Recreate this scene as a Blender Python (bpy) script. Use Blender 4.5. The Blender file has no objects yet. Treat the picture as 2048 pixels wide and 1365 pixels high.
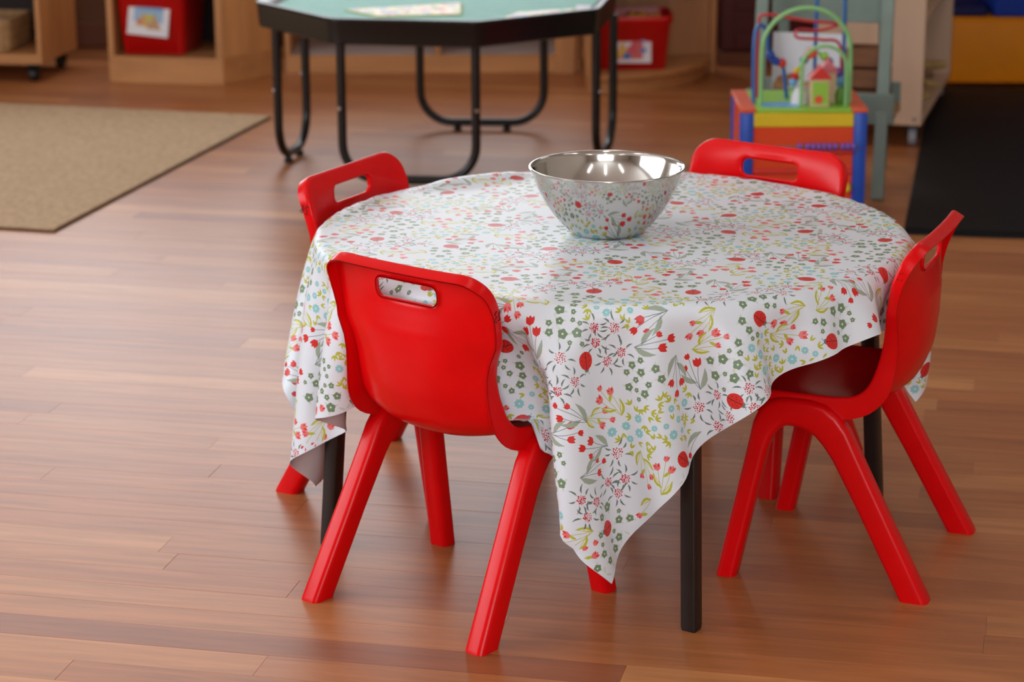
import bpy, bmesh, math, random
import numpy as np
from mathutils import Vector, Matrix
from mathutils.geometry import delaunay_2d_cdt

scene = bpy.context.scene
COL = scene.collection
PI = math.pi

# ------------------------------------------------------------------ camera
CAM_H, PITCH, ROLL, FPX = 1.5257, 0.28028, -0.0035, 4792.6
cam = bpy.data.cameras.new('camera')
cam_o = bpy.data.objects.new('camera', cam)
COL.objects.link(cam_o)
cam.sensor_fit = 'HORIZONTAL'
cam.sensor_width = 22.3
cam.lens = FPX / 2048 * 22.3
cam.clip_end = 100
cam_o.location = (0, 0, CAM_H)
cam_o.rotation_euler = (Matrix.Rotation(PI / 2 - PITCH, 4, 'X') @ Matrix.Rotation(ROLL, 4, 'Z')).to_euler()
cam.dof.use_dof = True
cam.dof.focus_distance = 3.78
cam.dof.aperture_fstop = 3.1
scene.camera = cam_o

# ------------------------------------------------------------------ world and light
world = bpy.data.worlds.new('daylight')
scene.world = world
world.use_nodes = True
wn = world.node_tree
wn.nodes['Background'].inputs[0].default_value = (0.80, 0.90, 1.0, 1)
wn.nodes['Background'].inputs[1].default_value = 1.2

def area(name, loc, rot, sx, sy, watts, col=(1, 1, 1)):
    l = bpy.data.lights.new(name, 'AREA')
    l.shape = 'RECTANGLE'
    l.size, l.size_y = sx, sy
    l.energy = watts
    l.color = col
    o = bpy.data.objects.new(name, l)
    COL.objects.link(o)
    o.location = loc
    o.rotation_euler = rot
    return o

# daylight standing in the window openings: back wall, wall behind the camera, left wall
area('window_daylight_back', (-1.8, 9.74, 1.525), (-PI / 2, 0, 0), 4.6, 1.15, 76, (0.95, 0.97, 1.0))
area('window_daylight_rear', (0.2, -1.42, 1.75), (PI / 2, 0, 0), 2.4, 1.9, 92, (0.93, 0.97, 1.0))
area('window_daylight_side', (-4.24, 3.4, 1.75), (PI / 2, 0, -PI / 2), 4.0, 1.7, 120, (0.92, 0.96, 1.0))

vs = scene.view_settings
vs.view_transform = 'Standard'
vs.look = 'None'
vs.exposure = 0.07
vs.gamma = 1.0
vs.use_curve_mapping = False
scene.cycles.max_bounces = 6
scene.cycles.diffuse_bounces = 3
scene.cycles.glossy_bounces = 3

# ------------------------------------------------------------------ materials
def lin(c):
    return tuple((x / 255 / 12.92) if x / 255 <= 0.04045 else ((x / 255 + 0.055) / 1.055) ** 2.4 for x in c)

MATS = {}
def mat(name, rgb, rough=0.5, metal=0.0, spec=0.5, coat=0.0, bump=0.0, bscale=60.0, vary=0.0, vscale=8.0, stretch=(1, 1, 1), coat_rough=0.1):
    """Principled material with a little procedural variation in colour and relief (rgb is sRGB 0-255)."""
    if name in MATS:
        return MATS[name]
    m = bpy.data.materials.new(name)
    m.use_nodes = True
    nt = m.node_tree
    b = nt.nodes['Principled BSDF']
    c = lin(rgb)
    b.inputs['Base Color'].default_value = (*c, 1)
    b.inputs['Roughness'].default_value = rough
    b.inputs['Metallic'].default_value = metal
    b.inputs['Specular IOR Level'].default_value = spec
    b.inputs['Coat Weight'].default_value = coat
    b.inputs['Coat Roughness'].default_value = coat_rough
    if vary or bump:
        tc = nt.nodes.new('ShaderNodeTexCoord')
        mp = nt.nodes.new('ShaderNodeMapping')
        mp.inputs['Scale'].default_value = stretch
        nt.links.new(tc.outputs['Object'], mp.inputs['Vector'])
    if vary:
        n = nt.nodes.new('ShaderNodeTexNoise')
        n.inputs['Scale'].default_value = vscale
        n.inputs['Detail'].default_value = 6
        nt.links.new(mp.outputs[0], n.inputs['Vector'])
        r = nt.nodes.new('ShaderNodeValToRGB')
        r.color_ramp.elements[0].position = 0.3
        r.color_ramp.elements[1].position = 0.7
        r.color_ramp.elements[0].color = (*[x * (1 - vary) for x in c], 1)
        r.color_ramp.elements[1].color = (*[min(1, x * (1 + vary)) for x in c], 1)
        nt.links.new(n.outputs['Fac'], r.inputs['Fac'])
        nt.links.new(r.outputs['Color'], b.inputs['Base Color'])
    if bump:
        n2 = nt.nodes.new('ShaderNodeTexNoise')
        n2.inputs['Scale'].default_value = bscale
        n2.inputs['Detail'].default_value = 4
        nt.links.new(mp.outputs[0], n2.inputs['Vector'])
        bp = nt.nodes.new('ShaderNodeBump')
        bp.inputs['Strength'].default_value = bump
        bp.inputs['Distance'].default_value = 0.002
        nt.links.new(n2.outputs['Fac'], bp.inputs['Height'])
        nt.links.new(bp.outputs[0], b.inputs['Normal'])
    MATS[name] = m
    return m

def plank_mat(name, per_island):
    """Lacquered timber: each board its own tone, long grain and pores."""
    m = bpy.data.materials.new(name)
    m.use_nodes = True
    nt = m.node_tree
    L = nt.links.new
    b = nt.nodes['Principled BSDF']
    tc = nt.nodes.new('ShaderNodeTexCoord')
    if per_island:
        g = nt.nodes.new('ShaderNodeNewGeometry')
        rnd = g.outputs['Random Per Island']
        tone = rnd
    else:
        oi = nt.nodes.new('ShaderNodeObjectInfo')
        rnd = oi.outputs['Random']
        sep = nt.nodes.new('ShaderNodeSeparateColor')
        L(oi.outputs['Color'], sep.inputs[0])
        tone = sep.outputs[0]
    mul = nt.nodes.new('ShaderNodeMath'); mul.operation = 'MULTIPLY'; mul.inputs[1].default_value = 37.0
    L(rnd, mul.inputs[0])
    comb = nt.nodes.new('ShaderNodeCombineXYZ')
    L(mul.outputs[0], comb.inputs[0]); L(mul.outputs[0], comb.inputs[1])
    add = nt.nodes.new('ShaderNodeVectorMath'); add.operation = 'ADD'
    L(tc.outputs['Object'], add.inputs[0]); L(comb.outputs[0], add.inputs[1])
    mp = nt.nodes.new('ShaderNodeMapping'); mp.inputs['Scale'].default_value = (2.2, 26, 26)
    L(add.outputs[0], mp.inputs['Vector'])
    n = nt.nodes.new('ShaderNodeTexNoise'); n.inputs['Scale'].default_value = 1.6; n.inputs['Detail'].default_value = 7; n.inputs['Distortion'].default_value = 0.6
    L(mp.outputs[0], n.inputs['Vector'])
    mp2 = nt.nodes.new('ShaderNodeMapping'); mp2.inputs['Scale'].default_value = (9, 260, 260)
    L(add.outputs[0], mp2.inputs['Vector'])
    n2 = nt.nodes.new('ShaderNodeTexNoise'); n2.inputs['Scale'].default_value = 2.0; n2.inputs['Detail'].default_value = 3
    L(mp2.outputs[0], n2.inputs['Vector'])
    ramp = nt.nodes.new('ShaderNodeValToRGB')
    el = ramp.color_ramp.elements
    el[0].position = 0.0; el[0].color = (*lin((142, 80, 48)), 1)
    el[1].position = 1.0; el[1].color = (*lin((200, 138, 86)), 1)
    e = ramp.color_ramp.elements.new(0.5); e.color = (*lin((172, 106, 60)), 1)
    L(tone, ramp.inputs['Fac'])
    gr = nt.nodes.new('ShaderNodeValToRGB')
    gr.color_ramp.elements[0].position = 0.32; gr.color_ramp.elements[0].color = (0.55, 0.50, 0.46, 1)
    gr.color_ramp.elements[1].position = 0.66; gr.color_ramp.elements[1].color = (1.2, 1.2, 1.2, 1)
    L(n.outputs['Fac'], gr.inputs['Fac'])
    mx = nt.nodes.new('ShaderNodeMix'); mx.data_type = 'RGBA'; mx.blend_type = 'MULTIPLY'; mx.inputs[0].default_value = 0.45
    L(ramp.outputs[0], mx.inputs[6]); L(gr.outputs[0], mx.inputs[7])
    pr = nt.nodes.new('ShaderNodeValToRGB')
    pr.color_ramp.elements[0].position = 0.24; pr.color_ramp.elements[0].color = (0.3, 0.25, 0.22, 1)
    pr.color_ramp.elements[1].position = 0.36; pr.color_ramp.elements[1].color = (1, 1, 1, 1)
    L(n2.outputs['Fac'], pr.inputs['Fac'])
    mx2 = nt.nodes.new('ShaderNodeMix'); mx2.data_type = 'RGBA'; mx2.blend_type = 'MULTIPLY'; mx2.inputs[0].default_value = 0.5
    L(mx.outputs[2], mx2.inputs[6]); L(pr.outputs[0], mx2.inputs[7])
    L(mx2.outputs[2], b.inputs['Base Color'])
    b.inputs['Roughness'].default_value = 0.38
    b.inputs['Specular IOR Level'].default_value = 0.56
    bp = nt.nodes.new('ShaderNodeBump'); bp.inputs['Strength'].default_value = 0.12; bp.inputs['Distance'].default_value = 0.0008
    L(n.outputs['Fac'], bp.inputs['Height']); L(bp.outputs[0], b.inputs['Normal'])
    return m

BEECH = lambda: mat('beech_laminate', (196, 138, 86), 0.42, vary=0.16, vscale=3.0, stretch=(6, 6, 0.7), bump=0.05)
BEECH_H = lambda: mat('beech_laminate_flat', (196, 138, 86), 0.42, vary=0.14, vscale=3.0, stretch=(0.7, 6, 6), bump=0.05)
RED = lambda: mat('red_moulded_plastic', (222, 6, 12), 0.25, spec=0.20, bump=0.02, bscale=400, vary=0.04, vscale=20)
BLACKMET = lambda: mat('black_powder_coat', (14, 14, 15), 0.32, spec=0.5, bump=0.02, bscale=300)

# ------------------------------------------------------------------ mesh helpers
def link(name, me, m=None, parent=None, loc=None, rot=None):
    o = bpy.data.objects.new(name, me)
    COL.objects.link(o)
    if m is not None and me is not None:
        me.materials.append(m)
    if parent is not None:
        o.parent = parent
    if loc is not None:
        o.location = loc
    if rot is not None:
        o.rotation_euler = rot
    return o

def empty(name, loc=(0, 0, 0), rz=0.0):
    o = bpy.data.objects.new(name, None)
    COL.objects.link(o)
    o.location = loc
    o.rotation_euler = (0, 0, rz)
    o.empty_display_size = 0.1
    return o

def tag(o, label=None, cat=None, group=None, kind=None):
    if label: o['label'] = label
    if cat: o['category'] = cat
    if group: o['group'] = group
    if kind: o['kind'] = kind
    return o

class MB:
    """collects boxes, tubes, lathes and prisms and links them as ONE mesh object"""
    def __init__(self):
        self.bm = bmesh.new()
    def box(self, a, b, bev=0.0, seg=2, M=None):
        lo = [min(p, q) for p, q in zip(a, b)]; hi = [max(p, q) for p, q in zip(a, b)]
        t = bmesh.new()
        r = bmesh.ops.create_cube(t, size=1.0)
        for v in t.verts:
            v.co = Vector([(lo[k] + hi[k]) / 2 + v.co[k] * (hi[k] - lo[k]) for k in range(3)])
        if bev:
            bmesh.ops.bevel(t, geom=list(t.edges), offset=bev, segments=seg, profile=0.5, affect='EDGES', clamp_overlap=True)
        return self.merge(t, M)
    def merge(self, t, M=None):
        if M is not None:
            bmesh.ops.transform(t, matrix=M, verts=t.verts)
        me = bpy.data.meshes.new('tmp')
        t.to_mesh(me); t.free()
        self.bm.from_mesh(me)
        bpy.data.meshes.remove(me)
        return self
    def tube(self, pts, r, n=10, closed=False, caps=True):
        pts = [Vector(p) for p in pts]
        rad = r if hasattr(r, '__len__') else [r] * len(pts)
        rings = []
        up = None
        N = len(pts)
        for i, p in enumerate(pts):
            if closed:
                d = pts[(i + 1) % N] - pts[i - 1]
            else:
                d = pts[min(i + 1, N - 1)] - pts[max(i - 1, 0)]
            d.normalize()
            if up is None:
                up = d.orthogonal().normalized()
            else:
                up = (up - d * up.dot(d)).normalized()
            sd = d.cross(up)
            rings.append([self.bm.verts.new(p + (up * math.cos(2 * PI * k / n) + sd * math.sin(2 * PI * k / n)) * rad[i]) for k in range(n)])
        for i in range(N if closed else N - 1):
            A, B = rings[i], rings[(i + 1) % N]
            for k in range(n):
                self.bm.faces.new((A[k], A[(k + 1) % n], B[(k + 1) % n], B[k]))
        if caps and not closed:
            self.bm.faces.new(rings[0][::-1]); self.bm.faces.new(rings[-1])
        return self
    def lathe(self, prof, n=32, c=(0, 0, 0), M=None, closed=False):
        """prof: (radius, z) list"""
        t = bmesh.new()
        rings = []
        for r, z in prof:
            if r < 1e-6:
                rings.append([t.verts.new((c[0], c[1], c[2] + z))])
            else:
                rings.append([t.verts.new((c[0] + r * math.cos(2 * PI * k / n), c[1] + r * math.sin(2 * PI * k / n), c[2] + z)) for k in range(n)])
        for A, B in zip(rings[:-1], rings[1:]):
            if len(A) == 1 and len(B) == 1: continue
            for k in range(n):
                j = (k + 1) % n
                if len(A) == 1: t.faces.new((A[0], B[j], B[k]))
                elif len(B) == 1: t.faces.new((A[k], A[j], B[0]))
                else: t.faces.new((A[k], A[j], B[j], B[k]))
        return self.merge(t, M)
    def prism(self, poly, z0, z1, bev=0.0, seg=2, M=None):
        t = bmesh.new()
        A = [t.verts.new((x, y, z0)) for x, y in poly]
        B = [t.verts.new((x, y, z1)) for x, y in poly]
        n = len(poly)
        t.faces.new(A[::-1]); t.faces.new(B)
        for k in range(n):
            t.faces.new((A[k], A[(k + 1) % n], B[(k + 1) % n], B[k]))
        bmesh.ops.recalc_face_normals(t, faces=t.faces)
        if bev:
            bmesh.ops.bevel(t, geom=[e for e in t.edges], offset=bev, segments=seg, profile=0.5, affect='EDGES', clamp_overlap=True)
        return self.merge(t, M)
    def loft(self, rings, caps=True):
        V = [[self.bm.verts.new(p) for p in r] for r in rings]
        n = len(V[0])
        for A, B in zip(V[:-1], V[1:]):
            for k in range(n):
                self.bm.faces.new((A[k], A[(k + 1) % n], B[(k + 1) % n], B[k]))
        if caps:
            self.bm.faces.new(V[0][::-1]); self.bm.faces.new(V[-1])
        return self
    def mesh(self, name, smooth=True, angle=40):
        bmesh.ops.recalc_face_normals(self.bm, faces=self.bm.faces)
        me = bpy.data.meshes.new(name)
        self.bm.to_mesh(me); self.bm.free()
        if smooth:
            me.polygons.foreach_set('use_smooth', [True] * len(me.polygons))
            me.set_sharp_from_angle(angle=math.radians(angle))
        return me
    def build(self, name, m, parent=None, loc=None, rot=None, smooth=True, angle=40):
        return link(name, self.mesh(name, smooth, angle), m, parent, loc, rot)

def copy_tree(o, parent=None):
    c = o.copy()
    COL.objects.link(c)
    c.parent = parent
    for ch in list(o.children):
        copy_tree(ch, c)
    return c

def arc(c, r, a0, a1, n, plane='xz'):
    out = []
    for k in range(n + 1):
        a = a0 + (a1 - a0) * k / n
        out.append((c[0] + r * math.cos(a), c[1] + r * math.sin(a)))
    return out

def rrect(hx, hy, r, n=4):
    """rounded rectangle outline, counter-clockwise"""
    P = []
    for cx, cy, a in ((hx - r, hy - r, 0), (-hx + r, hy - r, PI / 2), (-hx + r, -hy + r, PI), (hx - r, -hy + r, 1.5 * PI)):
        for k in range(n + 1):
            t = a + PI / 2 * k / n
            P.append((cx + r * math.cos(t), cy + r * math.sin(t)))
    return P

def smooth_path(P, n=8):
    """Catmull-Rom through the points"""
    P = [Vector(p) for p in P]
    Q = [2 * P[0] - P[1]] + P + [2 * P[-1] - P[-2]]
    out = []
    for i in range(1, len(Q) - 2):
        a, b, c, d = Q[i - 1:i + 3]
        for k in range(n):
            t = k / n
            out.append(0.5 * (2 * b + (c - a) * t + (2 * a - 5 * b + 4 * c - d) * t * t + (3 * b - a - 3 * c + d) * t ** 3))
    out.append(P[-1])
    return out

# ------------------------------------------------------------------ the room
XL, XR, YB, YF, ZC = -4.2, 3.4, 9.62, -1.3, 2.85
WALL = mat('cream_wall_paint', (184, 174, 162), 0.7, bump=0.05, bscale=200, vary=0.03)
CEIL = mat('white_ceiling_paint', (214, 211, 206), 0.8, bump=0.04, bscale=200)
SUB = mat('dark_joint', (44, 22, 14), 0.8, vary=0.1)
FRAMEW = mat('white_window_paint', (225, 225, 222), 0.4, vary=0.03)

floor = MB().box((XL, YF, -0.12), (XR, YB, -0.016)).build('floor', SUB)
tag(floor, kind='structure')

FLOOR_ANG = math.radians(-12.3)
PLW = 0.0790
ca, sa = math.cos(FLOOR_ANG), math.sin(FLOOR_ANG)
PLANK = plank_mat('lacquered_timber_board', False)
PLANK_FIELD = plank_mat('lacquered_timber_boards_far', True)
def clip_poly(poly, x0, x1, y0, y1):
    for ax, lim, sgn in ((0, x0, 1), (0, x1, -1), (1, y0, 1), (1, y1, -1)):
        out = []
        for i in range(len(poly)):
            p, q = poly[i - 1], poly[i]
            fp, fq = sgn * (p[ax] - lim), sgn * (q[ax] - lim)
            if (fp >= 0) != (fq >= 0):
                t = fp / (fp - fq)
                out.append((p[0] + t * (q[0] - p[0]), p[1] + t * (q[1] - p[1])))
            if fq >= 0: out.append(q)
        poly = out
        if not poly: return poly
    return poly

def floor_boards():
    rng = random.Random(11)
    boards = []
    lens = [0.9, 1.15, 1.4, 1.65, 1.9]
    # rows are counted by their offset along the floor normal; row 0 is the dark board in the foreground,
    # and the joints of the front rows are those the photograph shows
    base = 3.382
    fixed = {0: [(-2.45, -0.564, 0.10), (-0.564, 1.0, 0.75)], -1: [(-2.6, -1.125, 0.72), (-1.125, 0.6, 0.55)],
             -2: [(-3.0, -1.42, 0.62), (-1.42, 0.3, 0.42)], 1: [(-2.7, -0.8, 0.6), (-0.8, 0.9, 0.5)]}
    n0 = int((-4 - base) / PLW); n1 = int((11 - base) / PLW)
    for r in range(n0, n1):
        v = base + r * PLW
        done = fixed.get(r, [])
        for f in done:
            boards.append((f[0], f[1], v, f[2]))
        spans = [(-8.6 + rng.random() * 1.6, 6.5)] if not done else [(done[-1][1], 6.5), (-7.0, done[0][0])]
        for u, end in spans:
            while u < end - 1e-6:
                L = rng.choice(lens)
                if done and end < 0: L = min(L, end - u)
                boards.append((u, u + L, v, min(1, max(0, rng.gauss(0.52, 0.13)))))
                u += L
    return boards

def plank_mesh(L, name='plank'):
    t = MB().box((0, -PLW / 2 + 0.00015, -0.016), (L - 0.0003, PLW / 2 - 0.00015, 0.0), 0.0003, 1)
    return t.mesh(name, smooth=False)

def build_floor():
    rng = random.Random(5)
    boards = floor_boards()
    inview = []
    far = []
    meshes = {}
    for (u0, u1, v, tone) in boards:
        mid = ((u0 + u1) / 2 * ca - v * sa, (u0 + u1) / 2 * sa + v * ca)
        ends = [(u * ca - v * sa, u * sa + v * ca) for u in (u0, (u0 + u1) / 2, u1)]
        inside = all(XL + 0.05 < x < XR - 0.05 and YF + 0.05 < y < YB - 0.05 for x, y in ends)
        vis = any(3.25 < y and abs(x) < 0.24 * y + 0.05 for x, y in [(ends[0][0] + (ends[2][0] - ends[0][0]) * t, ends[0][1] + (ends[2][1] - ends[0][1]) * t) for t in (0, .2, .4, .6, .8, 1)])
        (inview if (inside and vis) else far).append((mid[1], u0, u1, v, tone))
    inview.sort()
    for k, (_, u0, u1, v, tone) in enumerate(inview):
        if k >= 300:
            far.append((_, u0, u1, v, tone)); continue
        L = round(u1 - u0, 3)
        if L not in meshes:
            meshes[L] = plank_mesh(L)
            meshes[L].materials.append(PLANK)
        o = link('plank', meshes[L], None, floor)
        o.location = (u0 * ca - v * sa, u0 * sa + v * ca, rng.uniform(-0.0003, 0.0))
        o.rotation_euler = (0, 0, FLOOR_ANG)
        o.color = (tone, tone, tone, 1)
    mb = MB()
    for (_, u0, u1, v, tone) in far:
        g = 0.00015
        poly = [(u * ca - w * sa, u * sa + w * ca) for u, w in ((u0 + g, v - PLW / 2 + g), (u1 - g, v - PLW / 2 + g), (u1 - g, v + PLW / 2 - g), (u0 + g, v + PLW / 2 - g))]
        poly = clip_poly(poly, XL, XR, YF, YB)
        if len(poly) < 3: continue
        A = [mb.bm.verts.new((x, y, -0.016)) for x, y in poly]; B = [mb.bm.verts.new((x, y, 0.0)) for x, y in poly]
        n = len(poly)
        mb.bm.faces.new(B)
        for k in range(n): mb.bm.faces.new((A[k], A[(k + 1) % n], B[(k + 1) % n], B[k]))
    o = mb.build('plank_field', PLANK_FIELD, floor, smooth=False)
    o['kind'] = 'stuff'
    # rotate texture space: object coordinates of the field follow the boards
    me = o.data
    me.transform(Matrix.Rotation(-FLOOR_ANG, 4, 'Z'))
    o.rotation_euler = (0, 0, FLOOR_ANG)
build_floor()

ceiling = MB().box((XL - .2, YF - .2, ZC), (XR + .2, YB + .2, ZC + .12)).build('ceiling', CEIL)
tag(ceiling, kind='structure')
def glow(name, rgb, power):
    m = bpy.data.materials.new(name)
    m.use_nodes = True
    b = m.node_tree.nodes['Principled BSDF']
    b.inputs['Base Color'].default_value = (*rgb, 1)
    b.inputs['Emission Color'].default_value = (*rgb, 1)
    b.inputs['Emission Strength'].default_value = power
    return m
TUBE = glow('fluorescent_diffuser', (1.0, 0.97, 0.92), 5.0)
for lx in (-1.6, 0.2, 2.0):
    for ly in (0.6, 3.6, 6.6):
        MB().box((lx - .07, ly - .7, ZC - .075), (lx + .07, ly + .7, ZC - .005), .02, 3).build('light_diffuser', TUBE, ceiling)
        MB().box((lx - .08, ly - .72, ZC - .022), (lx + .08, ly + .72, ZC - .001), .002, 1).build('light_housing', FRAMEW, ceiling)

def wall_with_window(name, M, W, holes):
    """wall in local x (0..W), z (0..ZC), thickness along +y; holes = (x0,x1,z0,z1)"""
    mb = MB()
    xs = sorted({0, W, *[h[0] for h in holes], *[h[1] for h in holes]})
    for a, b in zip(xs[:-1], xs[1:]):
        hs = [h for h in holes if h[0] <= a + 1e-6 and h[1] >= b - 1e-6]
        if hs:
            h = hs[0]
            mb.box((a, 0, 0), (b, 0.2, h[2])); mb.box((a, 0, h[3]), (b, 0.2, ZC))
        else:
            mb.box((a, 0, 0), (b, 0.2, ZC))
    o = mb.build(name, WALL, smooth=False)
    o.matrix_world = M
    tag(o, kind='structure')
    return o

def window(n, M, x0, x1, z0, z1, panes):
    o = empty('window_%d' % n)
    o.matrix_world = M
    tag(o, kind='structure')
    f = MB()
    for a, b, c, d in ((x0, x0 + .06, z0, z1), (x1 - .06, x1, z0, z1), (x0, x1, z0, z0 + .06), (x0, x1, z1 - .06, z1)):
        f.box((a, 0.02, c), (b, 0.09, d), 0.004, 1)
    f.build('window_frame', FRAMEW, o)
    for k in range(1, panes):
        x = x0 + (x1 - x0) * k / panes
        MB().box((x - .035, 0.02, z0 + .06), (x + .035, 0.09, z1 - .06), 0.004, 1).build('mullion', FRAMEW, o)
    MB().box((x0 - .04, -.05, z0 - .04), (x1 + .04, 0.05, z0), 0.004, 1).build('window_sill', FRAMEW, o)

Mb = Matrix.Translation((XL, YB, 0))
wall_with_window('wall_back', Mb, XR - XL, [(0.1, 4.7, 0.95, 2.1)])
window(1, Mb, 0.1, 4.7, 0.95, 2.1, 5)
Mf = Matrix.Translation((XR, YF, 0)) @ Matrix.Rotation(PI, 4, 'Z')
wall_with_window('wall_front', Mf, XR - XL, [(2.0, 4.4, 0.8, 2.7)])
window(2, Mf, 2.0, 4.4, 0.8, 2.7, 3)
Ml = Matrix.Translation((XL, YF, 0)) @ Matrix.Rotation(PI / 2, 4, 'Z')
wall_with_window('wall_left', Ml, YB - YF, [(2.7, 6.7, 0.9, 2.6)])
window(3, Ml, 2.7, 6.7, 0.9, 2.6, 4)
Mr = Matrix.Translation((XR, YB, 0)) @ Matrix.Rotation(-PI / 2, 4, 'Z')
wall_with_window('wall_right', Mr, YB - YF, [])
SKIRT = mat('varnished_skirting', (120, 66, 40), 0.4, vary=0.1)
tag(MB().box((XL, YB - .02, 0), (XR, YB, .1), .004, 1).build('baseboard_back', SKIRT), kind='structure')
DADO = mat('brown_dado_board', (118, 72, 44), 0.5, vary=0.12, vscale=3, stretch=(6, 6, .7))
dado = MB().box((XL, YB - .012, .1), (XR, YB - .001, .84), 0).build('trim_1', DADO, smooth=False)
tag(dado, kind='structure')
tag(MB().box((XL, YF, 0), (XL + .02, YB, .1), .004, 1).build('baseboard_left', SKIRT), kind='structure')
tag(MB().box((XR - .02, YF, 0), (XR, YB, .1), .004, 1).build('baseboard_right', SKIRT), kind='structure')

# ------------------------------------------------------------------ red stacking chairs
def interp(x, X, Y):
    return float(np.interp(x, X, Y))

def chair_meshes():
    """seat and backrest of a one-piece moulded chair: a curved panel with a flange turned back along its whole edge"""
    key = [(.178, .316), (.165, .326), (.145, .331), (.09, .333), (.03, .333), (-.015, .334), (-.042, .340), (-.060, .357), (-.071, .385), (-.079, .42), (-.085, .465),
           (-.090, .50), (-.098, .54), (-.113, .578), (-.128, .6045)]
    pr = np.array([(p.x, p.y) for p in smooth_path([(a, b, 0) for a, b in key], 10)])
    ds = np.r_[0, np.cumsum(np.hypot(*np.diff(pr, axis=0).T))]
    S = ds[-1]
    tan = np.gradient(pr, axis=0); tan /= np.linalg.norm(tan, axis=1)[:, None]
    zz = pr[:, 1]; yy = pr[:, 0]
    def E(s):
        sc = np.clip(s, 0, S)
        ex = s - sc
        y = np.interp(sc, ds, yy); z = np.interp(sc, ds, zz)
        ty = np.interp(sc, ds, tan[:, 0]); tz = np.interp(sc, ds, tan[:, 1])
        return np.stack([y + ty * ex, z + tz * ex], -1), np.stack([tz, -ty], -1)
    def s_of_z(z): # on the back
        k = np.argmax(zz > .345); return float(np.interp(z, zz[k:], ds[k:]))
    sb = [0, .03, .10, s_of_z(.346) - .03, s_of_z(.36), s_of_z(.40), s_of_z(.45), s_of_z(.49), s_of_z(.54), s_of_z(.575), S]
    bu = [.001, .004, .012, .030, .048, .052, .049, .043, .025, .012, .005]
    sw = [0, .04, .12, s_of_z(.35), s_of_z(.40), s_of_z(.43), s_of_z(.455), s_of_z(.485), s_of_z(.54), S]
    wd = [.160, .163, .163, .157, .150, .149, .154, .167, .171, .166]
    sd = [0, .03, .10, s_of_z(.36), s_of_z(.42), s_of_z(.5), S]
    dp = [.020, .036, .042, .040, .030, .019, .024]
    r = .007
    def width(s): return np.interp(s, sw, wd)
    def P(x, s):
        e, n = E(s)
        w = width(np.clip(s, 0, S))
        b = np.interp(np.clip(s, 0, S), sb, bu) * (1 - np.minimum(np.abs(x) / w, 1) ** 2.3)
        yz = e - n * b[..., None]
        return np.stack([x, yz[..., 0], yz[..., 1]], -1), np.stack([0 * x, n[..., 0], n[..., 1]], -1)
    # outline in the (x, s) plane
    RC = .046
    def side(s):
        w = float(width(s))
        if s > S - RC: w -= RC - math.sqrt(max(0, RC * RC - (s - S + RC) ** 2))
        if s < .03: w -= .03 - math.sqrt(max(0, .03 ** 2 - (.03 - s) ** 2))
        return w
    ss = np.r_[np.linspace(0, .03, 6), np.linspace(.04, S - RC - .004, 56), S - RC + RC * np.sin(np.linspace(0, PI / 2, 9))]
    right = [(side(s), s) for s in ss]
    top = [(x, S) for x in np.linspace(right[-1][0], -right[-1][0], 30)[1:-1]]
    left = [(-x, s) for x, s in right[::-1]]
    bot = [(x, 0.0) for x in np.linspace(-right[0][0], right[0][0], 30)[1:-1]]
    out = np.array(right + top + left + bot)
    # inward normals in the plane
    t = np.roll(out, -1, 0) - np.roll(out, 1, 0)
    t /= np.linalg.norm(t, axis=1)[:, None]
    nout = np.stack([t[:, 1], -t[:, 0]], -1)
    inner = out - nout * r
    sh = s_of_z(.5615)
    hole = np.array([(x, sh + y) for x, y in rrect(.066, .0205, .016, 5)])
    # interior points
    pts = []
    gx = np.arange(-.18, .181, .0085)
    for s in np.arange(.006, S, .0085):
        for x in gx: pts.append((x, s))
    pts = np.array(pts)
    def inside(poly, q):
        c = np.zeros(len(q), bool)
        for i in range(len(poly)):
            a, b = poly[i - 1], poly[i]
            m = (a[1] > q[:, 1]) != (b[1] > q[:, 1])
            with np.errstate(divide='ignore', invalid='ignore'):
                xx = (b[0] - a[0]) * (q[:, 1] - a[1]) / (b[1] - a[1]) + a[0]
            c ^= m & (q[:, 0] < xx)
        return c
    def dist(poly, q):
        return np.min(np.hypot(q[:, None, 0] - poly[None, :, 0], q[:, None, 1] - poly[None, :, 1]), 1)
    keep = inside(inner, pts) & ~inside(hole, pts) & (dist(inner, pts) > .005) & (dist(hole, pts) > .0045)
    pts = pts[keep]
    allp = np.r_[inner, hole, pts]
    ni, nh = len(inner), len(hole)
    edges = [(i, (i + 1) % ni) for i in range(ni)] + [(ni + i, ni + (i + 1) % nh) for i in range(nh)]
    v, e, f, ov, oe, of = delaunay_2d_cdt([Vector(p) for p in allp], edges, [], 0, 1e-7)
    vv = np.array([(p.x, p.y) for p in v])
    F = np.array([tuple(q) for q in f])
    cen = vv[F].mean(1)
    F = F[inside(inner, cen) & ~inside(hole, cen)]
    # map input -> output index for border rings
    idx = {}
    for k, o in enumerate(ov):
        for i in o: idx[i] = k
    ib = [idx[i] for i in range(ni)]; hb = [idx[ni + i] for i in range(nh)]
    V3, N3 = P(vv[:, 0], vv[:, 1])
    verts = [tuple(p) for p in V3]
    sval = list(vv[:, 1])
    faces = [tuple(q) for q in F]
    def ring(prev, plane_pts, depths):
        p, n = P(plane_pts[:, 0], plane_pts[:, 1])
        p = p - n * np.asarray(depths)[:, None]
        base = len(verts)
        verts.extend(tuple(q) for q in p); sval.extend(plane_pts[:, 1])
        m = len(prev)
        cur = list(range(base, base + m))
        for k in range(m):
            a, b = prev[k], prev[(k + 1) % m]; c, d = cur[(k + 1) % m], cur[k]
            faces.append((b, a, d, c))
        return cur
    prev = ib
    for a in (30, 60, 90):
        a = math.radians(a)
        prev = ring(prev, inner + nout * r * math.sin(a), np.full(ni, r * (1 - math.cos(a))))
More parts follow.
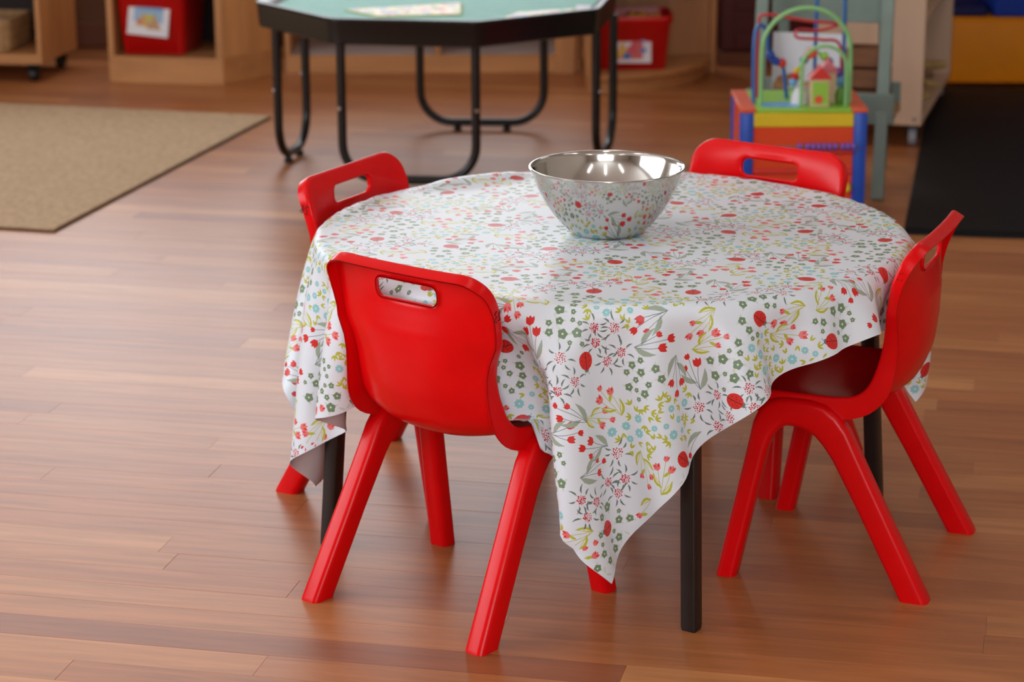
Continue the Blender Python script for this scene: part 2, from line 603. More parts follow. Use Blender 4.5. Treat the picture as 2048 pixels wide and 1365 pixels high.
    D = np.interp(out[:, 1], sd, dp)
    for fr in (.5, 1.0):
        prev = ring(prev, out, r + (D - r) * fr)
    end_o = prev
    ht = np.roll(hole, -1, 0) - np.roll(hole, 1, 0); ht /= np.linalg.norm(ht, axis=1)[:, None]
    hn = np.stack([-ht[:, 1], ht[:, 0]], -1)   # into the hole
    prev = hb
    rh = .004
    for a in (45, 90):
        a = math.radians(a)
        prev = ring(prev, hole + hn * rh * math.sin(a), np.full(nh, rh * (1 - math.cos(a))))
    prev = ring(prev, hole + hn * rh, np.full(nh, .008))
    end_h = prev
    verts = np.array(verts); sval = np.array(sval)
    # consistent winding, then vertex normals
    bm = bmesh.new()
    bv = [bm.verts.new(p) for p in verts]
    for q in faces:
        try: bm.faces.new([bv[i] for i in q])
        except ValueError: pass
    bm.verts.index_update()
    bmesh.ops.recalc_face_normals(bm, faces=bm.faces)
    bm.normal_update()
    nr = np.array([v_.normal[:] for v_ in bm.verts])
    # the panel's upper side must face the sitter
    k = int(np.argmin(np.abs(verts[:, 0]) + np.abs(verts[:, 1] - .08) + np.abs(verts[:, 2] - .32)))
    if nr[k][2] < 0:
        for q in bm.faces: q.normal_flip()
        nr = -nr
    faces = [tuple(x.index for x in q.verts) for q in bm.faces]
    bm.free()
    n = len(verts)
    th = .0042
    V = np.r_[verts, verts - nr * th]
    N = np.r_[nr, -nr]
    SV = np.r_[sval, sval]
    allf = list(faces) + [tuple(i + n for i in q[::-1]) for q in faces]
    for end in (end_o, end_h):
        m = len(end)
        for k in range(m):
            a, b = end[k], end[(k + 1) % m]
            allf.append((a, b, b + n, a + n))
    split = s_of_z(.3475)
    res = []
    for part in (0, 1):
        fs = [q for q in allf if (np.mean([SV[i] for i in q]) > split) == bool(part)]
        used = sorted({i for q in fs for i in q})
        mp = {i: k for k, i in enumerate(used)}
        me = bpy.data.meshes.new('backrest' if part else 'seat')
        me.from_pydata([tuple(V[i]) for i in used], [], [tuple(mp[i] for i in q) for q in fs])
        me.polygons.foreach_set('use_smooth', [True] * len(me.polygons))
        me.update()
        me.normals_split_custom_set_from_vertices([tuple(N[i]) for i in used])
        res.append(me)
    return res

def leg_rings(stations, side):
    rings = []
    for (oy, oz), (iy, iz) in stations:
        zc = (oz + iz) / 2
        xc = .178 - .020 * zc / .30
        hx = .0195 - .002 * zc / .30
        cy, cz = (oy + iy) / 2, (oz + iz) / 2
        dy, dz = (oy - iy) / 2, (oz - iz) / 2
        hw = math.hypot(dy, dz)
        R = min(.011, hw * .6, hx * .6)
        ring = []
        for a, b in rrect(hw, hx, R, 4):
            ring.append((side * (xc + b), cy + dy / hw * a, max(0.0, cz + dz / hw * a)))
        rings.append(ring)
    return rings

REAR_ST = [((-.1875, 0), (-.1385, 0)), ((-.1855, .006), (-.1355, .006)), ((-.110, .143), (-.060, .143)), ((-.058, .240), (-.012, .225)), ((-.038, .278), (.006, .248)),
           ((-.018, .302), (.020, .262)), ((.004, .317), (.034, .270)), ((.032, .323), (.047, .274)), ((.06, .324), (.06, .275))]
FRONT_ST = [((.181, 0), (.147, 0)), ((.180, .006), (.1455, .006)), ((.154, .140), (.119, .140)), ((.135, .240), (.100, .235)), ((.128, .278), (.093, .254)),
            ((.117, .302), (.085, .265)), ((.101, .317), (.077, .272)), ((.082, .323), (.069, .275)), ((.06, .324), (.06, .275))]

SEAT_ME, BACK_ME = chair_meshes()
SEAT_ME.materials.append(RED()); BACK_ME.materials.append(RED())
LEG_MES = []
for st in (FRONT_ST, REAR_ST):
    for s in (-1, 1):
        LEG_MES.append(MB().loft(leg_rings(st, s)).mesh('leg', True, 50))
        LEG_MES[-1].materials.append(RED())
PEN = mat('black_marker_ink', (26, 14, 18), 0.6)

def strokes(lines, r=.0008):
    mb = MB()
    for l in lines: mb.tube(l, r, 5)
    return mb

def make_chair():
    root = empty('stacking_chair')
    link('seat', SEAT_ME, None, root)
    link('backrest', BACK_ME, None, root)
    for me in LEG_MES: link('leg', me, None, root)
    return root

CHAIRS = [  # x, y, turn, label
    (-.0875, 3.7635, -.672, 'red plastic child chair with its back to the camera, covering the cloth in front'),
    (.5895, 3.9535, 1.175, 'red plastic child chair seen from the side, tucked in between metal bowl and black mat'),
    (-.1930, 4.3615, -2.070, 'red plastic child chair behind the table in front of the black tray table'),
    (.4310, 4.4785, 2.516, 'red plastic child chair behind the table in front of the bead maze cube')]
chairs = []
proto = make_chair()
for k, (x, y, a, lab) in enumerate(CHAIRS):
    o = proto if k == 0 else copy_tree(proto)
    o.location = (x, y, 0)
    o.rotation_euler = (0, 0, a)
    tag(o, lab, 'chair', 'red chairs around the covered table')
    chairs.append(o)
# pen marks written on the edges of three chair backs (edge face at x = +-0.171)
def pen(chair, side, lines):
    strokes([[(side * .1712, y - .008, z) for y, z in l] for l in lines]).build('pen_mark', PEN, chair)
pen(chairs[0], 1, [[(-.096, .546), (-.099, .538), (-.096, .531), (-.101, .530)], [(-.104, .546), (-.109, .541), (-.104, .537), (-.110, .531), (-.104, .528)]])
pen(chairs[2], 1, [[(-.099, .552), (-.104, .556), (-.108, .551), (-.103, .545), (-.108, .540), (-.101, .539)], [(-.115, .557), (-.112, .549), (-.115, .541), (-.119, .545), (-.114, .549)]])
for y, z in ((-.104, .556), (-.109, .557), (-.100, .546), (-.107, .545)):
    pen(chairs[1], -1, [[(y, z), (y - .0012, z + .001)]])

# ------------------------------------------------------------------ round table
TC = (.176, 4.106)
DARKLEG = mat('dark_brown_painted_steel', (30, 24, 22), 0.38, bump=0.05, bscale=120, vary=0.15, vscale=25)
def round_table():
    root = empty('round_table', (TC[0], TC[1], 0))
    tag(root, 'round child-height table with dark square legs under the flowered cloth', 'table')
    MB().lathe([(0, .512), (.500, .512), (.506, .515), (.509, .520), (.509, .537), (.506, .542), (.500, .5445), (0, .5445)], 64).build('tabletop', BEECH_H(), root)
    ap = MB()
    for a in range(4):
        t0, t1 = -1.348 + a * PI / 2, -1.348 + (a + 1) * PI / 2
        p, q = Vector((.47 * math.cos(t0), .47 * math.sin(t0), .487)), Vector((.47 * math.cos(t1), .47 * math.sin(t1), .487))
        d = (q - p).normalized(); nrm = Vector((-d.y, d.x, 0))
        ap.loft([[c + nrm * u + Vector((0, 0, w)) for u, w in ((-.01, -.024), (.01, -.024), (.01, .024), (-.01, .024))] for c in (p, q)])
    ap.build('apron_frame', DARKLEG, root, smooth=False)
    for a in range(4):
        t = -1.348 + a * PI / 2
        top = Vector((.478 * math.cos(t), .478 * math.sin(t), .511)); bot = Vector((.513 * math.cos(t), .513 * math.sin(t), 0.0))
        # square tube, sides along the table's square frame
        t2 = t + PI / 4
        ex, ey = Vector((math.cos(t2), math.sin(t2), 0)), Vector((-math.sin(t2), math.cos(t2), 0))
        rings = []
        for f_, c in ((0, bot), (.01, bot.lerp(top, .012)), (1, top)):
            h = .0125 if f_ == 0 else .0135
            rings.append([c + ex * u + ey * w for u, w in rrect(h, h, .003, 2)])
        MB().loft(rings).build('leg', DARKLEG, root, angle=50)
round_table()

# ------------------------------------------------------------------ flowered wipe-clean tablecloth
CLOTH_N, CLOTH_U, CLOTH_V = 81, 1.24, 1.30
# drape of the cloth over the table: for x, y and z, one row per line of cloth points, in steps of 0.2 mm from point to point
CLOTH_STEPS = [
[
[-95,23,11,20,35,49,53,53,45,35,33,43,53,56,51,36,20,22,42,57,63,57,44,33,46,61,67,65,50,27,6,18,42,61,74,76,72,77,74,61,37,56,75,76,72,51,28,4,-11,-11,11,-2,21,43,62,76,69,37,32,30,-4,-28,-23,-9,2,5,7,6,2,3,2,-12,-2,15,49,49,37,29,35,45,51],
[-141,35,19,9,25,41,50,54,51,43,33,35,48,56,55,47,31,17,33,52,61,61,52,37,42,58,66,67,56,36,13,16,40,60,71,77,73,77,74,61,41,51,73,76,72,54,37,11,-17,1,36,-2,21,42,61,75,63,38,31,12,-19,-28,-13,1,10,15,8,-1,-6,-13,-5,6,25,44,53,44,28,35,45,48,38],
[-192,43,29,12,16,30,43,52,54,50,41,30,42,52,56,54,42,24,25,43,58,62,59,45,38,54,65,68,61,44,23,13,40,58,69,76,75,76,74,62,45,48,70,75,72,54,46,21,-17,25,41,3,19,39,62,73,55,38,21,-6,-25,-16,1,13,21,11,-2,-12,-17,-7,9,25,42,56,52,38,30,45,47,40,22],
[-250,50,40,24,12,19,35,46,53,53,49,38,33,46,54,57,51,38,22,34,51,61,62,54,41,49,63,67,65,51,32,15,40,57,67,74,77,76,73,61,52,45,65,75,69,54,53,33,-6,47,37,16,12,36,63,69,41,38,10,-20,-17,-1,16,26,14,0,-14,-23,-9,8,25,41,54,55,51,30,45,48,40,24,7],
[-310,53,48,34,24,12,24,38,48,53,54,47,35,38,49,56,56,49,34,25,42,57,63,59,50,44,60,67,67,57,41,20,38,60,64,72,76,76,71,60,58,47,61,72,65,52,59,46,13,53,39,29,13,32,64,60,39,26,-3,-19,-3,16,28,21,1,-15,-24,-14,6,24,40,52,57,52,40,48,49,38,24,7,-4],
[-364,47,51,44,34,21,15,28,41,49,55,53,45,35,42,52,57,55,45,31,32,50,61,62,57,47,56,66,67,62,49,29,36,67,60,75,66,77,67,55,63,57,58,64,58,55,57,56,46,42,42,41,31,27,61,46,35,16,-11,-3,13,30,26,7,-12,-27,-17,2,21,41,50,56,47,51,53,49,37,20,5,-6,-10],
[-405,29,48,50,43,32,22,18,32,42,52,54,53,44,36,45,54,57,54,43,30,41,55,63,62,54,51,65,67,63,58,44,34,70,58,73,65,71,61,55,62,61,59,58,56,56,56,54,54,53,47,46,46,43,47,36,36,9,2,12,24,32,15,-9,-25,-20,-3,20,36,52,53,51,53,52,47,35,18,3,-8,-14,-17],
[-469,36,44,51,48,42,32,22,23,33,45,53,55,51,44,38,48,55,58,52,41,33,48,60,63,60,53,62,67,63,61,56,41,69,61,65,65,62,58,55,55,56,55,56,56,56,56,55,56,55,56,58,58,56,42,36,39,23,21,11,30,24,0,-22,-16,-8,9,40,44,56,53,53,49,42,31,16,1,-11,-16,-20,-23],
[-505,20,37,49,51,47,42,31,23,26,36,46,54,55,51,43,40,51,57,57,50,39,40,55,61,64,59,58,66,62,62,61,57,61,62,57,56,55,56,55,56,55,56,56,56,56,55,56,55,56,57,57,57,56,56,61,54,32,26,24,25,16,-13,-11,-4,-2,26,54,43,55,51,46,38,28,12,0,-11,-17,-22,-27,-30],
[-487,-22,14,37,49,51,48,41,32,23,28,38,49,54,55,51,43,43,52,58,56,49,40,47,59,63,64,59,65,61,61,60,61,55,55,56,55,56,55,56,55,56,56,56,55,56,56,56,56,56,56,57,57,56,57,56,56,57,61,32,21,20,15,-12,-2,-3,36,58,51,46,40,33,23,9,0,-11,-15,-22,-27,-33,-34],
[-438,-55,-23,11,37,49,52,48,41,31,25,30,41,49,55,54,51,43,47,54,58,55,49,42,55,62,63,62,64,62,61,55,55,55,55,56,55,56,55,56,56,55,56,56,56,56,56,56,56,56,57,56,57,56,57,56,57,56,54,57,59,26,21,10,10,-10,41,56,35,45,30,18,8,-2,-9,-13,-15,-25,-31,-37,-38],
[-396,-62,-50,-21,14,38,49,52,48,41,32,25,33,42,51,55,55,50,46,48,56,57,55,48,49,65,60,63,62,57,55,55,55,56,55,55,56,55,56,55,56,56,56,56,56,55,56,56,57,56,56,57,56,56,57,56,56,57,56,55,55,56,51,27,21,3,50,40,29,24,15,5,-3,-9,-8,-6,-19,-30,-37,-40,-38],
[-350,-65,-61,-52,-13,17,38,49,52,48,41,31,28,35,44,52,55,55,51,46,51,57,57,55,49,61,61,62,56,55,55,55,55,56,55,55,56,56,55,56,56,55,56,56,56,56,56,56,56,57,56,56,57,56,57,56,56,56,56,55,56,55,55,55,44,38,31,22,22,13,6,-3,-8,-3,4,-11,-27,-36,-42,-39,-34],
[-312,-57,-62,-69,-42,-8,18,38,48,51,48,41,32,29,39,46,53,55,54,52,49,53,57,56,56,58,58,56,55,55,55,56,55,55,55,56,55,56,56,55,56,56,56,56,56,56,56,56,56,56,56,57,56,56,57,56,56,56,56,56,55,56,55,56,57,44,31,28,20,11,1,-5,2,10,-4,-22,-34,-42,-38,-33,-26],
[-322,-11,-63,-70,-58,-32,-3,19,36,48,51,47,40,33,34,40,48,53,55,54,54,50,55,56,58,57,55,56,55,55,55,56,55,55,56,55,56,55,56,56,56,55,56,56,56,56,56,56,57,56,56,56,57,56,56,56,56,56,56,56,56,55,56,56,55,57,46,25,22,6,-1,6,17,2,-17,-32,-40,-38,-31,-24,-13],
[-383,49,-35,-60,-67,-49,-21,-1,19,35,46,51,46,40,36,35,43,51,54,54,54,54,54,56,56,54,56,55,55,55,56,55,55,56,55,56,55,56,56,55,56,56,56,56,56,56,56,56,56,56,56,57,56,56,56,56,56,56,56,56,56,56,56,55,56,56,56,50,17,5,7,18,9,-12,-28,-39,-36,-29,-22,-14,-10],
[-380,25,-10,-42,-57,-59,-38,-15,0,17,34,47,50,45,41,38,38,45,53,54,53,54,55,56,55,56,55,55,55,55,56,55,55,56,55,56,56,55,56,56,56,55,56,56,56,56,56,57,56,56,56,56,56,57,56,56,56,56,56,56,55,56,56,56,56,56,55,57,48,7,14,16,-5,-25,-36,-34,-27,-20,-12,-5,1],
[-420,32,9,-27,-36,-49,-53,-19,-18,-3,15,32,46,49,45,44,42,38,49,55,53,53,55,55,55,55,55,55,55,56,55,55,56,55,56,55,56,56,55,56,56,56,56,56,56,56,56,56,56,56,56,56,57,56,56,56,56,56,56,56,56,56,55,56,56,56,56,56,56,42,12,9,-16,-33,-31,-24,-17,-9,-1,7,12],
[-482,32,27,0,-22,-32,-53,-5,-31,-17,-10,11,31,46,47,45,47,46,40,53,53,54,55,55,55,55,55,55,55,56,55,56,55,55,56,56,55,56,56,56,55,56,56,56,56,56,56,57,56,56,56,56,56,56,56,56,56,56,56,56,56,56,56,56,56,56,55,57,55,59,30,4,-22,-30,-22,-16,-7,3,12,17,21],
[-537,23,32,18,-4,-16,-22,-40,4,-18,-33,-11,4,34,46,47,46,47,48,49,50,55,55,55,55,55,55,56,55,55,55,56,55,56,55,56,56,55,56,56,56,56,56,56,56,56,56,56,56,56,56,56,56,56,56,57,56,56,55,56,56,56,56,56,56,56,56,56,56,55,59,18,-14,-27,-20,-9,5,17,22,19,19],
[-589,16,23,25,8,-2,-11,-13,-16,-5,-17,-18,-26,3,39,47,47,48,48,49,54,55,55,55,55,55,55,56,55,55,56,55,56,55,56,55,56,56,56,55,56,56,56,56,56,56,56,56,56,57,56,56,56,56,56,56,56,56,56,56,56,56,56,56,55,56,57,56,55,56,54,56,3,-17,-23,4,18,21,17,15,12],
[-655,17,21,26,6,6,1,-6,-8,-13,-14,-30,-16,-1,26,43,48,48,48,50,55,55,55,55,55,55,56,55,55,55,56,55,56,55,56,56,55,56,56,56,56,56,55,56,56,56,56,57,56,56,56,56,56,56,56,56,56,56,56,56,56,56,56,56,56,55,56,56,56,56,55,55,40,2,-13,20,15,13,10,10,9],
[-724,29,12,12,11,9,7,2,-1,-7,-9,-21,-23,-6,14,37,47,48,48,55,55,55,55,55,55,55,56,55,55,56,55,56,55,56,55,56,56,56,55,56,56,56,56,56,56,56,56,56,56,56,56,56,57,56,56,56,56,56,56,55,56,56,56,56,56,56,56,56,56,55,55,55,58,27,12,11,9,7,6,5,3],
[-787,25,6,8,11,10,9,6,5,0,-2,-5,-12,-19,3,25,46,48,50,55,55,55,55,55,55,55,56,55,55,56,55,56,55,56,56,55,56,56,56,56,55,56,56,56,56,56,56,56,56,56,57,56,56,56,56,56,56,56,56,56,56,55,56,56,56,56,56,56,55,56,56,55,55,49,17,15,8,4,1,-1,0],
[-849,16,-1,9,11,9,10,9,8,4,2,-1,-1,-2,0,0,44,47,55,55,55,55,55,55,55,56,55,55,56,55,56,55,56,55,56,56,56,55,56,56,56,56,56,56,56,56,56,56,56,56,56,56,56,56,56,56,56,56,56,56,56,56,56,56,56,55,56,56,56,55,56,55,55,58,29,15,3,-4,2,4,8],
[-910,2,-2,9,10,9,9,9,9,8,6,1,-7,-2,2,14,41,49,55,55,55,55,55,55,55,56,55,55,56,55,56,55,56,56,55,56,56,56,56,55,56,56,56,56,56,56,56,56,56,56,56,56,56,56,56,56,56,56,56,56,56,56,56,56,56,55,56,56,56,55,56,55,56,55,49,8,4,7,11,15,18],
[-953,-13,-14,5,7,9,9,9,9,9,8,6,1,-8,4,22,36,54,55,54,55,56,55,55,55,56,55,56,55,56,55,56,55,56,56,56,55,56,56,56,56,56,56,56,56,56,56,56,56,56,56,56,56,56,56,56,56,56,56,56,56,55,56,56,56,56,56,55,56,55,56,55,55,56,56,33,19,13,17,21,20],
[-1018,-13,-12,-2,3,7,8,9,9,8,9,8,6,3,0,21,40,55,55,55,55,55,56,55,55,56,55,56,55,56,55,56,56,55,56,56,56,55,56,56,56,56,56,56,56,56,56,56,56,56,56,56,56,56,56,56,56,56,56,56,56,56,56,55,56,56,56,55,56,56,55,56,55,56,54,49,32,28,26,23,23],
[-1077,-12,-10,-7,-3,2,4,8,9,9,9,9,5,2,11,21,48,55,56,55,55,55,56,55,55,56,55,56,55,56,56,55,56,56,55,56,56,56,56,56,56,56,56,56,56,56,56,56,56,56,56,56,56,56,56,56,56,56,55,56,56,56,56,56,56,55,56,56,55,56,55,56,55,55,55,57,33,31,33,31,29],
[-1107,-16,-17,-15,-10,-8,-1,4,7,8,9,10,8,3,17,22,55,55,56,55,55,56,55,56,55,56,55,56,55,56,56,56,55,56,56,56,55,56,56,56,56,56,56,56,56,56,56,56,56,56,56,56,56,56,56,56,56,56,56,56,55,56,56,56,56,56,55,56,56,55,56,55,56,55,56,57,40,38,33,31,28],
[-1108,-22,-26,-25,-26,-15,-10,-3,1,5,8,9,10,10,17,31,56,55,56,55,55,56,55,56,55,56,56,55,56,55,56,56,56,55,56,56,56,56,56,56,56,56,55,57,55,57,55,57,56,56,56,56,56,56,55,56,56,56,56,56,56,56,56,55,56,56,56,55,56,56,55,56,55,56,55,55,48,39,32,24,23],
[-1108,-26,-30,-26,-32,-29,-21,-15,-7,-2,5,8,11,13,16,41,55,55,56,55,56,56,55,56,55,56,56,55,56,56,55,56,56,56,56,55,56,56,56,56,56,56,56,56,56,56,56,56,56,56,56,56,56,56,56,56,56,56,56,55,56,56,56,56,56,55,56,56,55,56,56,55,56,55,56,55,53,35,24,16,22],
[-1149,-19,-21,-22,-25,-27,-28,-28,-20,-12,-3,6,10,14,15,50,55,55,56,56,55,56,55,56,56,55,56,56,55,56,56,56,55,56,56,56,56,56,56,56,55,56,56,56,56,56,56,56,56,56,56,56,56,56,56,56,56,56,56,56,56,56,55,56,56,56,55,56,56,55,56,55,56,56,55,56,56,27,15,17,19],
[-1214,-13,-14,-16,-18,-19,-22,-23,-26,-26,-15,-4,8,13,15,57,54,56,56,55,56,56,55,56,56,55,56,56,56,55,56,56,56,55,56,56,56,56,56,56,56,56,56,56,56,56,56,56,56,56,56,56,56,56,56,56,56,56,55,56,56,56,56,56,55,56,56,56,55,56,56,55,56,55,56,56,55,26,15,18,16],
[-1290,-10,-11,-12,-13,-14,-15,-16,-18,-21,-22,-21,-2,12,20,58,56,55,56,56,55,56,56,55,56,56,55,56,56,56,55,56,56,56,56,56,56,56,56,56,55,56,56,56,56,56,56,56,56,56,56,56,56,56,56,56,56,56,56,56,56,56,55,56,56,56,55,56,56,55,56,56,55,56,56,55,54,41,22,10,12],
[-1362,-15,-11,-11,-11,-10,-12,-12,-14,-14,-16,-17,-20,8,28,56,56,55,56,56,56,55,56,56,55,56,56,55,56,56,56,56,55,56,56,56,56,56,56,56,56,56,56,56,56,56,56,56,56,56,56,56,56,56,56,56,56,56,55,56,56,56,56,56,56,55,56,56,56,55,56,56,55,56,56,55,56,46,28,20,18],
[-1420,-22,-17,-14,-13,-11,-11,-11,-11,-12,-14,-20,-10,7,34,55,56,56,56,55,56,56,55,56,56,55,56,56,56,55,56,56,56,56,56,56,56,56,56,56,55,57,55,57,56,56,56,56,56,56,56,56,55,56,56,56,56,56,56,56,56,56,55,56,56,56,56,55,56,56,55,56,56,56,55,56,56,51,31,21,12],
[-1486,-18,-17,-17,-17,-14,-13,-13,-12,-12,-10,-10,-9,6,39,55,56,56,56,56,55,56,56,55,56,56,55,56,56,56,56,55,56,56,56,56,56,56,56,56,56,56,56,56,56,56,56,56,56,56,56,56,56,56,56,56,56,56,56,56,55,56,56,56,56,56,55,56,56,56,55,56,56,56,56,56,56,54,29,8,10],
[-1559,-21,-17,-16,-15,-15,-13,-14,-12,-12,-12,-8,2,11,41,56,56,56,55,56,56,55,56,56,55,56,56,56,55,56,56,56,56,56,56,56,56,56,56,56,56,56,56,56,56,56,56,56,56,56,56,56,56,56,56,56,55,56,56,56,56,56,56,56,55,56,56,56,55,56,56,56,56,56,55,57,56,55,30,23,15],
[-1619,-31,-20,-17,-16,-14,-14,-12,-11,-10,-7,-1,5,6,44,55,56,56,56,55,56,56,55,56,56,55,56,56,56,56,55,56,56,56,56,56,56,56,56,56,56,56,56,56,56,56,56,56,56,56,56,56,56,56,56,56,56,56,56,56,56,56,56,55,56,56,56,56,56,55,56,56,56,56,56,56,56,55,33,21,15],
[-1687,-28,-18,-16,-15,-15,-12,-11,-9,-6,-3,-1,1,3,43,56,56,55,56,56,55,56,56,55,56,56,56,55,56,56,56,56,56,56,56,56,56,56,56,56,56,56,56,56,56,56,56,56,56,56,56,56,56,56,56,56,56,56,56,55,56,56,56,56,56,56,55,56,56,56,56,56,56,56,56,56,56,55,31,9,11],
[-1713,-47,-21,-16,-15,-12,-12,-10,-10,-9,-7,-5,0,4,43,55,55,56,55,56,56,55,56,56,55,56,56,56,56,55,56,56,56,56,56,56,56,56,56,56,56,56,56,56,57,56,56,56,56,56,56,56,56,56,56,56,56,56,55,56,56,56,56,56,56,56,56,55,56,56,56,56,56,56,56,56,56,54,34,24,17],
[-1766,-37,-15,-9,-9,-10,-10,-9,-9,-6,-10,-15,-19,-2,39,55,56,55,56,55,56,56,55,56,56,56,55,56,56,56,56,56,56,56,56,56,56,56,56,56,56,56,56,56,56,56,56,56,56,56,56,56,56,56,56,56,56,56,56,56,56,56,56,56,55,56,56,56,56,56,56,56,56,56,56,56,56,52,35,23,16],
[-1817,-14,-2,-1,-10,-11,-11,-12,-11,-16,-22,-27,-20,-4,35,53,56,55,56,56,55,56,56,55,56,56,56,56,55,56,56,56,56,56,56,56,56,56,56,57,56,56,56,56,56,56,56,56,56,56,56,56,56,56,56,56,56,56,56,56,56,56,56,56,55,56,56,56,56,56,56,56,56,56,56,56,56,49,35,12,14],
[-1815,-13,-10,-14,-14,-15,-15,-16,-18,-24,-28,-27,-19,1,25,55,56,56,55,56,56,55,56,56,55,56,56,56,56,56,56,56,56,56,56,56,56,56,56,56,56,56,57,56,56,56,56,56,56,56,56,56,56,56,56,56,56,56,56,56,56,55,56,56,56,56,56,56,56,56,56,56,56,56,56,56,56,45,36,25,20],
[-1848,-16,-16,-17,-16,-17,-17,-18,-18,-19,-21,-21,-25,-14,21,56,57,55,56,56,56,55,56,56,56,55,56,56,56,56,56,56,56,56,56,57,56,56,56,56,56,56,56,56,56,57,56,56,56,56,56,56,56,56,56,56,56,56,56,56,56,56,55,56,56,56,56,56,56,56,56,56,56,56,56,56,56,44,32,24,22],
[-1908,-17,-17,-18,-18,-18,-18,-18,-18,-20,-20,-26,-20,-2,20,57,55,56,56,55,56,56,55,56,56,56,56,56,56,56,56,56,56,56,56,56,56,56,57,56,56,56,56,56,56,56,56,56,57,56,56,56,56,56,56,56,56,56,55,56,56,56,56,56,56,56,56,56,56,56,56,56,56,56,56,56,57,36,22,23,23],
[-1979,-18,-18,-18,-19,-18,-19,-19,-17,-20,-18,-21,-15,7,21,52,55,55,56,56,56,56,55,56,56,56,56,56,56,56,56,56,56,57,56,56,56,56,56,56,57,56,56,56,56,56,56,56,56,57,56,56,56,56,56,56,56,56,56,56,56,55,56,56,56,56,56,56,56,56,56,56,56,56,56,57,55,35,28,21,19],
[-2053,-20,-17,-19,-18,-18,-18,-17,-21,-20,-19,-9,-5,15,24,39,55,56,56,55,56,56,56,56,56,56,56,56,56,56,56,56,56,56,56,57,56,56,56,56,56,57,56,56,56,56,56,56,56,56,56,56,56,56,56,56,56,56,56,56,56,56,56,56,56,56,56,56,56,56,56,56,56,56,56,56,53,31,20,17,18],
[-2124,-18,-18,-16,-17,-19,-21,-22,-21,-17,-13,-5,8,22,21,22,59,56,55,56,56,56,56,56,56,56,56,56,56,56,56,56,56,57,56,56,56,57,56,56,56,56,56,57,56,56,56,56,56,56,56,57,56,56,56,56,56,56,56,56,56,56,55,56,56,56,56,56,56,56,56,56,57,56,56,56,48,24,17,19,20],
[-2188,-16,-18,-20,-22,-22,-22,-20,-15,-10,-3,8,16,15,12,11,59,55,56,56,55,56,56,56,56,56,56,56,57,56,56,56,56,57,56,56,56,56,57,56,56,56,56,57,56,56,56,56,56,56,56,56,56,56,56,56,56,56,56,56,56,56,56,56,56,56,56,56,56,56,56,56,57,56,56,56,43,37,26,14,22],
[-2252,-19,-22,-23,-22,-22,-17,-13,-8,-2,5,11,12,9,13,16,41,55,56,55,56,56,56,56,56,56,56,56,57,56,56,56,57,56,56,57,56,56,56,57,56,56,56,56,57,56,56,56,56,56,56,57,56,56,56,56,56,56,56,56,56,56,56,56,56,56,56,56,56,56,56,56,56,57,56,54,40,39,35,31,30],
[-2322,-23,-23,-21,-19,-15,-10,-4,2,6,8,8,9,10,7,12,22,59,55,56,55,56,56,56,57,56,56,56,56,57,56,56,57,56,56,56,57,56,56,57,56,56,56,56,57,56,56,56,56,56,56,56,56,57,56,56,56,56,56,56,56,56,56,55,56,56,56,56,56,57,56,56,56,57,56,48,41,36,35,33,28],
[-2398,-21,-19,-15,-10,-5,1,6,9,12,12,14,15,19,0,-18,-8,54,55,55,56,56,56,56,56,57,56,56,57,56,56,57,56,56,57,56,56,57,56,56,57,56,56,56,57,56,56,56,56,57,56,56,56,56,56,56,56,56,56,56,56,56,56,56,56,56,56,56,56,56,56,57,56,56,56,44,38,34,34,33,29],
[-2467,-15,-10,-4,1,7,11,14,16,19,20,22,13,2,-19,-29,-14,22,57,55,56,56,57,56,56,56,57,56,56,57,56,57,56,56,57,56,56,57,56,56,57,56,56,56,57,56,56,56,56,56,57,56,56,56,56,56,56,56,56,56,56,56,56,56,56,56,56,56,56,56,56,57,56,56,51,38,36,37,30,31,34],
[-2520,-2,2,8,13,16,19,22,22,26,18,11,-1,-16,-32,-30,-13,-11,56,55,56,56,56,56,57,56,57,56,57,56,57,56,56,57,56,57,56,57,56,56,57,56,56,57,56,56,56,56,57,56,56,56,56,56,56,56,56,56,57,56,56,56,56,56,55,57,55,57,56,56,56,56,56,57,44,35,33,38,36,33,28],
[-2542,10,14,18,21,24,26,27,22,16,6,-3,-14,-27,-27,-22,-28,-13,19,60,55,56,57,56,57,56,57,56,57,56,57,56,57,56,56,57,56,57,56,56,57,56,56,56,57,56,56,56,57,56,56,56,56,56,56,56,56,56,56,56,56,56,56,56,56,56,56,56,56,57,56,56,56,53,40,36,32,32,38,37,34],
[-2533,20,22,26,27,30,25,19,11,3,-6,-15,-21,-23,-25,-28,-31,-20,-2,49,55,57,56,57,56,57,57,56,57,57,56,57,56,57,56,57,56,56,57,56,57,56,56,57,56,56,57,56,56,56,56,56,57,56,56,56,56,56,56,56,56,56,56,56,56,56,56,56,56,56,56,57,57,48,35,32,32,34,36,37,39],
[-2497,26,28,31,26,22,14,7,-2,-9,-18,-22,-27,-29,-32,-34,-27,-11,8,9,65,55,57,57,56,57,57,56,57,57,56,57,56,57,56,57,56,57,56,56,57,56,56,57,56,56,57,56,56,56,56,56,56,57,56,56,56,56,56,56,56,56,56,56,56,56,56,56,56,56,57,56,53,48,29,33,33,34,35,35,37],
[-2443,30,27,23,17,9,1,-6,-15,-21,-26,-30,-33,-35,-35,-29,-18,1,10,10,29,60,56,57,56,57,57,57,56,57,57,56,57,57,56,57,56,57,56,56,57,56,57,56,56,57,56,56,56,57,56,56,56,56,56,56,57,56,56,56,56,56,56,56,56,56,56,56,56,56,56,56,51,52,43,26,29,31,32,33,34],
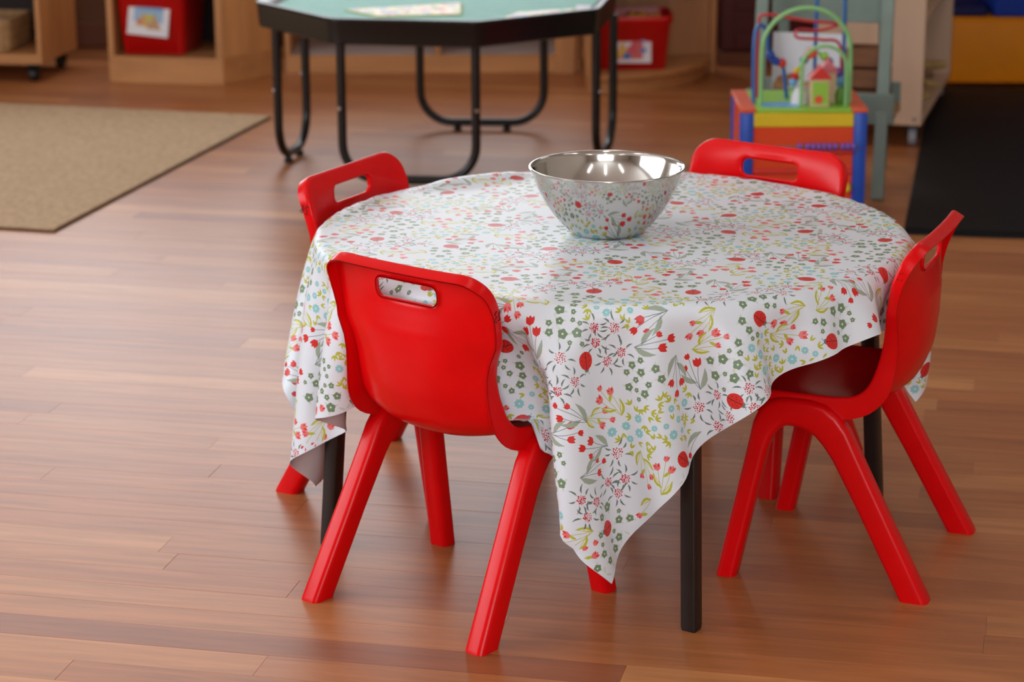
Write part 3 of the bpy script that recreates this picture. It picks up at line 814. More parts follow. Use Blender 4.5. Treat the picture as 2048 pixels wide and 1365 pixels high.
[-2385,24,18,11,3,-4,-12,-19,-25,-30,-34,-35,-37,-36,-28,-20,-5,6,9,13,6,50,56,56,58,56,57,57,57,56,57,57,56,57,56,57,56,57,56,57,56,56,57,56,56,57,56,56,56,57,56,56,56,56,56,56,57,56,56,56,56,56,56,56,56,56,56,56,56,56,57,52,52,52,50,39,32,25,27,30,30],
[-2338,12,4,-2,-10,-18,-24,-30,-33,-36,-37,-39,-35,-28,-20,-8,1,10,11,14,10,4,61,57,57,56,57,57,56,57,57,56,57,57,56,57,56,57,56,57,56,57,56,57,56,56,57,56,56,56,56,57,56,56,56,56,56,56,57,56,56,56,56,56,55,56,56,57,56,56,55,53,52,52,52,48,42,34,28,23,26],
[-2314,-2,-9,-17,-23,-28,-33,-36,-38,-39,-38,-34,-27,-19,-8,2,10,14,19,24,0,-5,6,65,56,57,57,57,57,56,57,57,56,57,56,57,56,57,56,57,56,57,56,57,56,56,57,56,56,56,56,57,56,56,56,56,56,56,57,56,56,56,56,55,56,56,56,57,56,55,54,52,52,52,52,52,49,44,38,30,25],
[-2315,-17,-22,-28,-32,-36,-38,-39,-39,-38,-33,-25,-17,-6,4,13,18,25,27,17,-5,-19,-3,14,65,56,57,56,56,57,57,56,57,57,56,57,56,57,57,56,57,56,57,56,57,56,56,57,56,56,56,56,57,56,56,56,56,56,56,57,56,56,56,55,56,56,56,56,58,58,59,47,48,50,51,52,52,50,47,41,34],
[-2344,-28,-32,-35,-38,-39,-39,-39,-37,-31,-23,-14,-3,7,17,23,29,32,21,5,-16,-24,-1,-1,20,62,55,57,57,56,57,57,56,57,56,57,57,56,57,56,57,56,57,56,57,56,56,57,56,56,56,56,57,56,56,56,56,56,56,57,56,56,55,56,56,55,57,58,58,59,59,57,44,44,47,50,51,53,51,49,44],
[-2394,-36,-37,-38,-39,-39,-39,-35,-29,-20,-11,1,10,20,27,33,35,26,10,-10,-22,-12,-11,0,-1,23,60,55,57,57,56,56,57,57,56,57,57,56,57,57,56,57,56,57,56,57,56,57,56,56,56,56,57,56,56,56,57,56,55,57,56,56,55,56,55,56,60,61,58,59,59,59,52,44,39,44,48,50,53,53,50],
[-2458,-38,-39,-38,-39,-38,-33,-26,-17,-7,5,15,23,30,35,37,28,15,-3,-19,-12,-4,-5,-20,-11,1,32,58,56,56,57,57,56,57,57,56,57,57,56,57,56,57,57,56,57,56,56,57,56,56,56,57,56,56,57,56,57,56,56,55,56,56,55,55,56,61,60,58,59,59,59,60,57,51,42,37,41,46,49,52,53],
[-2526,-38,-39,-39,-35,-31,-23,-13,-3,9,18,27,33,38,37,29,19,3,-10,-10,-4,-9,-14,-17,-22,-22,30,33,48,60,55,57,57,56,57,56,57,57,56,57,57,56,57,57,56,57,56,57,56,56,56,57,56,57,57,56,57,57,56,55,54,55,55,57,61,61,62,56,58,59,59,59,59,56,49,41,34,39,44,48,51],
[-2594,-39,-37,-34,-28,-20,-9,2,14,22,30,36,39,38,29,20,8,-3,-7,-7,-13,-18,-25,-30,-35,-6,32,38,32,32,61,57,57,56,57,57,56,57,57,56,57,57,56,57,57,56,56,57,56,57,56,57,56,57,57,57,56,56,55,55,55,54,61,61,59,61,61,62,53,56,58,60,59,59,55,48,40,32,37,42,46],
[-2663,-36,-31,-25,-16,-4,6,18,26,33,38,41,37,30,21,10,2,-6,-11,-17,-23,-30,-35,-40,-21,10,33,41,35,26,32,44,61,56,57,56,57,56,57,57,56,57,57,57,56,57,56,57,56,56,57,57,57,56,57,56,55,58,55,55,56,64,61,59,60,59,62,63,58,51,55,57,59,60,58,55,47,40,31,35,39],
[-2726,-30,-21,-11,0,11,22,29,37,40,42,37,30,21,11,2,-7,-13,-21,-27,-33,-39,-42,-29,-4,21,40,47,27,24,32,33,33,48,59,57,56,57,56,57,57,57,56,57,56,57,56,57,56,57,56,57,57,57,57,57,56,55,56,63,65,66,67,47,55,58,62,63,62,55,49,53,57,59,60,58,54,48,39,31,34],
[-2782,-16,-6,5,16,26,33,39,42,42,38,29,21,10,1,-8,-17,-25,-30,-37,-40,-44,-33,-14,10,33,50,39,21,31,43,43,20,27,32,41,58,59,56,56,57,57,57,57,56,56,57,56,56,56,58,59,57,58,57,54,58,61,69,63,67,72,66,49,43,53,58,62,64,60,52,47,52,56,60,60,58,54,47,40,33],
[-2818,-1,11,21,29,37,41,45,41,37,28,20,9,-1,-11,-20,-29,-33,-40,-41,-45,-35,-18,3,24,43,49,29,32,47,56,40,5,26,17,34,41,39,45,56,58,58,56,56,56,57,57,58,58,59,57,56,56,59,63,61,55,65,72,65,69,71,67,54,39,43,53,59,64,63,57,49,46,52,56,59,60,58,54,48,40],
[-2832,17,25,33,40,44,45,41,36,27,17,7,-4,-14,-24,-33,-36,-42,-45,-41,-37,-21,-2,20,36,49,38,38,47,57,56,34,10,21,-5,23,37,37,50,48,47,47,51,51,54,56,57,59,61,62,63,63,65,42,60,64,57,69,66,73,70,69,67,59,44,34,44,54,61,64,61,55,47,44,51,56,60,60,58,54,49],
[-2822,31,37,42,45,46,40,34,25,15,4,-8,-18,-28,-35,-40,-42,-43,-44,-35,-23,-5,16,33,44,47,41,48,56,62,50,28,16,3,-16,18,34,46,66,34,36,36,41,54,56,55,56,64,65,69,60,64,67,23,49,63,60,70,68,69,72,70,69,61,50,34,34,46,56,63,63,60,52,43,45,51,56,59,61,58,55],
[-2788,40,43,46,44,39,32,23,11,-1,-12,-23,-31,-37,-41,-43,-42,-43,-37,-23,-5,14,30,43,47,46,49,57,62,57,42,25,7,-13,-15,19,37,56,71,44,21,44,11,43,56,53,60,75,67,76,55,70,56,14,35,57,63,70,72,65,69,72,69,65,55,41,27,35,49,59,64,62,58,49,41,44,51,57,59,61,59],
[-2733,41,41,41,37,29,20,7,-5,-18,-27,-34,-40,-41,-39,-42,-44,-35,-22,-6,12,29,40,48,49,51,56,61,61,52,35,16,-7,-24,-7,24,40,65,73,50,24,36,-6,28,53,52,66,81,71,76,57,67,48,10,24,49,62,70,73,67,64,70,71,68,60,47,31,24,39,52,61,64,61,55,46,39,45,52,57,59,61],
[-2682,38,37,33,27,16,4,-11,-23,-31,-37,-40,-39,-36,-43,-42,-35,-22,-6,12,27,40,46,51,53,55,61,62,57,45,27,5,-19,-27,1,26,48,72,73,52,33,19,-14,15,47,54,70,80,80,74,63,59,41,14,10,41,58,70,74,69,61,66,70,70,65,54,38,20,28,43,55,62,64,59,52,44,38,46,52,57,60],
[-2644,33,32,25,14,0,-16,-27,-36,-39,-40,-38,-32,-43,-41,-34,-21,-4,12,26,38,45,50,54,55,60,63,61,51,37,17,-8,-33,-18,10,28,55,76,73,53,33,9,-20,8,41,55,69,81,81,77,65,55,37,8,7,34,54,68,73,71,63,60,68,71,68,59,46,27,16,33,47,58,64,62,57,49,41,39,47,53,57],
[-2641,45,29,14,-1,-20,-32,-39,-41,-40,-38,-34,-35,-42,-33,-19,-2,13,25,36,43,49,53,56,59,63,62,57,46,27,7,-23,-38,-5,16,30,61,78,73,54,30,0,-25,1,41,54,67,80,80,80,68,52,33,7,1,26,49,66,73,72,65,57,64,69,71,65,51,35,15,21,38,51,61,63,61,55,46,37,42,48,53],
[-2664,65,36,-4,-20,-38,-43,-44,-40,-38,-37,-37,-38,-29,-14,4,13,25,32,40,46,50,56,60,62,64,60,53,37,18,-6,-35,-34,16,19,22,66,79,75,54,26,-10,-26,-8,50,53,56,80,79,81,71,51,28,5,-1,18,44,62,72,73,66,59,59,66,71,69,58,42,22,12,27,42,55,62,63,60,51,43,37,43,49],
],
[
[-2786,53,57,54,42,23,5,-18,-34,-47,-48,-37,-17,9,31,52,64,62,46,22,-4,-32,-50,-60,-49,-26,0,32,56,74,79,78,65,46,20,-11,-25,-2,23,53,72,59,20,7,33,63,75,80,78,79,79,81,77,66,46,19,36,66,69,70,75,68,70,74,75,75,75,76,76,78,80,77,78,78,42,-6,-30,-42,-36,-23,-6],
[-2821,43,54,59,50,38,20,-2,-20,-37,-49,-46,-28,-8,17,39,57,64,54,34,11,-17,-41,-57,-52,-32,-8,22,49,68,78,78,66,49,27,-1,-22,-2,24,52,70,62,30,10,34,61,71,79,76,81,71,81,77,66,48,21,45,66,70,76,71,69,73,75,74,73,74,76,77,75,77,78,78,59,16,-18,-40,-33,-18,4,29],
[-2850,33,47,58,56,48,34,15,-5,-24,-40,-51,-39,-21,1,25,45,61,59,46,23,-2,-27,-49,-56,-38,-14,12,41,62,75,78,67,50,34,8,-17,-1,25,51,68,64,40,15,34,60,67,77,76,77,66,81,77,68,48,25,55,66,73,76,69,73,75,73,71,73,76,76,74,77,76,72,60,42,3,-27,-39,-15,6,28,45],
[-2865,18,36,52,58,55,44,30,11,-9,-27,-43,-48,-34,-13,8,31,51,61,54,35,13,-13,-37,-54,-44,-20,4,31,55,71,78,67,50,39,19,-2,-9,28,50,63,67,47,21,39,61,60,73,79,64,69,78,79,70,45,35,64,66,75,72,73,75,72,69,72,77,75,73,76,76,72,60,43,18,0,-37,-16,10,31,46,53],
[-2863,-3,23,42,53,58,52,42,26,7,-12,-31,-45,-43,-28,-7,15,38,53,60,46,25,2,-23,-44,-49,-28,-2,23,46,66,76,67,48,41,26,15,-9,31,53,55,66,52,31,47,61,56,66,79,58,69,73,79,72,42,50,65,72,75,72,75,73,67,71,76,75,72,75,77,71,61,44,21,6,-17,-8,15,35,48,54,55],
[-2838,-30,4,30,43,54,57,50,38,23,4,-16,-33,-46,-38,-22,0,21,43,55,55,37,16,-8,-32,-47,-34,-9,15,38,57,73,69,36,48,18,37,4,38,59,48,57,54,47,57,60,57,57,67,67,66,68,71,74,47,61,68,74,73,75,74,66,68,75,76,72,74,77,72,60,46,22,-3,6,8,24,41,51,55,54,54],
[-2799,-53,-17,13,30,46,54,55,47,36,19,1,-18,-35,-44,-34,-16,6,26,46,56,47,29,5,-16,-38,-40,-15,11,31,47,64,69,30,49,22,38,30,51,57,52,51,56,59,58,59,60,61,61,63,64,65,64,65,63,67,67,74,74,74,68,65,73,76,73,74,76,72,61,41,30,5,13,22,34,45,54,55,54,52,52],
[-2792,-44,-28,-3,17,34,47,53,53,45,33,17,-3,-20,-35,-42,-29,-11,11,31,48,54,39,18,-2,-24,-39,-22,9,31,37,51,66,31,44,37,42,49,57,61,61,60,59,59,59,60,60,59,60,60,59,59,58,62,67,68,65,71,71,73,65,70,75,73,75,75,74,59,50,15,23,26,33,42,50,55,55,53,51,49,48],
[-2750,-58,-40,-18,2,21,36,47,52,52,43,31,14,-5,-21,-36,-39,-25,-5,15,35,49,48,30,9,-9,-27,-31,7,34,37,39,50,45,44,60,60,60,59,59,60,60,60,59,59,60,59,60,60,60,59,59,60,59,59,59,61,71,70,69,69,70,74,74,75,74,66,32,53,18,34,40,47,53,56,55,53,49,48,44,41],
[-2696,-59,-56,-38,-16,6,23,37,47,53,50,41,28,12,-7,-23,-34,-36,-20,-1,20,37,48,41,18,1,-14,-28,7,37,41,43,44,63,59,60,60,60,60,59,60,60,60,59,60,59,60,60,59,60,60,59,59,59,60,59,60,59,60,69,69,69,71,74,74,75,57,22,39,43,48,52,55,56,55,52,49,47,43,37,38],
[-2669,-30,-55,-55,-36,-13,6,24,37,47,52,49,39,26,9,-7,-23,-35,-31,-16,4,23,39,45,28,5,-6,-17,20,36,41,62,61,60,60,61,60,59,60,60,60,60,60,59,60,59,60,60,59,60,59,60,59,59,60,59,59,60,60,60,60,69,69,71,70,75,51,30,52,46,54,57,56,54,52,50,49,44,39,34,31],
[-2644,-14,-40,-55,-50,-34,-13,6,24,38,47,52,46,38,22,8,-9,-23,-32,-28,-10,8,25,40,37,-5,12,0,32,53,62,60,60,60,60,60,60,60,60,60,60,60,60,59,60,60,59,60,59,60,60,59,59,60,59,59,60,59,60,60,60,60,62,66,67,71,41,53,55,58,56,56,53,50,52,53,47,41,33,29,33],
[-2632,-3,-19,-39,-54,-48,-32,-13,5,24,38,47,51,45,34,21,5,-10,-21,-31,-22,-6,12,27,37,9,12,26,62,60,59,61,60,60,61,60,60,60,60,60,60,59,60,60,60,59,60,60,59,60,59,60,59,60,59,59,60,59,60,59,60,60,60,61,61,62,59,57,58,57,56,52,50,53,56,51,43,34,27,31,37],
[-2596,-35,-8,-4,-43,-52,-46,-32,-14,5,24,38,48,49,42,32,17,3,-11,-19,-25,-17,2,16,26,18,37,63,60,59,61,60,60,61,60,60,60,60,60,60,60,60,59,60,60,59,60,60,59,60,59,60,59,60,59,60,59,60,59,60,60,60,60,60,60,61,59,58,58,56,53,51,55,56,54,46,36,28,32,37,43],
[-2531,-55,-18,1,-26,-47,-51,-45,-33,-15,6,25,38,47,47,40,28,13,-1,-9,-16,-21,-5,14,18,43,62,60,61,60,60,60,61,60,60,60,60,60,60,60,60,60,60,60,59,60,60,59,60,60,59,60,59,60,59,59,60,59,60,60,59,60,60,61,60,60,60,59,57,55,52,55,56,55,50,39,29,32,39,44,48],
[-2492,-20,-37,-21,-11,-35,-49,-50,-45,-34,-15,7,27,39,45,46,36,22,5,-7,-8,-13,-4,9,44,63,60,60,61,60,60,61,60,60,60,60,61,60,60,59,60,60,60,60,59,60,60,59,60,60,59,60,59,60,59,60,59,60,59,60,60,60,60,60,60,60,60,59,57,54,55,56,55,52,42,31,35,40,44,48,48],
[-2421,-22,-36,-34,-25,-23,-43,-49,-50,-46,-34,-14,9,29,38,43,43,33,14,-6,-15,-1,0,41,63,59,61,60,61,60,61,60,60,61,60,60,60,60,60,60,60,60,60,59,60,60,60,59,60,59,60,60,59,60,59,59,60,59,60,60,59,60,60,60,60,60,60,60,59,56,55,55,54,44,35,36,42,45,48,49,48],
[-2364,-15,-29,-38,-37,-33,-26,-51,-48,-50,-46,-34,-11,14,30,34,38,43,26,-8,-2,-2,33,63,59,61,60,61,60,61,60,60,61,60,60,60,60,60,60,60,60,60,60,59,60,60,60,59,60,59,60,59,60,59,60,59,60,60,59,60,60,59,60,60,60,60,60,59,60,58,54,55,48,38,40,44,46,48,48,48,45],
[-2361,16,-5,-29,-38,-39,-31,-49,-46,-45,-50,-47,-34,-6,22,30,27,31,42,9,-3,19,66,59,61,60,61,60,61,60,60,61,60,60,60,60,61,60,60,60,60,59,60,60,60,60,59,60,60,59,60,59,60,59,60,59,60,59,60,60,59,60,60,60,59,60,60,60,59,60,57,53,44,41,44,46,48,48,46,43,41],
[-2382,42,30,-10,-31,-39,-43,-42,-45,-47,-47,-50,-49,-28,10,26,32,17,23,23,19,63,60,60,61,60,61,60,60,61,60,60,60,60,61,60,60,60,60,60,60,60,59,60,60,60,59,60,60,59,60,59,60,59,60,59,60,59,60,60,59,60,60,59,60,60,60,59,60,60,60,53,47,43,45,47,47,44,40,42,42],
[-2401,48,54,20,-18,-33,-39,-44,-47,-43,-48,-48,-52,-45,-12,16,33,30,22,20,52,59,61,60,60,60,61,60,61,60,60,60,61,60,60,60,60,60,60,60,60,60,60,60,60,59,60,60,59,60,60,59,60,59,60,59,60,59,60,59,60,60,59,60,60,60,59,60,60,59,60,60,50,45,44,47,42,41,43,44,44],
[-2375,34,46,44,-12,-22,-32,-40,-43,-48,-47,-53,-50,-44,-26,3,28,31,25,36,63,60,60,61,60,60,61,60,60,60,61,60,60,60,60,61,60,60,60,59,60,60,60,60,60,59,60,60,59,60,60,59,60,59,60,59,60,59,60,59,60,60,59,60,60,59,60,60,59,60,60,60,56,46,47,43,43,44,44,45,44],
[-2336,47,32,25,-13,-14,-22,-31,-36,-44,-46,-52,-51,-47,-36,-9,24,33,23,64,59,61,60,60,60,61,60,60,61,60,60,60,61,60,60,60,60,60,60,60,60,60,60,60,59,60,60,59,60,60,59,60,59,60,59,60,60,59,60,59,60,59,60,60,59,60,60,59,60,60,59,60,61,52,47,44,44,44,44,44,43],
[-2285,32,-13,30,-7,-6,-12,-20,-28,-37,-40,-45,-50,-51,-41,-26,24,33,45,61,60,60,61,60,60,61,60,60,60,61,60,60,60,60,60,60,60,60,60,60,60,60,60,60,59,60,60,59,60,60,59,60,59,60,60,59,60,59,60,59,60,59,60,60,59,60,59,60,60,59,60,60,60,58,47,46,45,43,42,40,42],
[-2236,11,-34,16,-7,0,-4,-11,-16,-30,-36,-39,-41,-44,-42,-44,18,32,63,60,61,60,60,60,61,60,60,60,61,60,60,60,61,60,60,60,60,60,60,60,60,60,60,59,60,60,60,59,60,60,59,60,59,60,59,60,59,60,59,60,60,59,60,59,60,59,60,60,59,60,60,60,59,61,51,47,42,38,42,44,45],
[-2183,-30,-35,-9,0,-1,0,-3,-7,-19,-29,-38,-52,-46,-41,-21,18,46,60,60,61,60,60,60,61,60,60,60,60,61,60,60,60,60,60,60,60,60,60,60,60,60,60,60,59,60,60,59,60,60,59,60,59,60,59,60,59,60,60,59,60,59,60,59,60,59,60,59,60,60,59,60,60,60,56,42,43,45,45,46,45],
[-2123,-44,-47,-24,-15,-8,-4,0,-2,-9,-19,-29,-42,-53,-38,-11,12,59,59,61,60,60,60,61,60,60,60,61,60,60,60,60,61,60,60,60,60,60,60,60,60,60,59,60,60,60,59,60,60,59,60,60,59,60,59,60,59,60,59,60,59,60,59,60,59,60,60,59,60,59,60,60,60,59,60,50,44,44,45,44,45],
[-2087,-41,-45,-34,-27,-18,-13,-8,-2,-2,-10,-20,-31,-41,-47,-9,31,60,60,60,61,60,60,61,60,60,60,60,61,60,60,60,60,60,60,60,60,60,60,60,60,60,60,59,60,60,60,59,60,60,59,60,59,60,59,60,59,60,59,60,59,60,59,60,59,60,59,60,59,60,60,59,60,60,60,55,48,46,45,44,45],
[-2043,-40,-42,-40,-35,-29,-26,-15,-10,-4,-2,-13,-30,-43,-21,-9,52,59,60,60,60,60,61,60,60,60,61,60,60,60,60,60,61,60,60,60,60,60,60,60,60,59,60,60,60,60,59,60,60,59,60,60,59,60,59,60,59,60,59,60,59,60,59,60,59,60,59,60,59,60,59,60,60,60,59,59,49,47,48,46,46],
[-1984,-40,-44,-43,-41,-40,-32,-26,-19,-14,-8,-5,-22,-37,-8,0,65,60,60,61,60,60,60,61,60,60,60,61,60,60,60,60,60,60,60,60,60,60,60,60,60,60,60,59,60,60,60,59,60,60,59,60,59,60,59,60,59,60,59,60,59,60,59,60,59,60,59,60,59,60,59,60,59,60,60,60,51,50,49,46,45],
[-1921,-39,-44,-45,-45,-43,-40,-35,-29,-23,-17,-12,-11,-18,-9,22,62,61,60,61,60,61,60,60,60,61,60,60,60,60,61,60,60,60,60,60,60,60,60,60,60,60,59,60,60,60,59,60,60,59,60,60,59,60,59,60,59,60,59,60,59,60,59,60,59,60,59,59,60,59,60,59,60,60,60,59,55,50,47,42,40],
[-1851,-45,-44,-45,-44,-44,-44,-42,-37,-31,-23,-16,-12,-9,-8,42,60,60,61,61,60,60,61,60,60,60,61,60,60,60,60,60,60,61,60,60,60,59,60,60,60,60,60,60,59,60,60,59,60,60,59,60,60,59,60,59,60,59,60,59,60,59,59,60,59,60,59,60,59,59,60,59,60,59,60,59,58,48,38,26,36],
[-1791,-42,-43,-44,-44,-44,-44,-43,-43,-39,-32,-21,-13,-7,-8,57,60,61,60,61,60,61,60,60,61,60,60,60,61,60,60,60,60,60,60,60,60,60,60,60,60,60,60,59,60,60,60,59,60,60,59,60,59,60,60,59,60,59,60,59,59,60,59,60,59,60,59,59,60,59,60,59,60,59,60,59,60,40,24,27,30],
[-1748,-36,-38,-39,-41,-42,-43,-43,-43,-43,-39,-33,-15,-7,-4,67,60,61,60,61,60,61,60,60,61,60,60,60,60,61,60,60,60,60,60,60,60,60,60,60,59,60,60,60,60,59,60,60,59,60,60,59,60,59,60,59,60,59,60,59,60,59,60,59,59,60,59,60,59,60,59,59,60,59,59,60,59,34,27,29,28],
[-1734,-25,-29,-32,-35,-37,-38,-40,-40,-41,-42,-41,-29,-5,7,65,61,61,61,60,61,60,60,61,60,60,61,60,60,60,60,60,60,60,60,60,60,60,60,60,60,60,60,60,59,60,60,60,59,60,59,60,60,59,60,59,60,59,60,59,60,59,60,59,59,60,59,60,59,59,60,59,60,59,59,60,59,44,31,24,26],
[-1759,-8,-16,-22,-25,-29,-32,-34,-35,-37,-38,-40,-43,-6,23,60,61,61,60,61,60,60,61,60,60,60,61,60,60,60,60,60,60,60,60,60,60,60,60,60,60,60,59,60,60,60,59,60,60,59,60,60,59,60,59,60,59,60,59,60,59,60,59,59,60,59,60,59,59,60,59,60,59,59,60,59,59,48,36,30,27],
[-1808,2,-6,-9,-15,-19,-23,-26,-29,-31,-37,-44,-28,-5,32,59,60,60,61,60,61,60,60,61,60,60,60,60,61,60,60,60,60,60,60,60,60,60,60,60,59,60,60,60,60,59,60,60,60,59,60,59,60,60,59,60,59,60,59,60,59,60,59,59,60,59,60,59,59,60,59,60,59,59,60,59,59,53,37,30,24],
[-1847,-4,-4,-5,-7,-14,-16,-17,-20,-17,-23,-30,-25,0,39,58,60,61,60,60,60,61,60,60,60,60,60,61,60,60,60,60,60,60,60,60,60,60,59,60,60,60,60,60,59,60,60,59,60,60,59,60,60,59,60,59,60,59,60,59,60,59,60,59,59,60,59,60,59,59,60,59,59,60,59,60,59,55,35,15,16],
[-1828,-25,-11,-11,-12,-13,-13,-15,-16,-16,-15,-11,0,7,43,58,59,60,61,60,60,60,60,61,60,60,60,60,60,60,60,60,60,60,60,60,60,60,60,60,60,60,60,59,60,60,60,59,60,60,59,60,60,59,60,59,60,59,60,59,60,59,60,59,59,60,59,60,59,59,60,59,59,60,59,60,59,57,35,26,19],
[-1779,-40,-19,-15,-14,-13,-13,-12,-11,-10,-7,-2,4,4,45,59,60,60,60,60,60,60,60,60,60,60,60,60,60,60,60,60,60,60,60,60,60,60,60,60,60,60,59,60,60,60,59,60,60,59,60,60,59,60,59,60,60,59,60,59,59,60,59,60,59,59,60,59,60,59,59,60,59,59,60,59,59,58,35,25,18],
[-1749,-29,-16,-14,-13,-13,-11,-11,-8,-7,-4,-2,0,3,45,59,60,60,60,60,60,60,60,60,60,60,60,60,60,60,60,60,60,60,60,60,60,60,60,60,59,60,60,60,60,59,60,60,60,59,60,60,59,60,59,60,60,59,60,59,59,60,59,60,59,60,59,59,60,59,59,60,59,59,60,59,59,58,33,6,10],
[-1680,-35,-18,-14,-12,-12,-11,-10,-9,-9,-8,-7,0,7,44,59,60,60,60,60,60,59,60,60,60,60,60,60,60,60,60,60,60,60,60,60,60,60,60,59,60,60,60,60,60,59,60,60,59,60,60,59,60,60,59,60,59,60,59,60,59,60,59,60,59,59,60,59,59,60,59,59,59,60,59,59,59,58,32,21,11],
[-1625,-26,-13,-12,-11,-10,-11,-9,-10,-8,-9,-9,-11,2,41,59,60,60,60,60,59,60,60,60,60,60,60,60,60,60,60,60,60,60,60,60,60,60,59,60,60,60,60,60,59,60,60,60,59,60,60,59,60,60,59,60,59,60,59,60,59,60,59,60,59,59,60,59,59,60,59,59,60,59,59,59,59,56,33,19,10],
[-1567,-11,-11,-10,-10,-11,-11,-10,-10,-11,-13,-19,-13,4,38,58,60,60,60,59,60,60,60,60,60,60,60,59,60,60,60,60,60,60,60,60,60,59,60,60,60,60,60,59,60,60,60,59,60,60,60,59,60,59,60,60,59,60,59,60,59,60,59,60,59,59,60,59,59,59,60,59,59,59,59,59,59,52,32,0,2],
[-1491,-10,-11,-11,-13,-12,-11,-13,-13,-17,-21,-19,-11,8,32,60,59,60,60,59,60,60,60,60,60,59,60,60,60,60,60,60,60,60,60,60,59,60,60,60,60,60,59,60,60,60,60,59,60,60,59,60,60,59,60,60,59,60,59,60,59,60,59,60,59,59,60,59,59,60,59,59,59,60,59,59,58,47,33,13,6],
[-1420,-13,-13,-14,-14,-13,-14,-14,-13,-14,-15,-16,-18,-1,34,59,60,60,59,60,60,60,59,60,60,60,60,60,59,60,60,60,60,60,60,60,59,60,60,60,60,60,59,60,60,60,60,59,60,60,59,60,60,59,60,60,59,60,59,60,59,60,59,60,59,59,60,59,59,60,59,59,59,59,59,60,57,44,25,14,8],
[-1371,-14,-15,-15,-16,-16,-16,-14,-14,-14,-15,-28,-7,17,34,59,59,60,59,60,60,60,59,60,60,60,60,59,60,60,60,60,60,60,59,60,60,60,60,60,60,59,60,60,60,60,59,60,60,60,59,60,60,59,60,60,59,60,59,60,59,60,59,60,59,60,59,59,60,59,59,59,59,60,59,59,59,32,1,2,0],
[-1341,-16,-18,-18,-18,-18,-19,-21,-29,-1,-9,-10,5,29,38,55,59,60,60,60,59,60,60,60,59,60,60,60,60,59,60,60,60,60,60,59,60,60,60,60,60,60,59,60,60,60,60,59,60,60,59,60,60,60,59,60,59,60,60,59,60,59,60,59,59,60,59,59,60,59,59,59,59,59,59,59,60,22,11,-1,-3],
[-1328,-27,-22,-20,-22,-21,-21,-25,-14,-1,4,19,17,36,40,47,59,60,60,60,59,60,60,59,60,60,60,60,59,60,60,60,60,60,59,60,60,60,60,60,59,60,60,60,60,60,59,60,60,60,59,60,60,60,59,60,59,60,60,59,60,59,60,59,60,59,59,60,59,59,59,59,60,59,59,58,54,15,-5,-18,-13],
[-1360,-21,-22,-24,-24,-19,-14,-8,3,10,16,26,34,38,40,39,61,60,60,60,60,59,60,60,60,59,60,60,60,59,60,60,60,60,60,59,60,60,60,60,60,59,60,60,60,60,60,59,60,60,60,59,60,60,59,60,60,59,60,59,60,59,60,59,60,59,59,60,59,59,59,59,59,59,60,58,45,-4,-10,-10,-10],
[-1396,-24,-21,-19,-13,-7,1,7,16,21,27,33,37,36,35,35,60,60,60,60,60,59,60,60,59,60,60,60,60,59,60,60,60,60,59,60,60,60,60,60,59,60,60,60,60,60,59,60,60,60,60,59,60,60,59,60,60,59,60,60,59,60,59,60,59,59,60,59,59,59,60,59,59,59,59,61,31,13,-4,-14,-7],
[-1433,-18,-13,-7,0,7,14,20,24,29,32,33,35,33,36,40,50,60,60,60,60,60,59,60,60,59,60,60,60,59,60,60,60,60,60,59,60,60,60,60,60,59,60,60,60,60,60,59,60,60,60,60,59,60,60,59,60,60,59,60,59,60,59,60,59,60,59,59,60,59,59,59,59,59,58,58,20,18,8,-1,-5],
[-1457,-7,1,7,13,19,24,27,31,31,33,32,33,34,33,37,43,61,60,60,60,60,59,60,60,59,60,60,60,59,60,60,60,60,59,60,60,60,60,60,59,60,60,60,60,60,59,60,60,60,60,59,60,60,60,59,60,60,59,60,60,59,60,59,60,59,59,60,59,59,59,59,59,59,59,43,21,11,8,3,-9],
[-1459,8,14,20,24,28,30,31,32,32,33,32,32,31,35,34,35,57,60,60,60,60,59,60,60,59,60,60,60,59,60,60,60,60,60,59,60,60,60,60,60,59,60,60,60,60,60,60,59,60,60,60,60,59,60,60,60,59,60,59,60,60,59,60,59,60,59,59,59,60,59,59,58,58,61,26,11,9,7,5,-8],
[-1432,21,25,29,30,31,32,31,32,30,30,30,33,36,34,29,35,46,60,60,60,60,59,60,60,59,60,60,60,59,60,60,60,60,59,60,60,60,60,60,59,60,60,60,60,60,60,59,60,60,60,60,60,59,60,60,60,59,60,60,59,60,59,60,59,60,59,59,60,59,59,59,59,58,46,2,-18,0,23,17,12],
[-1379,30,31,32,31,31,30,29,28,27,31,34,36,35,28,30,35,37,60,60,60,60,59,60,60,59,60,60,60,60,59,60,60,60,60,59,60,60,60,60,60,60,59,60,60,60,60,60,60,60,59,60,60,60,60,59,60,60,59,60,60,59,60,60,59,59,60,59,59,60,59,58,58,60,17,-18,-26,-14,8,15,24],
[-1309,32,31,30,29,27,26,25,29,33,35,37,35,31,30,32,30,37,48,61,60,59,60,60,60,59,60,60,60,59,60,60,60,60,59,60,60,60,60,60,60,59,60,60,60,60,60,60,60,59,60,60,60,60,60,59,60,60,59,60,60,59,60,60,59,60,59,59,60,59,59,59,58,44,-1,-15,-29,-31,-10,2,13],
[-1238,29,28,26,24,22,27,31,35,37,37,35,33,32,31,30,27,35,44,58,60,59,60,60,60,60,59,60,60,60,59,60,60,60,60,60,59,60,60,60,60,60,60,60,59,60,60,60,60,60,60,60,60,59,60,60,60,59,60,60,60,59,60,59,60,60,59,59,60,59,59,58,60,17,-17,-29,-25,-23,-19,-11,-3],
[-1178,25,22,20,26,29,35,36,38,37,34,33,30,29,26,23,30,43,48,48,62,59,60,60,60,59,60,60,60,59,60,60,60,60,60,59,60,60,60,60,60,60,59,60,60,60,60,60,60,60,60,60,59,60,60,60,60,59,60,60,60,59,60,60,59,60,59,60,59,59,59,61,37,12,-30,-25,-23,-22,-22,-19,-15],
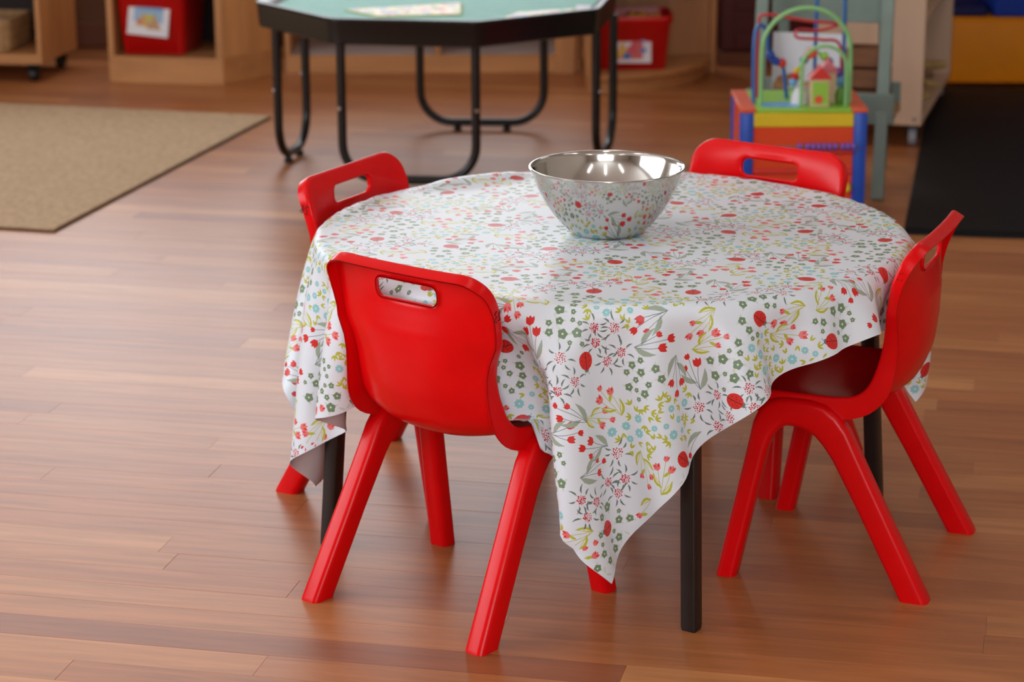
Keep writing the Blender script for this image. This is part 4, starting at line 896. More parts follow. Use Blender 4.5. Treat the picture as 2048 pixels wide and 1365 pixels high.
[-1134,19,25,29,33,37,38,37,37,33,30,27,25,21,21,30,39,48,49,51,54,61,59,60,60,60,59,60,60,60,60,59,60,60,60,60,60,59,60,60,60,60,60,60,60,60,60,60,60,59,60,60,60,60,60,60,59,60,60,60,59,60,60,60,59,60,59,60,59,59,59,49,23,19,-13,-32,-28,-26,-24,-24,-22],
[-1096,28,33,36,38,38,38,34,31,27,24,20,18,20,31,38,47,48,50,51,50,59,59,60,60,60,59,60,60,60,60,59,60,60,60,60,59,60,60,60,60,60,60,60,60,59,60,60,60,60,60,60,60,60,60,60,59,60,60,60,59,60,60,60,59,60,60,59,59,59,61,22,24,17,3,-18,-26,-30,-29,-27,-26],
[-1044,36,39,38,38,36,32,28,23,19,16,13,23,31,40,45,49,50,49,51,52,53,60,60,59,60,60,60,59,60,60,60,60,59,60,60,60,60,59,60,60,60,60,60,60,60,60,60,60,60,60,60,60,60,60,59,60,60,60,59,60,60,60,60,59,60,59,59,59,64,30,20,21,20,11,-4,-17,-24,-29,-30,-29],
[-979,39,39,36,33,29,24,19,14,9,16,24,34,41,46,49,50,49,50,47,53,53,55,60,59,60,60,60,59,60,60,60,59,60,60,60,60,59,60,60,60,60,60,60,60,60,60,60,60,60,60,60,60,60,59,60,60,60,60,59,60,60,60,60,60,59,59,59,61,33,19,24,20,20,16,8,-4,-14,-22,-27,-30],
[-910,37,34,29,24,20,14,8,9,17,27,36,43,47,50,49,49,46,45,50,55,53,55,57,60,60,60,59,60,60,59,60,60,60,59,60,60,60,60,60,59,60,60,60,60,60,60,60,61,60,60,60,60,60,59,60,60,60,59,60,60,60,60,60,59,60,58,62,32,0,-1,33,31,27,23,18,8,-2,-11,-19,-25],
[-849,30,25,20,15,9,5,9,21,30,39,45,48,50,49,47,44,42,48,54,55,52,55,56,58,60,59,60,60,60,59,60,60,60,59,60,60,60,60,59,60,60,60,60,60,60,60,60,60,60,60,61,60,59,60,60,60,60,59,60,60,60,60,60,60,59,61,33,3,2,-19,17,35,37,33,28,20,11,2,-8,-16],
[-803,20,15,10,5,3,14,24,33,42,47,49,50,47,46,41,40,46,53,55,53,54,54,55,58,61,60,59,60,59,60,60,59,60,60,60,59,60,60,60,60,59,60,60,60,60,61,60,60,60,60,60,60,61,59,60,60,59,60,60,60,59,61,60,58,65,27,4,4,-16,-11,4,25,38,41,38,31,24,15,6,-3],
[-779,10,6,0,9,18,28,37,44,48,50,49,47,43,40,38,45,51,55,54,54,54,54,55,55,58,61,60,60,60,59,60,59,60,60,60,59,60,60,60,59,60,60,60,60,60,60,60,61,60,60,60,60,60,60,60,59,60,60,59,61,59,60,60,65,27,14,-9,-10,-3,-14,-3,13,28,39,45,40,35,27,20,10],
[-776,0,5,13,22,32,40,46,50,50,49,45,41,37,38,44,50,54,55,54,54,54,54,54,54,53,62,63,62,59,60,59,60,60,59,60,60,59,60,60,60,60,59,60,60,60,61,60,60,60,60,60,60,60,60,60,59,60,60,59,61,59,61,55,30,25,16,-21,-18,-11,-9,-7,4,18,31,41,46,43,37,32,24],
[-785,8,17,26,36,43,48,50,50,48,43,39,36,37,44,50,53,54,55,54,54,53,52,48,45,62,62,62,63,65,59,59,60,60,59,60,60,59,60,60,60,59,60,60,60,60,60,60,60,60,60,60,60,59,59,61,60,61,60,58,59,63,38,31,34,27,18,-8,-28,-23,-16,-11,-4,9,20,33,42,48,44,40,34],
[-782,21,30,39,45,50,51,49,46,42,37,33,38,44,49,53,54,55,54,54,51,48,44,38,57,65,63,59,63,66,65,64,60,60,59,60,59,60,60,59,60,60,60,59,60,60,60,60,60,60,59,59,61,59,61,60,60,57,58,59,57,29,31,36,30,30,21,2,-19,-33,-26,-19,-12,-2,10,23,34,43,48,46,42],
[-761,34,41,48,51,51,48,45,39,34,33,38,44,50,53,54,55,53,52,49,45,40,34,51,64,66,60,57,65,66,64,65,67,63,59,60,60,59,60,59,60,60,59,60,60,60,59,60,59,60,60,60,60,60,57,58,58,58,59,34,25,22,20,51,42,34,25,11,-8,-26,-34,-29,-21,-12,-1,12,23,35,43,48,46],
[-723,45,50,51,50,47,43,36,32,32,39,45,50,53,55,54,53,49,46,41,35,30,48,62,67,63,55,60,67,64,59,57,71,69,69,68,59,59,60,60,60,60,59,60,60,59,59,59,59,60,60,58,59,56,57,62,53,46,25,25,22,5,23,48,55,44,34,20,2,-16,-30,-37,-31,-22,-12,0,13,24,35,43,46],
[-670,51,52,49,45,40,34,29,33,40,46,50,54,55,53,51,47,42,36,32,26,45,61,67,65,59,55,64,63,55,45,61,77,69,73,69,65,68,66,62,59,59,60,60,60,59,59,58,58,57,58,59,59,56,45,48,54,37,-8,26,11,11,21,44,57,54,45,30,13,-5,-21,-36,-38,-32,-22,-11,0,14,25,34,42],
[-609,50,48,43,37,31,28,34,41,47,52,54,55,52,48,42,38,30,18,33,45,59,67,67,62,55,60,61,55,44,43,67,74,72,77,72,67,67,62,63,65,66,63,64,61,60,59,58,55,53,51,47,46,68,50,41,54,29,-24,1,14,13,21,38,54,61,54,42,25,7,-12,-27,-38,-40,-32,-23,-11,2,13,25,34],
[-551,45,41,34,29,28,36,43,48,53,54,54,50,44,38,31,25,19,25,46,59,67,68,64,57,55,59,55,44,37,53,69,74,77,75,74,69,63,43,71,70,69,70,61,59,60,59,50,47,40,53,46,44,78,63,45,49,27,-21,-18,-1,10,19,34,48,61,61,52,37,20,0,-17,-32,-41,-40,-32,-22,-11,2,13,25],
[-503,36,33,27,32,38,44,49,54,54,52,47,40,32,23,20,8,31,46,60,68,69,65,58,55,55,54,45,34,44,60,72,76,76,75,75,67,56,33,66,77,66,80,69,58,61,54,30,44,28,58,40,58,80,72,55,45,27,-7,-29,-18,-1,12,28,43,57,64,60,48,33,13,-6,-22,-36,-43,-41,-31,-22,-10,1,13],
[-483,37,35,36,40,46,51,53,53,49,42,34,25,14,0,22,31,48,61,69,69,66,60,54,53,52,45,37,36,52,66,74,77,73,77,74,66,44,29,62,76,72,81,75,61,61,46,11,40,26,56,45,65,81,77,63,48,27,1,-24,-32,-15,2,19,37,51,63,66,58,44,26,6,-11,-27,-39,-45,-40,-31,-21,-9,0],
[-454,40,41,43,47,51,53,51,45,36,28,17,4,-6,19,36,50,63,69,70,67,60,55,52,49,46,39,33,44,59,70,76,76,72,77,73,61,33,29,60,72,79,80,79,66,60,42,2,19,33,49,55,70,80,80,69,53,30,7,-18,-37,-28,-10,9,28,45,59,68,64,54,39,20,0,-17,-32,-41,-46,-39,-30,-20,-11],
[-412,44,45,48,51,52,49,40,30,20,9,-1,-13,13,39,53,65,70,71,67,62,56,51,49,45,40,32,38,52,65,73,77,70,75,77,72,55,23,29,59,73,81,78,81,69,60,43,8,0,24,47,60,72,81,81,73,57,36,10,-13,-33,-39,-22,-3,18,38,53,65,69,62,50,33,13,-6,-22,-35,-44,-45,-38,-29,-21],
[-351,40,46,50,51,46,35,24,12,4,-5,-10,-5,38,56,67,71,71,68,63,58,52,49,45,41,33,33,45,58,69,76,74,67,78,76,71,49,14,29,59,74,81,77,81,70,62,47,8,-9,14,44,62,74,81,81,76,63,41,15,-9,-30,-42,-33,-14,6,28,47,61,69,68,58,45,26,7,-12,-27,-39,-46,-43,-36,-29],
[-281,34,43,50,45,30,17,5,-3,-9,-8,-4,4,67,71,75,70,69,64,60,55,50,46,39,35,31,38,50,64,74,76,69,69,75,75,73,42,10,26,58,76,80,77,81,65,60,59,8,-14,3,40,63,76,81,81,80,67,47,19,-6,-26,-42,-40,-26,-6,17,39,56,67,71,65,55,38,21,-1,-17,-32,-42,-46,-42,-35],
],
[
[511,58,56,57,60,62,61,60,59,56,57,59,59,59,55,52,47,49,52,53,52,50,46,44,47,48,46,39,31,22,17,19,25,27,28,28,28,27,23,14,3,10,23,29,17,-2,-14,-20,-20,-20,-15,-9,-17,-21,-24,-24,-24,-27,-29,-28,-31,-34,-34,-33,-33,-33,-33,-32,-31,-29,-28,-30,-27,-26,-47,-66,-67,-65,-64,-65,-64],
[563,60,57,56,58,60,61,61,60,59,56,58,59,59,58,54,50,48,50,53,53,51,49,45,46,48,47,41,34,25,18,20,24,27,28,27,29,27,23,14,4,8,20,28,17,0,-11,-18,-21,-17,-19,-9,-16,-21,-24,-24,-25,-28,-28,-29,-33,-34,-33,-33,-34,-34,-32,-31,-30,-29,-29,-29,-29,-39,-58,-67,-65,-66,-66,-65,-67],
[614,61,59,56,57,59,60,61,61,60,58,56,59,59,59,57,53,49,49,52,53,52,50,47,45,48,48,43,37,28,21,19,24,27,28,27,28,27,23,14,6,7,17,26,17,0,-6,-16,-21,-17,-19,-11,-16,-20,-24,-24,-26,-28,-29,-31,-33,-33,-33,-34,-35,-34,-30,-30,-30,-29,-29,-31,-39,-50,-62,-68,-65,-65,-66,-66,-63],
[664,62,61,58,56,57,60,60,61,61,60,58,57,59,59,58,56,51,49,51,53,53,51,48,47,47,48,45,39,31,24,19,24,28,27,27,27,28,23,14,8,6,14,23,16,0,-2,-13,-20,-18,-18,-14,-14,-20,-24,-25,-26,-28,-29,-33,-33,-33,-34,-36,-34,-31,-29,-30,-30,-30,-32,-39,-46,-58,-65,-68,-66,-64,-64,-62,-61],
[713,63,62,60,58,56,58,60,61,61,60,59,58,58,59,59,58,54,51,50,52,53,52,50,48,47,48,46,41,35,26,20,24,28,27,27,26,29,22,13,11,7,12,20,11,-2,4,-8,-19,-17,-17,-18,-14,-19,-24,-25,-27,-28,-32,-33,-32,-34,-37,-35,-31,-30,-30,-29,-30,-33,-38,-46,-56,-62,-67,-64,-64,-62,-63,-60,-60],
[764,61,64,62,60,57,56,59,60,60,61,60,59,58,59,60,58,56,54,50,51,53,53,51,49,47,49,47,43,37,29,22,25,26,29,25,28,27,21,9,16,10,11,14,5,-1,3,1,-14,-17,-17,-18,-19,-17,-23,-24,-28,-30,-32,-32,-34,-37,-36,-33,-29,-30,-29,-31,-34,-39,-46,-55,-66,-61,-61,-60,-60,-60,-61,-60,-60],
[819,55,63,63,62,60,57,57,59,60,60,61,60,59,59,59,59,58,56,52,51,52,53,52,51,48,48,48,44,39,34,25,24,26,29,26,27,27,15,9,14,14,10,6,3,1,-1,-2,-6,-10,-14,-15,-16,-19,-23,-27,-28,-31,-32,-33,-36,-38,-34,-30,-29,-29,-31,-35,-38,-48,-52,-63,-60,-58,-58,-59,-60,-61,-61,-60,-61],
[863,60,63,64,63,62,59,57,58,59,60,60,61,60,59,59,60,59,57,55,52,51,53,52,52,49,48,49,46,39,37,29,24,29,27,26,25,23,15,6,0,0,0,0,0,0,0,0,0,0,0,0,-7,-19,-26,-27,-25,-32,-34,-33,-36,-36,-32,-31,-29,-31,-34,-43,-44,-58,-56,-55,-55,-56,-57,-59,-61,-62,-62,-62,-62],
[916,57,61,64,64,63,61,59,58,58,59,60,61,60,60,59,60,59,59,57,54,52,52,53,52,51,48,49,46,39,37,36,29,27,29,19,5,0,-1,1,1,1,-1,-4,0,0,0,1,5,2,1,-2,-4,-2,-1,-5,-27,-34,-33,-34,-36,-36,-31,-30,-33,-32,-40,-52,-43,-57,-54,-55,-55,-57,-59,-61,-62,-63,-62,-63,-63],
[969,57,59,63,65,64,62,61,59,57,58,60,60,60,60,60,60,60,59,59,56,53,52,53,53,51,50,48,47,38,35,33,35,14,6,3,2,-4,-4,-1,-1,0,-1,0,0,0,0,0,1,2,1,1,0,1,-3,-2,-1,0,-21,-41,-36,-35,-39,-31,-33,-31,-46,-52,-51,-50,-53,-54,-56,-59,-62,-63,-63,-64,-63,-64,-64],
[1026,54,57,60,64,64,64,62,61,59,57,59,59,60,61,60,60,60,60,59,58,55,54,52,53,52,50,50,45,37,37,21,4,2,4,-1,-2,-5,-2,0,0,0,0,0,0,0,0,0,0,0,0,1,1,0,0,0,0,0,-2,0,-22,-43,-37,-37,-39,-28,-48,-51,-51,-51,-54,-57,-60,-62,-63,-63,-62,-64,-64,-64,-64],
[1086,49,53,58,63,66,64,64,62,61,58,58,58,60,60,60,61,60,60,60,60,57,55,53,52,50,52,51,43,34,2,0,5,-1,0,-2,-2,0,0,0,0,0,0,0,0,0,0,0,0,0,0,0,0,0,0,0,1,1,2,0,-1,-4,-30,-40,-40,-37,-46,-49,-52,-53,-58,-60,-62,-65,-62,-62,-63,-64,-64,-65,-64],
[1148,48,49,52,60,64,66,64,64,62,61,58,58,59,59,60,61,60,61,60,60,59,57,55,52,52,51,54,16,3,-2,-1,0,0,0,0,0,0,0,0,0,0,0,0,0,0,0,0,0,0,0,0,0,0,0,0,0,0,2,4,1,2,-5,-14,-31,-42,-50,-53,-55,-58,-60,-62,-64,-62,-59,-62,-64,-65,-64,-64,-64],
[1206,54,47,43,56,63,65,66,65,64,62,61,58,58,58,60,61,61,60,61,60,61,58,56,54,52,54,13,0,-4,-3,0,0,0,0,0,0,0,0,0,0,0,0,0,0,0,0,0,0,0,0,0,0,0,0,0,0,0,0,1,3,4,2,-2,-11,-38,-46,-50,-55,-58,-62,-64,-60,-59,-61,-64,-64,-65,-64,-65,-64],
[1247,69,50,41,51,59,63,66,65,66,64,62,60,59,58,59,60,60,61,61,60,61,60,56,54,56,9,0,-2,-5,0,0,0,0,0,0,0,0,0,0,0,0,0,0,0,0,0,0,0,0,0,0,0,0,0,0,0,0,0,0,0,2,3,2,-1,-6,-41,-52,-52,-60,-63,-59,-58,-60,-63,-64,-65,-64,-65,-64,-65],
[1286,68,63,50,44,55,62,64,66,66,66,65,63,59,58,58,59,61,62,61,60,60,60,57,56,6,1,-3,-3,0,0,0,0,0,0,0,0,0,0,0,0,0,0,0,0,0,0,0,0,0,0,0,0,0,0,0,0,0,0,0,0,0,0,2,2,2,-6,-41,-55,-60,-60,-57,-59,-63,-65,-64,-65,-65,-64,-65,-65],
[1308,75,74,59,52,50,58,63,65,65,66,67,65,62,59,59,58,60,61,61,60,62,60,60,4,1,-2,-2,0,0,0,0,0,0,0,0,0,0,0,0,0,0,0,0,0,0,0,0,0,0,0,0,0,0,0,0,0,0,0,0,0,0,0,0,0,2,-1,-1,-46,-60,-57,-58,-63,-64,-64,-65,-65,-65,-65,-64,-66],
[1338,76,76,66,62,55,52,62,63,65,65,68,68,65,61,60,59,58,60,61,61,61,65,7,0,-3,-1,0,0,0,0,0,0,0,0,0,0,0,0,0,0,0,0,0,0,0,0,0,0,0,0,0,0,0,0,0,0,0,0,0,0,0,0,0,0,0,1,3,-4,-53,-58,-60,-64,-65,-64,-65,-65,-66,-65,-66,-67],
[1383,60,74,73,68,63,53,63,62,63,63,65,69,68,63,61,61,60,59,60,61,68,13,1,-2,-2,0,0,0,0,0,0,0,0,0,0,0,0,0,0,0,0,0,0,0,0,0,0,0,0,0,0,0,0,0,0,0,0,0,0,0,0,0,0,0,0,0,4,0,-7,-60,-60,-65,-64,-65,-66,-66,-65,-67,-67,-67],
[1429,49,65,76,74,68,64,57,66,63,60,62,66,72,67,62,59,64,61,60,64,24,2,-2,-2,0,0,0,0,0,0,0,0,0,0,0,0,0,0,0,0,0,0,0,0,0,0,0,0,0,0,0,0,0,0,0,0,0,0,0,0,0,0,0,0,0,0,1,3,2,-16,-66,-66,-63,-66,-66,-67,-66,-67,-67,-67],
[1475,45,53,75,70,74,70,67,63,64,64,62,59,67,71,65,58,60,62,62,44,3,0,-3,0,0,0,0,0,0,0,0,0,0,0,0,0,0,0,0,0,0,0,0,0,0,0,0,0,0,0,0,0,0,0,0,0,0,0,0,0,0,0,0,0,0,0,0,3,3,-3,-30,-69,-66,-64,-67,-67,-66,-67,-67,-68],
[1508,51,59,92,34,71,75,70,69,64,63,55,63,68,74,70,61,59,58,63,5,-1,-1,0,0,0,0,0,0,0,0,0,0,0,0,0,0,0,0,0,0,0,0,0,0,0,0,0,0,0,0,0,0,0,0,0,0,0,0,0,0,0,0,0,0,0,0,0,0,4,3,-7,-50,-66,-66,-66,-67,-67,-68,-67,-68],
[1710,0,0,0,46,75,78,75,72,68,67,60,59,66,73,73,62,57,63,26,0,0,0,0,0,0,0,0,0,0,0,0,0,0,0,0,0,0,0,0,0,0,0,0,0,0,0,0,0,0,0,0,0,0,0,0,0,0,0,0,0,0,0,0,0,0,0,0,0,1,6,0,-15,-63,-66,-68,-68,-68,-68,-69,-69],
[1710,0,0,0,57,77,80,78,76,73,70,68,63,61,69,76,64,55,53,0,0,0,0,0,0,0,0,0,0,0,0,0,0,0,0,0,0,0,0,0,0,0,0,0,0,0,0,0,0,0,0,0,0,0,0,0,0,0,0,0,0,0,0,0,0,0,0,0,0,0,3,2,-5,-36,-65,-66,-68,-70,-70,-71,-70],
[1710,0,0,0,66,78,81,79,79,76,74,70,71,68,67,69,65,59,19,-1,0,0,0,0,0,0,0,0,0,0,0,0,0,0,0,0,0,0,0,0,0,0,0,0,0,0,0,0,0,0,0,0,0,0,0,0,0,0,0,0,0,0,0,0,0,0,0,0,0,0,0,3,0,-7,-63,-65,-71,-72,-69,-69,-67],
[1710,0,0,0,75,80,80,81,81,79,76,72,63,67,71,79,68,48,3,-2,-1,0,0,0,0,0,0,0,0,0,0,0,0,0,0,0,0,0,0,0,0,0,0,0,0,0,0,0,0,0,0,0,0,0,0,0,0,0,0,0,0,0,0,0,0,0,0,0,0,0,0,1,3,-2,-36,-69,-69,-68,-67,-65,-65],
[1710,0,0,15,69,80,81,80,81,81,79,76,71,62,73,78,73,25,2,-5,-1,0,0,0,0,0,0,0,0,0,0,0,0,0,0,0,0,0,0,0,0,0,0,0,0,0,0,0,0,0,0,0,0,0,0,0,0,0,0,0,0,0,0,0,0,0,0,0,0,0,0,0,3,1,-9,-60,-65,-67,-65,-65,-65],
[1557,56,97,26,70,79,80,81,81,81,81,80,76,70,68,77,69,9,-1,-6,-1,0,0,0,0,0,0,0,0,0,0,0,0,0,0,0,0,0,0,0,0,0,0,0,0,0,0,0,0,0,0,0,0,0,0,0,0,0,0,0,0,0,0,0,0,0,0,0,0,0,0,0,0,3,-3,-38,-56,-62,-63,-64,-64],
[1551,58,74,64,74,77,77,80,81,81,81,81,76,69,81,78,47,10,-4,-5,-1,0,0,0,0,0,0,0,0,0,0,0,0,0,0,0,0,0,0,0,0,0,0,0,0,0,0,0,0,0,0,0,0,0,0,0,0,0,0,0,0,0,0,0,0,0,0,0,0,0,0,0,0,0,0,-17,-57,-59,-57,-60,-61],
[1585,57,64,68,69,72,76,78,79,81,81,82,78,75,80,85,23,4,-3,-4,0,0,0,0,0,0,0,0,0,0,0,0,0,0,0,0,0,0,0,0,0,0,0,0,0,0,0,0,0,0,0,0,0,0,0,0,0,0,0,0,0,0,0,0,0,0,0,0,0,0,0,0,0,0,0,-2,-53,-52,-57,-60,-62],
[1629,54,62,64,63,67,71,74,78,79,80,81,81,80,80,84,6,3,-4,-2,0,0,0,0,0,0,0,0,0,0,0,0,0,0,0,0,0,0,0,0,0,0,0,0,0,0,0,0,0,0,0,0,0,0,0,0,0,0,0,0,0,0,0,0,0,0,0,0,0,0,0,0,0,0,0,0,-39,-50,-60,-65,-67],
[1663,63,61,63,62,62,65,70,73,77,79,81,82,81,80,68,4,0,-3,-1,0,0,0,0,0,0,0,0,0,0,0,0,0,0,0,0,0,0,0,0,0,0,0,0,0,0,0,0,0,0,0,0,0,0,0,0,0,0,0,0,0,0,0,0,0,0,0,0,0,0,0,0,0,0,2,0,-24,-56,-69,-75,-70],
[1690,66,66,65,64,63,62,63,67,72,76,80,82,82,80,52,3,0,-3,0,0,0,0,0,0,0,0,0,0,0,0,0,0,0,0,0,0,0,0,0,0,0,0,0,0,0,0,0,0,0,0,0,0,0,0,0,0,0,0,0,0,0,0,0,0,0,0,0,0,0,0,0,0,0,7,-3,-12,-67,-76,-75,-74],
[1698,72,71,69,68,67,66,65,65,65,70,77,82,82,84,29,3,-1,-2,0,0,0,0,0,0,0,0,0,0,0,0,0,0,0,0,0,0,0,0,0,0,0,0,0,0,0,0,0,0,0,0,0,0,0,0,0,0,0,0,0,0,0,0,0,0,0,0,0,0,0,0,0,0,0,9,1,-11,-71,-75,-74,-74],
[1692,77,75,74,72,71,70,70,68,68,66,68,78,82,87,12,3,-1,-2,0,0,0,0,0,0,0,0,0,0,0,0,0,0,0,0,0,0,0,0,0,0,0,0,0,0,0,0,0,0,0,0,0,0,0,0,0,0,0,0,0,0,0,0,0,0,0,0,0,0,0,0,0,0,0,6,5,-11,-57,-72,-78,-76],
[1675,80,79,78,77,75,74,73,72,72,71,69,69,81,82,7,1,-3,-2,0,0,0,0,0,0,0,0,0,0,0,0,0,0,0,0,0,0,0,0,0,0,0,0,0,0,0,0,0,0,0,0,0,0,0,0,0,0,0,0,0,0,0,0,0,0,0,0,0,0,0,0,0,0,0,3,6,-9,-48,-67,-73,-75],
[1660,78,79,80,79,78,77,77,75,75,70,67,78,82,75,6,0,-4,-2,0,0,0,0,0,0,0,0,0,0,0,0,0,0,0,0,0,0,0,0,0,0,0,0,0,0,0,0,0,0,0,0,0,0,0,0,0,0,0,0,0,0,0,0,0,0,0,0,0,0,0,0,0,0,0,0,5,-5,-39,-65,-74,-77],
[1645,78,78,79,79,78,79,78,78,78,78,74,78,81,69,7,-1,-4,-2,0,0,0,0,0,0,0,0,0,0,0,0,0,0,0,0,0,0,0,0,0,0,0,0,0,0,0,0,0,0,0,0,0,0,0,0,0,0,0,0,0,0,0,0,0,0,0,0,0,0,0,0,0,0,0,0,4,-4,-31,-67,-80,-78],
[1631,75,78,79,79,79,79,79,79,79,80,83,84,81,65,6,0,-4,-2,0,0,0,0,0,0,0,0,0,0,0,0,0,0,0,0,0,0,0,0,0,0,0,0,0,0,0,0,0,0,0,0,0,0,0,0,0,0,0,0,0,0,0,0,0,0,0,0,0,0,0,0,0,0,0,0,1,-1,-27,-66,-75,-77],
[1633,64,77,78,80,79,80,81,80,82,82,84,83,82,65,5,1,-5,-1,0,0,0,0,0,0,0,0,0,0,0,0,0,0,0,0,0,0,0,0,0,0,0,0,0,0,0,0,0,0,0,0,0,0,0,0,0,0,0,0,0,0,0,0,0,0,0,0,0,0,0,0,0,0,0,0,1,-1,-24,-66,-76,-78],
[1619,72,78,79,79,81,81,81,82,82,83,83,83,82,65,6,0,-4,-2,0,0,0,0,0,0,0,0,0,0,0,0,0,0,0,0,0,0,0,0,0,0,0,0,0,0,0,0,0,0,0,0,0,0,0,0,0,0,0,0,0,0,0,0,0,0,0,0,0,0,0,0,0,0,0,0,4,-4,-25,-67,-81,-79],
[1638,56,76,79,80,80,81,81,82,81,83,82,85,82,64,8,-1,-5,-2,0,0,0,0,0,0,0,0,0,0,0,0,0,0,0,0,0,0,0,0,0,0,0,0,0,0,0,0,0,0,0,0,0,0,0,0,0,0,0,0,0,0,0,0,0,0,0,0,0,0,0,0,0,0,0,0,2,-2,-27,-67,-76,-79],
[1627,69,79,80,80,81,81,81,81,82,81,80,80,81,67,10,-1,-6,-3,0,0,0,0,0,0,0,0,0,0,0,0,0,0,0,0,0,0,0,0,0,0,0,0,0,0,0,0,0,0,0,0,0,0,0,0,0,0,0,0,0,0,0,0,0,0,0,0,0,0,0,0,0,0,0,0,4,-4,-33,-65,-77,-79],
[1624,78,81,81,80,80,80,81,80,80,79,75,79,82,70,12,-2,-7,-3,0,0,0,0,0,0,0,0,0,0,0,0,0,0,0,0,0,0,0,0,0,0,0,0,0,0,0,0,0,0,0,0,0,0,0,0,0,0,0,0,0,0,0,0,0,0,0,0,0,0,0,0,0,0,0,1,7,-8,-40,-66,-81,-80],
[1635,77,80,80,79,79,79,79,79,76,74,76,80,82,74,11,0,-6,-4,0,0,0,0,0,0,0,0,0,0,0,0,0,0,0,0,0,0,0,0,0,0,0,0,0,0,0,0,0,0,0,0,0,0,0,0,0,0,0,0,0,0,0,0,0,0,0,0,0,0,0,0,0,0,0,3,5,-8,-49,-66,-77,-79],
[1639,76,79,78,78,79,78,78,78,78,78,76,76,79,74,13,2,-6,-3,0,0,0,0,0,0,0,0,0,0,0,0,0,0,0,0,0,0,0,0,0,0,0,0,0,0,0,0,0,0,0,0,0,0,0,0,0,0,0,0,0,0,0,0,0,0,0,0,0,0,0,0,0,0,0,5,3,-8,-56,-72,-77,-78],
[1634,76,79,77,78,77,77,78,77,78,77,72,79,82,71,19,5,-4,-2,0,0,0,0,0,0,0,0,0,0,0,0,0,0,0,0,0,0,0,0,0,0,0,0,0,0,0,0,0,0,0,0,0,0,0,0,0,0,0,0,0,0,0,0,0,0,0,0,0,0,0,0,0,0,1,7,1,-12,-67,-79,-78,-78],
[1624,75,77,77,77,77,76,77,74,78,77,78,80,77,68,38,3,-2,-1,0,0,0,0,0,0,0,0,0,0,0,0,0,0,0,0,0,0,0,0,0,0,0,0,0,0,0,0,0,0,0,0,0,0,0,0,0,0,0,0,0,0,0,0,0,0,0,0,0,0,0,0,0,0,3,6,-2,-20,-73,-77,-80,-79],
[1609,75,74,76,76,76,76,75,78,78,79,81,79,73,66,59,1,0,-1,0,0,0,0,0,0,0,0,0,0,0,0,0,0,0,0,0,0,0,0,0,0,0,0,0,0,0,0,0,0,0,0,0,0,0,0,0,0,0,0,0,0,0,0,0,0,0,0,0,0,0,0,0,0,5,5,-6,-33,-76,-78,-78,-78],
[1582,78,74,76,76,76,77,79,79,79,79,79,76,71,69,75,5,1,-1,0,0,0,0,0,0,0,0,0,0,0,0,0,0,0,0,0,0,0,0,0,0,0,0,0,0,0,0,0,0,0,0,0,0,0,0,0,0,0,0,0,0,0,0,0,0,0,0,0,0,0,0,0,0,7,3,-10,-49,-77,-78,-78,-79],
[1557,75,77,76,78,78,79,79,79,79,78,76,72,73,73,75,26,2,-2,0,0,0,0,0,0,0,0,0,0,0,0,0,0,0,0,0,0,0,0,0,0,0,0,0,0,0,0,0,0,0,0,0,0,0,0,0,0,0,0,0,0,0,0,0,0,0,0,0,0,0,0,0,0,4,-1,-8,-66,-73,-77,-80,-77],
[1532,77,77,78,78,79,79,78,78,77,77,74,74,74,74,70,54,3,-2,-1,0,0,0,0,0,0,0,0,0,0,0,0,0,0,0,0,0,0,0,0,0,0,0,0,0,0,0,0,0,0,0,0,0,0,0,0,0,0,0,0,0,0,0,0,0,0,0,0,0,0,0,0,1,4,-4,-29,-69,-70,-74,-75,-75],
[1509,78,78,78,79,78,78,78,76,76,75,74,75,74,73,73,72,8,1,-2,-1,0,0,0,0,0,0,0,0,0,0,0,0,0,0,0,0,0,0,0,0,0,0,0,0,0,0,0,0,0,0,0,0,0,0,0,0,0,0,0,0,0,0,0,0,0,0,0,0,0,0,0,5,3,-8,-54,-67,-73,-74,-75,-76],
[1488,78,78,78,77,77,76,76,75,74,74,74,73,73,74,72,74,39,4,-2,-2,0,0,0,0,0,0,0,0,0,0,0,0,0,0,0,0,0,0,0,0,0,0,0,0,0,0,0,0,0,0,0,0,0,0,0,0,0,0,0,0,0,0,0,0,0,0,0,0,0,0,3,7,-1,-21,-67,-73,-73,-73,-74,-76],
[1467,78,77,76,76,75,75,74,73,74,73,73,73,74,73,71,72,74,5,0,-3,0,0,0,0,0,0,0,0,0,0,0,0,0,0,0,0,0,0,0,0,0,0,0,0,0,0,0,0,0,0,0,0,0,0,0,0,0,0,0,0,0,0,0,0,0,0,0,0,0,1,7,4,-8,-48,-72,-71,-72,-72,-72,-74],
[1444,76,75,75,74,74,73,73,73,73,73,73,74,73,69,72,73,75,38,3,-2,-1,0,0,0,0,0,0,0,0,0,0,0,0,0,0,0,0,0,0,0,0,0,0,0,0,0,0,0,0,0,0,0,0,0,0,0,0,0,0,0,0,0,0,0,0,0,0,0,0,2,9,-1,-19,-73,-71,-69,-71,-73,-73,-72],
[1417,74,74,73,74,73,72,73,73,73,73,73,73,71,72,72,71,72,73,5,0,-1,0,0,0,0,0,0,0,0,0,0,0,0,0,0,0,0,0,0,0,0,0,0,0,0,0,0,0,0,0,0,0,0,0,0,0,0,0,0,0,0,0,0,0,0,0,0,0,0,4,4,-8,-47,-71,-73,-70,-68,-72,-72,-73],
[1385,74,73,72,73,73,72,73,73,73,73,72,72,72,72,71,71,70,67,49,0,0,0,0,0,0,0,0,0,0,0,0,0,0,0,0,0,0,0,0,0,0,0,0,0,0,0,0,0,0,0,0,0,0,0,0,0,0,0,0,0,0,0,0,0,0,0,0,0,0,5,-2,-21,-67,-71,-70,-70,-70,-71,-71,-72],
